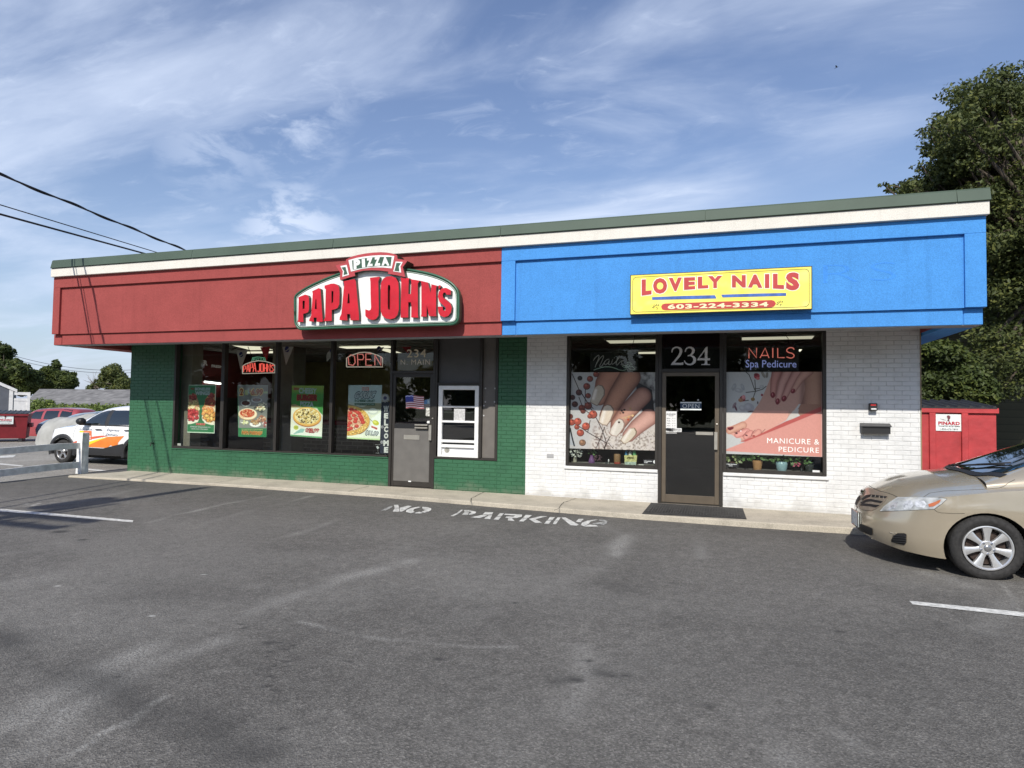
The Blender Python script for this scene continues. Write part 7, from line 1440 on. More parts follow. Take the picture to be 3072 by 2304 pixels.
# ---- simpler vehicles in the far lot
def farcar(name,lab,x0,yc,L,W,H,paint,rot,suv=False,group='cars parked in the far lot',g=-.1):
    c=Car(name,lab,'car',x0,yc,g,L,W,paint,[(0,.30),(.3,.24),(L-.3,.25),(L,.38)],[(0,.70),(.4,.80),(1.2,.92),(L-.4,.98),(L,.80)],[(0,.74),(.3,.90),(1.2,1.03),(L-.5,1.08),(L,.9)],[(.3,.03),(.5,0),(.9,.14)],rotz=rot)
    c.rz=.33; c.body([.88,L-1.0],.37)
    if suv: c.cabin([(1.25,.98),(1.6,1.25),(1.95,1.5),(2.3,H-.05),(3.2,H),(L-.5,H-.03),(L-.2,1.45),(L-.05,1.05)],W/2-.04,W/2-.20,pt=.98); wn=[[(1.75,1.08),(2.2,1.50),(2.55,1.56),(2.55,1.06)],[(2.68,1.06),(2.68,1.57),(3.35,1.57),(3.4,1.06)],[(3.5,1.06),(3.48,1.56),(L-.5,1.5),(L-.35,1.08)]]
    else: c.cabin([(1.1,.98),(1.5,1.16),(2.0,H-.08),(2.5,H),(3.2,H-.03),(3.7,H-.2),(4.1,1.06)],W/2-.06,W/2-.28,pt=.96); wn=[[(1.75,1.02),(2.15,1.28),(2.6,1.32),(2.6,1.02)],[(2.7,1.02),(2.7,1.32),(3.1,1.30),(3.5,1.06)]]
    c.bvh()
    for u in (.88,L-1.0):
        for sd in (-1,1): c.wheel(u,sd,.33,.21,5)
    for sd in (-1,1):
        for q in wn: c.decal('side_window',q,carg,.006,proj=sd,cut=2)
        c.decal('headlight',[(.12,.62),(.2,.74),(.48,.78),(.4,.66)],hl,.006,proj=sd)
    c.decal('windscreen',[(1.35,-.6),(1.25,0),(1.35,.6),(1.95,.5),(2.05,0),(1.95,-.5)],carg,.006,proj='top',cut=2)
    return c
p=PZ(95,1318,-.1)
bl=farcar('parked_car','dark blue car with its headlight showing between the far red dumpster and the covered car',PY(84,1300,19.0).x,19.3,4.5,1.75,1.30,carpaint('blue_paint',(.03,.055,.10),.4,.25),math.radians(62))
rd=farcar('parked_car','red wagon with dark side windows parked by the hedge in the far lot',PY(15,1300,22.5).x,22.6,4.5,1.8,1.62,carpaint('faded_red_paint',(.34,.055,.06),.1,.35),math.radians(12),suv=True,g=-.34)
cv=carpaint('hidden_paint',(.3,.3,.3))
CC=thing('covered_car','car under a loose pale grey cover behind the white delivery hatchback','covered car',PY(190,1300,18.2)); 
# draped cover: height field over a long low shape
def cover():
    Y0=16.6; xL=PY(114,1290,Y0+.55).x; L_=5.6; W_=2.0; nu,nv=64,26; vs=[]; 
    for i in range(nu):
        for j in range(nv):
            u=i/(nu-1); v=j/(nv-1)*2-1; x=xL+u*L_
            top=np.interp(u,[0,.03,.10,.22,.34,.45,.7,.9,1],[.60,.84,.98,1.04,1.12,1.18,1.18,.95,.6]); e=(1-abs(v)**3.2)**.6 if abs(v)<1 else 0
            z=-.1+.10+.30*max(0,1-u/.14)+(top-.02-.30*max(0,1-u/.14))*e; w_=W_/2*min(1,(u/.10)**.5 if u<.10 else 1); y=Y0+1+v*w_*(1+.05*math.sin(u*50)*abs(v)**3)
            z+=.03*math.sin(u*23+v*5)*e+.015*math.sin(u*61-v*11)
            vs.append((x-.12*math.sin(v*3)*(u<.1),y,z))
    fs=[(i*nv+j,i*nv+j+1,(i+1)*nv+j+1,(i+1)*nv+j) for i in range(nu-1) for j in range(nv-1)]
    mb=MB(); mb.add(vs,[f[::-1] for f in fs]); o=mb.build('cover',mat('cover_cloth',(.33,.33,.31),.85,nz=.1,nscale=3,bump=.3,bscale=12),CC,smooth=True)
    mb=MB(); mb.lathe([(.31,-.1),(.31,.1)],'Y',(xL+1.1,Y0+.75,.2),24); mb.build('wheel',rubber,CC)
cover()
# ============================================================ FENCE, DUMPSTERS, HOUSES, POLES, TREES
# white rail fence along the lot edge (runs towards the street, past the left border of the photo)
m_wood=mat('white_weathered_wood',(.76,.76,.74),.7,nz=.12,nscale=8,bump=.3,bscale=25)
XP,YPst=-12.84,10.28
FEN=thing('rail_fence','white wooden two rail fence ending in a thick post at the lot edge','fence',(XP,YPst,.05))
ztop=PY(283,1299,YPst).z
def post(y,z1,name='post'):
    mb=MB(); rr2=random.Random(int(y*10)); x=xb(y)+.06
    bm=bmesh.new(); 
    ring=[]
    for z,s_ in ((-.02,.082),(.15,.080),(.45,.074),(.75,.077),(z1-.01,.076),(z1,.070)):
        ring.append([bm.verts.new((x+dx*s_+rr2.uniform(-.004,.004),y+dy*s_+rr2.uniform(-.004,.004),z)) for dx,dy in ((-1,-1),(0,-1.0),(1,-1),(1,0),(1,1),(-1,1))])
    for i in range(5):
        for k in range(6): bm.faces.new((ring[i][k],ring[i][(k+1)%6],ring[i+1][(k+1)%6],ring[i+1][k]))
    bm.faces.new(ring[-1]); mb.bm(bm); return mb.build(name,m_wood,FEN)
for y,z in ((YPst,ztop),(7.85,.95),(5.4,.95)): post(y,z)
def rail(za,zb1,xo=0):
    mb=MB(); 
    for (y0,y1) in ((5.4,7.85),(7.85,YPst-.07)):
        n=6; V=[];F=[]
        for i in range(n+1):
            y=y0+(y1-y0)*i/n; x=xb(y)+.05+xo; dz=.012*math.sin(y*2.1); V+=[(x-.022,y,za+dz),(x+.022,y,za+dz),(x+.022,y,zb1+dz),(x-.022,y,zb1+dz)]
        for i in range(n): F+=[(4*i+k,4*i+(k+1)%4,4*i+4+(k+1)%4,4*i+4+k) for k in range(4)]
        F+=[(0,1,2,3),(4*n+3,4*n+2,4*n+1,4*n)]; mb.add(V,F)
    return mb.build('rail',m_wood,FEN)
za=(PX_(0,1361.5,-12.85).z+PX_(262,1348,-12.85).z)/2; zb2=(PX_(0,1343.5,-12.85).z+PX_(262,1328.5,-12.85).z)/2
zc1=(PX_(0,1428,-12.85).z+PX_(262,1405,-12.85).z)/2; zd2=(PX_(0,1409,-12.85).z+PX_(262,1385,-12.85).z)/2
print('rails',za,zb2,zc1,zd2,'post top',ztop)
rail(za,zb2); rail(zc1,zd2)
# ---- dumpsters
d_red=mat('dumpster_red',(.42,.042,.045),.55,nz=.12,nscale=4,bump=.3,bscale=9,bdist=.02); d_red2=mat('dumpster_dark_red',(.22,.018,.025),.5,nz=.1,nscale=4); d_lid=mat('dumpster_lid',(.028,.028,.03),.55,nz=.2,nscale=10)
def dumpster(x0,x1,y0,dep,zt,lab,red,signq,ribs,zg=-.02,lidback=.18,slope=0.0):
    D=thing('dumpster',lab,'dumpster',((x0+x1)/2,y0,zg),'red waste dumpsters')
    mb=MB(); z0=zg+.14
    V=[(x0,y0,zt-.1),(x1,y0,zt-.1),(x1,y0+dep,zt-.1),(x0,y0+dep,zt-.1),(x0+slope*.4,y0+slope,z0),(x1-slope*.4,y0+slope,z0),(x1-slope*.4,y0+dep-.05,z0),(x0+slope*.4,y0+dep-.05,z0)]
    mb.add(V,[(0,1,5,4),(1,2,6,5),(2,3,7,6),(3,0,4,7),(4,5,6,7)]); mb.build('bin_body',red,D)
    mb=MB(); mb.cbox(x0-.03,x1+.03,y0-.045,y0+.03,zt-.1,zt-.01,.006); mb.cbox(x1-.03,x1+.04,y0+.03,y0+dep,zt-.1,zt-.01,.006); mb.cbox(x0-.04,x0+.03,y0+.03,y0+dep,zt-.1,zt-.01,.006); mb.build('rim',red,D)
    for r in ribs:
        mb=MB(); xr_=x0+(x1-x0)*r; mb.cbox(xr_-.05,xr_+.05,y0-.045,y0+.01,z0+.02,zt-.101,.008); mb.build('rib',red,D)
    mb=MB(); 
    n=int((x1-x0)/.16)
    for k in range(n):
        a=x0+(x1-x0)*k/n; b=x0+(x1-x0)*(k+.62)/n; c_=x0+(x1-x0)*(k+1)/n
        mb.add([(a,y0-.05,zt),(b,y0-.05,zt),(b,y0+dep,zt+lidback),(a,y0+dep,zt+lidback)],[(0,1,2,3)]); mb.add([(b,y0-.05,zt-.001),(b+.02,y0-.05,zt+.025),(c_-.02,y0-.05,zt+.025),(c_,y0-.05,zt-.001),(c_,y0+dep,zt+lidback-.001),(c_-.02,y0+dep,zt+lidback+.03),(b+.02,y0+dep,zt+lidback+.03),(b,y0+dep,zt+lidback-.001)],[(0,1,6,7),(1,2,5,6),(2,3,4,5),(0,3,2,1)])
    mb.add([(x0,y0-.05,zt-.02),(x1,y0-.05,zt-.02),(x1,y0+dep,zt+lidback-.02),(x0,y0+dep,zt+lidback-.02),(x0,y0-.05,zt-.002),(x1,y0-.05,zt-.002),(x1,y0+dep,zt+lidback-.003),(x0,y0+dep,zt+lidback-.003)],[(0,4,5,1),(1,5,6,2),(3,7,4,0),(4,7,6,5)])
    mb.build('lid',d_lid,D)
    for xx in (x0+.2,x1-.3): MB().cbox(xx,xx+.12,y0+.1,y0+dep-.1,zg-.0,z0,.005).build('skid',d_lid,D)
    mb=MB(); mb.cbox(x1+.001,x1+.11,y0+dep*.25,y0+dep*.75,z0+.45,z0+.62,.006); mb.build('lift_pocket',red,D)
    q=signq; mb=MB(); yq=q[0].y; mb.box(q[0].x,q[1].x,yq-.004,yq+.004,q[3].z,q[0].z); sg=mb.build('sign_plate',LW,D); f=lambda u,v:Vector((q[0].x+(q[1].x-q[0].x)*u,yq-.007,q[0].z+(q[3].z-q[0].z)*v))
    mb=MB(); text(mb,'PINARD',[f(.10,.44),f(.90,.44),f(.90,.64),f(.10,.64)],bold=.05,space=1.1); mb.build('lettering',mat('pinard_red',(.45,.02,.04),.5),sg)
    mb=MB(); text(mb,'WASTE SYSTEMS',[f(.10,.68),f(.90,.68),f(.90,.76),f(.10,.76)],bold=.03,space=1.1); text(mb,'1-800-475-7899',[f(.17,.85),f(.83,.85),f(.83,.94),f(.17,.94)],bold=0); mb.build('lettering',mat('ink_brown',(.07,.05,.05),.6),sg)
    mb=MB()
    def pp(L_): return [(f(u,v).x,f(u,v).z) for u,v in L_]
    mb.poly(pp([(.14,.27),(.30,.32),(.42,.38),(.30,.35)]),yq-.007); mb.poly(pp([(.42,.10),(.50,.06),(.56,.14),(.55,.26),(.50,.34),(.44,.24)]),yq-.007); mb.poly(pp([(.44,.34),(.48,.28),(.53,.42),(.46,.42)]),yq-.008); mb.build('logo_mark',mat('logo_brown',(.16,.05,.06),.6),sg)
    return D
YD_=13.0; xr=PY(2988,1225,YD_).x; zt_=PY(2880,1222,YD_).z
sq=[PY(*p,YD_-.008) for p in [(2806,1242),(2887,1244),(2887,1294),(2806,1292)]]
dumpster(2.94,xr,YD_,1.5,zt_,'tall red dumpster with a ridged black lid beside the white brick wall',d_red,sq,(((PY(2796,1300,YD_).x-2.94)/(xr-2.94)),((PY(2893,1300,YD_).x-2.94)/(xr-2.94))),lidback=.14)
YL=19.0; pr_=PY(84,1250,YL); zt_=PY(60,1240,YL).z; xr=pr_.x
sq=[Vector((xr-.98,YL-.008,PY(40,1244,YL).z)),Vector((xr-.47,YL-.008,PY(40,1244,YL).z)),Vector((xr-.47,YL-.008,PY(40,1271,YL).z)),Vector((xr-.98,YL-.008,PY(40,1271,YL).z))]
DL=dumpster(xr-2.4,xr,YL,1.5,zt_,'dark red dumpster at the far left edge of the neighbouring lot',d_red2,sq,(.2,.5),zg=-.1,lidback=.10,slope=.16)
ang=math.radians(50); DL.rotation_euler.z=ang; h_=1.2; DL.location=(pr_.x-h_*math.cos(ang),pr_.y-h_*math.sin(ang),-.1)
# ---- far buildings
m_roof=mat('grey_shingle',(.17,.165,.16),.95,nz=.25,nscale=1.6,bump=.5,bscale=14,bdist=.03); m_side=mat('blue_grey_siding',(.105,.115,.135),.8); m_wt=mat('white_trim_board',(.72,.72,.70),.6)
YH=46; H1=thing('far_house','long low house with a grey shingle roof behind the hedge','house',PY(250,1250,YH)); a=PY(118,1167,YH); b=PY(470,1169,YH); zr=a.z; ze=PY(200,1214,YH-5).z; xl=PY(80,1200,YH-3).x
xe0=PY(70,1205,YH-5).x; xe1=b.x+2
mb=MB(); mb.add([(xe0,YH-5,ze),(xe1,YH-5,ze),(b.x,YH,zr),(a.x,YH,zr),(xe0,YH+5,ze),(xe1,YH+5,ze)],[(0,1,2,3),(1,5,2),(5,4,3,2),(4,0,3)]); mb.build('roof',m_roof,H1); MB().box(xe0+.5,xe1-.5,YH-4.6,YH+4.6,-1.5,ze+.02).build('wall',mat('far_wall_tan',(.33,.30,.26),.9),H1)
YSd=24; cS=PY(36,1240,YSd); kx,kz=.0143,.0172; zE=PY(40,1167,YSd).z; S1=thing('shed','blue grey shed with white trim at the left edge','shed',cS)
def SL(x,y,z): return (cS.x+x,cS.y+y,z)
hwd=2.3; zR=zE+.50*hwd; zb0=-.6
MB().add([SL(-2*hwd,0,zb0),SL(0,0,zb0),SL(0,0,zE),SL(-hwd,0,zR),SL(-2*hwd,0,zE)]+[SL(-2*hwd,5,zb0),SL(0,5,zb0),SL(0,5,zE),SL(-hwd,5,zR),SL(-2*hwd,5,zE)],[(0,1,2,3,4),(1,6,7,2),(9,8,7,6,5),(0,4,9,5)]).build('wall',m_side,S1)
mb=MB(); rdg=SL(-hwd,-.06,zR+.08)
for sx in (1,-1):
    e_=SL(-hwd+sx*(hwd+.18),-.06,zE-.02); e2=(e_[0],e_[1],e_[2]-.16); r2_=(rdg[0],rdg[1],rdg[2]-.17); mb.add([rdg,e_,e2,r2_,(rdg[0],rdg[1]+5.2,rdg[2]),(e_[0],e_[1]+5.2,e_[2])],[(0,1,2,3),(0,4,5,1)])
mb.build('roof_trim',m_wt,S1); MB().box(cS.x-.15,cS.x+.015,cS.y-.03,cS.y+.1,zb0,zE-.05).build('corner_board',m_wt,S1); S1.rotation_euler.z=math.radians(54)
F1=thing('fence_panel','white vinyl fence panel with an open top between the shed and the hedge','fence',cS); z1=PY(70,1176,YSd).z; zm_=PY(70,1196,YSd).z; zl=PY(70,1185,YSd).z; x0,x1=cS.x+.06,cS.x+.74; z0=-.6
mb=MB(); mb.box(x1-.13,x1,YSd-.06,YSd+.06,z0,z1); mb.box(x0,x1-.131,YSd-.04,YSd+.04,zl,z1-.005); mb.build('frame_post',m_wt,F1); MB().box(x0,x1-.131,YSd-.03,YSd+.03,z0,zm_).build('panel_board',m_wt,F1); MB().box(x0,x1-.131,YSd-.045,YSd-.031,zm_-.12,zm_+.02).build('rail',m_wt,F1); F1.rotation_euler.z=math.radians(54)
# dark house behind the right dumpster
m_clap=bpy.data.materials.new('dark_clapboard'); m_clap.use_nodes=True; t=m_clap.node_tree; b_=t.nodes['Principled BSDF']; b_.inputs['Roughness'].default_value=.85
g_=N('ShaderNodeNewGeometry',t); w_=N('ShaderNodeTexWave',t,wave_type='BANDS',bands_direction='Z',wave_profile='SAW'); w_.inputs['Scale'].default_value=1.25; Lk(g_.outputs['Position'],w_.inputs['Vector'],t); r_=ramp(t,w_.outputs['Fac'],[(0,(.035,.033,.018)),(.12,(.075,.070,.042)),(1,(.085,.080,.048))]); Lk(r_.outputs[0],b_.inputs['Base Color'],t)
H2=thing('house','dark olive clapboard house under the big tree','house',(9,27,0)); MB().box(4.2,16,26,34,-.2,4.3).build('wall',m_clap,H2)
mb=MB(); mb.add([(3.6,25.4,4.2),(10,25.4,7.6),(16.6,25.4,4.2),(3.6,34.6,4.2),(10,34.6,7.6),(16.6,34.6,4.2),(3.6,25.4,4.0),(10,25.4,7.35),(16.6,25.4,4.0)],[(0,1,4,3),(1,2,5,4),(6,7,1,0),(7,8,2,1)]); mb.build('roof',mat('dark_shingle',(.05,.045,.04),.95,nz=.3,nscale=6),H2); MB().add([(4.2,25.95,4.1),(15.8,25.95,4.1),(15.8,25.95,4.35),(10,25.95,7.3),(4.2,25.95,4.35)],[(0,1,2,3,4)]).build('gable',m_clap,H2)
# ---- utility pole whose shadow crosses the lot, and the service wires to the roof
m_pole=mat('pole_wood',(.16,.12,.085),.9); m_wire=mat('wire_black',(.012,.012,.014),.6)
UP=thing('utility_pole','wooden utility pole standing by the left side of the lot behind the viewer','utility pole',(-9.05,-3.2,0)); MB().tube([(-9.05,-3.2,-.1),(-9.05,-3.2,11.0)],.16,12,taper=.72).build('pole',m_pole,UP,smooth=True)
MB().tube([(-8.80,-3.2,.0),(-8.80,-3.2,9.3)],.045,8).build('riser_pipe',mat('pipe_grey',(.3,.3,.3),.6),UP)
for yy,z_ in ((-3.33,7.92),(-3.07,8.12)): MB().box(-10.3,-7.72,yy-.05,yy+.05,z_-.07,z_+.07).build('crossarm',m_pole,UP)
mb=MB(); mb.lathe([(.0,0),(.22,.02),(.22,.8),(.12,.88),(0,.9)],'Z',(-9.4,-3.2,8.7),16,caps=False); mb.build('transformer',mat('transformer_grey',(.35,.36,.37),.5),UP,smooth=True,angle=40)
for k,(xx) in enumerate((-10.2,-9.6,-8.4,-7.8)): MB().lathe([(.03,0),(.05,.05),(.03,.12)],'Z',(xx,-3.33,7.99),8).build('insulator',mat('porcelain',(.4,.2,.12),.3),UP)
def wire(lab,p0,p1,sag,r,n=28,twist=0,group='service wires running to the roof'):
    P=[Vector(p0).lerp(Vector(p1),i/n)-Vector((0,0,sag*4*(i/n)*(1-i/n))) for i in range(n+1)]; mb=MB(); mb.tube(P,r,6)
    if twist:
        T2=[]
        for i in range(n*8+1):
            s_=i/(n*8); p=Vector(p0).lerp(Vector(p1),s_)-Vector((0,0,sag*4*s_*(1-s_))); a=s_*60; T2.append(p+Vector((math.cos(a),0,math.sin(a)))*r*1.6)
        mb.tube(T2,r*.7,5)
    return tag(mb.build('wire',m_wire,smooth=True),lab,'wire',group)
wire('thick lower service wire running down to the left end of the roof',(-9.05,-3.2,4.05),(-13.48,13.4,5.26),.0,.019)
wire('thin service wire just above the thick lower one',(-9.15,-3.2,4.38),(-13.40,13.4,5.33),.0,.010)
wire('twisted upper service wire meeting the roof farthest right',(-8.9,-3.2,5.30),(-13.40,13.45,5.60),.0,.017,twist=1)
MS=thing('service_mast','metal wire mast behind the left end of the roof cap','mast',(-13.42,13.5,3.9)); MB().tube([(-13.0,13.5,3.9),(-13.3,13.5,3.95),(-13.42,13.5,4.1),(-13.42,13.5,5.58)],.03,8).build('mast_pipe',mat('mast_grey',(.3,.3,.3),.5,.6),MS)
# far pole and thin lines at the left
YFP=70; pt=PY(24,1062,YFP); FP=thing('utility_pole','distant utility pole rising above the trees at the far left','utility pole',(pt.x,YFP,-.5)); MB().tube([(pt.x,YFP,-.5),(pt.x,YFP,pt.z)],.17,8).build('pole',m_pole,FP); MB().box(pt.x-.9,pt.x+.9,YFP-.06,YFP+.06,pt.z-.2,pt.z-.05).build('crossarm',m_pole,FP)
for (dz,y1,lab) in ((0,1108,'distant upper wire running right from the far pole'),(-.5,1116,'distant lower wire running right from the far pole')):
    e=PY(420,y1,YFP+12); mb=MB(); P=[Vector((pt.x,YFP,pt.z+dz)).lerp(e,i/16)-Vector((0,0,1.0*4*(i/16)*(1-i/16))) for i in range(17)]; mb.tube(P,.035,4); tag(mb.build('wire',mat('wire_far',(.10,.11,.13),.8)),lab,'wire','distant wires')
# ---- trees
def leafmat(name,col,v=.5):
    m=bpy.data.materials.new(name); m.use_nodes=True; t=m.node_tree; b=t.nodes['Principled BSDF']; b.inputs['Roughness'].default_value=.55; b.inputs['Specular IOR Level'].default_value=.3
    g=N('ShaderNodeNewGeometry',t); n=N('ShaderNodeTexNoise',t); n.inputs['Scale'].default_value=1.3; n.inputs['Detail'].default_value=5; Lk(g.outputs['Position'],n.inputs['Vector'],t)
    ad=N('ShaderNodeMath',t,operation='ADD'); Lk(n.outputs[0],ad.inputs[0],t); mu=N('ShaderNodeMath',t,operation='MULTIPLY',i_1=.35); Lk(g.outputs['Random Per Island'],mu.inputs[0],t); Lk(mu.outputs[0],ad.inputs[1],t)
    r=ramp(t,ad.outputs[0],[(.4,tuple(c*(1-v) for c in col)),(.7,col),(.95,(min(1,col[0]*(1+v*1.6)),col[1]*(1+v),col[2]*(1+v*.3)))]); Lk(r.outputs[0],b.inputs['Base Color'],t)
    tr=N('ShaderNodeBsdfTranslucent',t); Lk(r.outputs[0],tr.inputs[0],t); mx_=N('ShaderNodeMixShader',t); mx_.inputs[0].default_value=.30; Lk(b.outputs[0],mx_.inputs[1],t); Lk(tr.outputs[0],mx_.inputs[2],t); Lk(mx_.outputs[0],t.nodes['Material Output'].inputs[0],t); return m
def leaves(cl,n,sz,seed,flat=.55):
    """cl: list of (centre, radius) clumps; n leaves in all -> vertices, faces (numpy built, pointed quads)"""
    R=np.random.RandomState(seed); C=np.array([[*c,r] for c,r in cl]); w=C[:,3]**2.2; k=R.choice(len(C),n,p=w/w.sum())
    d=R.normal(size=(n,3)); d/=np.linalg.norm(d,axis=1)[:,None]; rad=R.uniform(0,1,n)**.45; p=C[k,:3]+d*(rad*C[k,3])[:,None]*np.array([1,1,flat])
    up=np.array([0,0,1.]); nrm=d*.55+R.normal(size=(n,3))*.55+up*.45; nrm/=np.linalg.norm(nrm,axis=1)[:,None]
    a=np.cross(nrm,R.normal(size=(n,3))); a/=np.linalg.norm(a,axis=1)[:,None]; b=np.cross(nrm,a); s=sz*R.uniform(.6,1.35,n)[:,None]
    v=np.stack([p-a*s,p+b*s*.55-nrm*s*.12,p+a*s,p-b*s*.55-nrm*s*.12],1).reshape(-1,3); f=np.arange(4*n).reshape(n,4); return v,f
def tree(name,lab,base,H,trunk_r,clumps,n,sz,lm,seed,cat='tree',flat=.55,group=None,limbs=True):
    T=thing(name,lab,cat,base,group); q=random.Random(seed)
    v,f=leaves(clumps,n,sz,seed,flat); mb=MB(); mb.v=[tuple(p) for p in v.tolist()]; mb.f=[tuple(x) for x in f.tolist()]; mb.m=[0]*len(mb.f); mb.build('crown',lm,T)
    bark=mat('bark',(.075,.06,.045),.95,nz=.3,nscale=8,bump=.5,bscale=20,bdist=.03); mb=MB(); top=Vector(base)+Vector((0,0,H*.62)); mb.tube([Vector(base)-Vector((0,0,.3)),Vector(base)+Vector((q.uniform(-.2,.2),0,H*.2)),Vector(base)+Vector((q.uniform(-.3,.3),0,H*.4)),top],trunk_r,10,taper=[trunk_r*1.15,trunk_r*.9,trunk_r*.7,trunk_r*.35]); mb.build('trunk',bark,T,smooth=True)
    if limbs:
        mb=MB()
        for (c,r) in clumps:
            s_=Vector(base)+Vector((0,0,H*q.uniform(.22,.5))); c=Vector(c); mid=s_.lerp(c,.5)+Vector((q.uniform(-.3,.3),q.uniform(-.3,.3),q.uniform(.1,.6))); mb.tube([s_,mid,c],trunk_r*.25,5,taper=[trunk_r*.3,trunk_r*.16,.02])
        mb.build('limbs',bark,T,smooth=True)
    return T
L1=leafmat('maple_leaf',(.085,.108,.034)); L2=leafmat('bright_leaf',(.070,.098,.028)); L3=leafmat('yellow_green_leaf',(.15,.21,.055)); L4=leafmat('pale_bush_leaf',(.12,.15,.05))
# big tree on the right: clumps read off the photo outline at about 22 m
q=random.Random(5); cl=[]
EX=[(2780,570,.8),(2830,530,.8),(2745,590,.6),(2860,560,1.0),(2800,600,.8),(2720,560,.35),(2760,545,.4)]
def cpt(px,py,Y,r): p=PY(px,py,Y); cl.append(((p.x,p.y,p.z),r))
edge=[(2990,235,1.1),(2925,290,1.0),(3060,260,1.3),(2870,330,.95),(2800,370,.6),(2850,430,1.0),(2900,400,1.1),(2960,370,1.3),(3040,360,1.4),(2790,440,.45),(2795,490,.6),(2700,540,.6),(2668,560,.35),(2750,560,.8),(2720,590,.5),(2820,540,1.0),(2880,510,1.2),(2950,480,1.4),(3040,480,1.5),(2800,600,.9),(2860,610,1.1),(2930,600,1.3),(3010,600,1.4),(2740,620,.5),(2690,600,.3)]
for x,y,r in edge:
    for j in range(4): cpt(x+q.uniform(-1,1)*r*52,y+q.uniform(-.6,1)*r*50,22+q.uniform(-1.6,1.6),r*q.uniform(.3,.62))
for k in range(44):
    x=q.uniform(2830,3120); cpt(x,q.uniform(260,620)+max(0,(2960-x))*.9,22+q.uniform(-2,2),q.uniform(.35,.7))
for k in range(60):
    x=q.uniform(2830,3280); y=q.uniform(300,1000); cpt(x,y,22+q.uniform(-3,3),q.uniform(.5,1.25))
for x,y,r in EX: cpt(x,y,22.5+q.uniform(-1,1),r)
for k in range(34): cpt(q.uniform(3050,3600),q.uniform(270,900),24+q.uniform(-3,4),q.uniform(1.0,1.7))
for (x,y,r) in [(2985,700,1.0),(3020,780,1.1),(3000,880,1.0),(2990,960,.9),(2965,1010,.7),(3040,1020,1.0),(3060,1120,.8),(2990,1080,.8),(2940,1060,.6),(3010,1170,.7),(2950,1120,.6)]: cpt(x,y,21+q.uniform(-1,1),r)
for k in range(14): cpt(q.uniform(2760,3000),q.uniform(660,960),25+q.uniform(-2,2),q.uniform(.8,1.3))
tb=PY(3180,1240,22.5); tree('maple_tree','tall dark leafy tree rising behind the right end of the building',(tb.x,22.5,0),14,.42,cl,150000,.062,L1,3,flat=.5)
cl=[]
for (x,y,r) in [(2790,1090,.45),(2830,1060,.5),(2870,1090,.5),(2800,1150,.45),(2860,1150,.45),(2910,1130,.45),(2940,1160,.4),(2830,1200,.3),(2780,1190,.35),(2890,1180,.35),(2775,1050,.4),(2960,1190,.3)]: cpt(x,y,18.5+q.uniform(-.4,.4),r)
tb=PY(2800,1240,18.6); tree('small_tree','low bright green tree just over the red dumpster lid',(tb.x,18.7,0),4.2,.09,cl,9000,.062,L2,8,flat=.7)
# left trees, hedge and bush
cl=[]
for (x,y,r) in [(-60,1040,2.2),(0,1060,1.6),(20,1100,1.5),(-30,1130,2),(60,1110,1.2),(75,1135,1.4),(40,1150,1.6),(100,1125,1.0),(90,1160,1.3),(-90,1100,2.4),(-150,1080,2.6),(50,1085,.6),(115,1145,1.1),(12,1045,.8),(70,1170,1.1),(20,1170,1.2)]: cpt(x,y,52+q.uniform(-3,3),r)
tree('leafy_tree','broad green tree over the shed at the far left',PY(10,1230,52),8,.35,cl,26000,.20,L2,21,flat=.7)
cl=[]
for (x,y,r) in [(150,1115,1.0),(170,1095,.5),(168,1085,.35),(150,1140,1.3),(185,1130,1.1),(205,1140,.9),(175,1155,1.2),(215,1125,.5),(220,1150,.6),(140,1160,1.0),(130,1130,.8),(200,1160,.8),(225,1140,.3)]: cpt(x,y,55+q.uniform(-2,2),r)
tree('leafy_tree','rounder tree with a light top spike over the grey roof',PY(175,1230,55),8,.3,cl,16000,.19,L3 if False else L2,22,flat=.7)
cl=[]
for (x,y,r) in [(330,1115,1.1),(345,1105,.9),(350,1130,1.3),(315,1130,.8),(300,1150,.9),(340,1155,1.4),(280,1160,.7),(370,1150,1.1),(390,1150,1.0),(360,1165,1.2),(265,1165,.4)]: cpt(x,y,66+q.uniform(-2,2),r)
tree('leafy_tree','sparse distant tree next to the green corner of the shop',PY(340,1230,66),8,.25,cl,8000,.17,L4,23,flat=.8)
T=thing('bare_shrub','thin bare twiggy treetop left of the sparse distant tree','tree',PY(280,1200,66)); mb=MB(); b0=PY(285,1165,66)
for k in range(26): a=q.uniform(-1.1,.7); L_=q.uniform(.8,2.6); mb.tube([b0+Vector((q.uniform(-.8,.8),0,0)),b0+Vector((math.sin(a)*L_*.6,q.uniform(-.4,.4),math.cos(a)*L_*.7)),b0+Vector((math.sin(a)*L_,q.uniform(-.6,.6),math.cos(a)*L_))],.03,4,taper=.3)
mb.build('twigs',mat('twig_grey',(.16,.13,.11),.9),T)
cl=[]
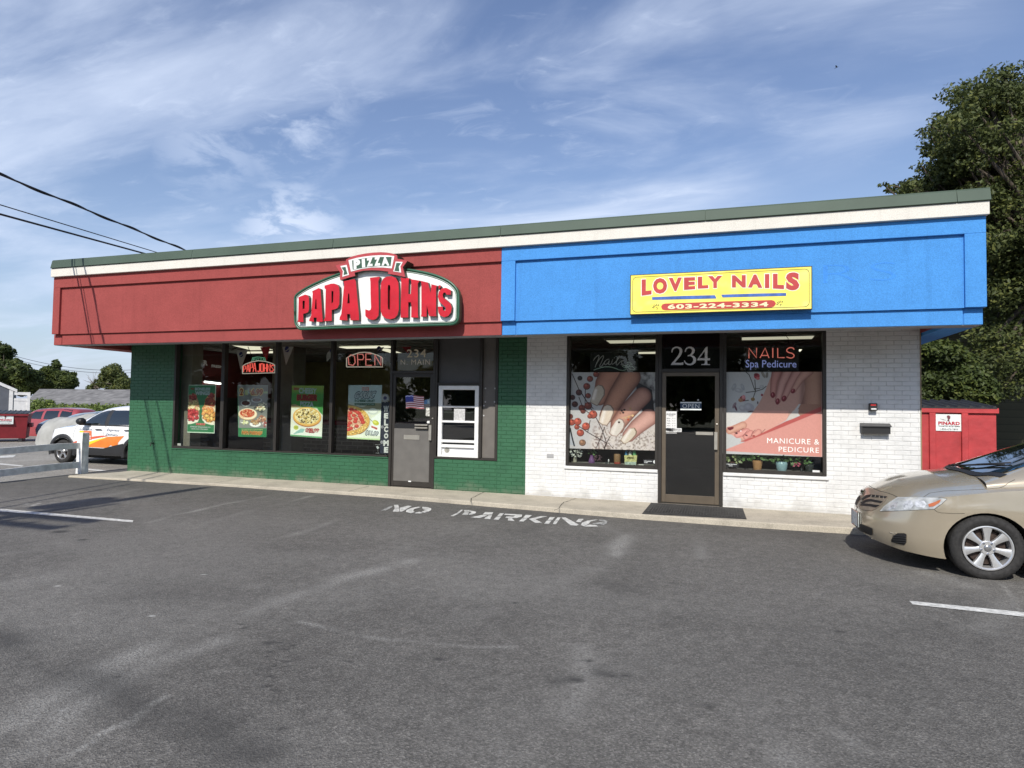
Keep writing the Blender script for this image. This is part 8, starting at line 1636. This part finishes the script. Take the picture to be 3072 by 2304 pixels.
for k in range(46):
    x=95+k*7.0; yy=1222+ (8 if k>8 else -8)+5*math.sin(k*1.3); cpt(x,yy,33+q.uniform(-.3,.3),.42+.10*math.sin(k*2.1)); cpt(x+3,yy+22,32.8,.5); cpt(x,yy+42,32.6,.5)
v,f=leaves(cl,30000,.085,31,.85); mb=MB(); mb.v=[tuple(p) for p in v.tolist()]; mb.f=[tuple(x) for x in f.tolist()]; mb.m=[0]*len(mb.f)
hd=thing('hedge','long clipped hedge with yellow green tips behind the far parked cars','hedge',PY(240,1260,33)); mb.build('foliage',L3,hd)
mb=MB()
for k in range(22): p=PY(100+k*14,1260,33); mb.tube([(p.x,33,-.4),(p.x,33,p.z+.5)],.03,5)
mb.build('stems',mat('hedge_stem',(.07,.05,.04),.9),hd)
# unseen wood added across the street to darken reflections in the shop glass
cl=[]
R5=random.Random(9)
for k in range(120): cl.append(((R5.uniform(-75,45),-44+R5.uniform(-4,4),R5.uniform(1.5,10.5)),R5.uniform(1.8,3.4)))
v,f=leaves(cl,52000,.5,41,.85); mb=MB(); mb.v=[tuple(p) for p in v.tolist()]; mb.f=[tuple(x) for x in f.tolist()]; mb.m=[0]*len(mb.f); tag(mb.build('reflection_wood',L1),'unseen wood added behind the viewer to darken the shop glass reflections',kind='stuff')
# ---- bird
bp_=PY(2510,202,70); BD=MB(); 
BD.tube([bp_+Vector((-.14,0,-.05)),bp_+Vector((-.04,0,0)),bp_+Vector((.08,0,.03)),bp_+Vector((.15,0,.04))],.035,6,taper=[.006,.034,.036,.010])
BD.add([bp_+Vector((-.05,0,.01)),bp_+Vector((.06,0,.03)),bp_+Vector((-.05,-.22,.10)),bp_+Vector((-.20,-.34,.02))],[(0,1,2,3)]); BD.add([bp_+Vector((-.05,0,.01)),bp_+Vector((.06,0,.03)),bp_+Vector((.0,.22,.09)),bp_+Vector((-.14,.34,.0))],[(3,2,1,0)])
BD.add([bp_+Vector((-.12,0,-.04)),bp_+Vector((-.24,-.03,-.10)),bp_+Vector((-.24,.03,-.10))],[(0,1,2)])
tag(BD.build('bird',mat('bird_dark',(.03,.03,.035),.8)),'tiny dark bird flying high over the right part of the roof','bird')
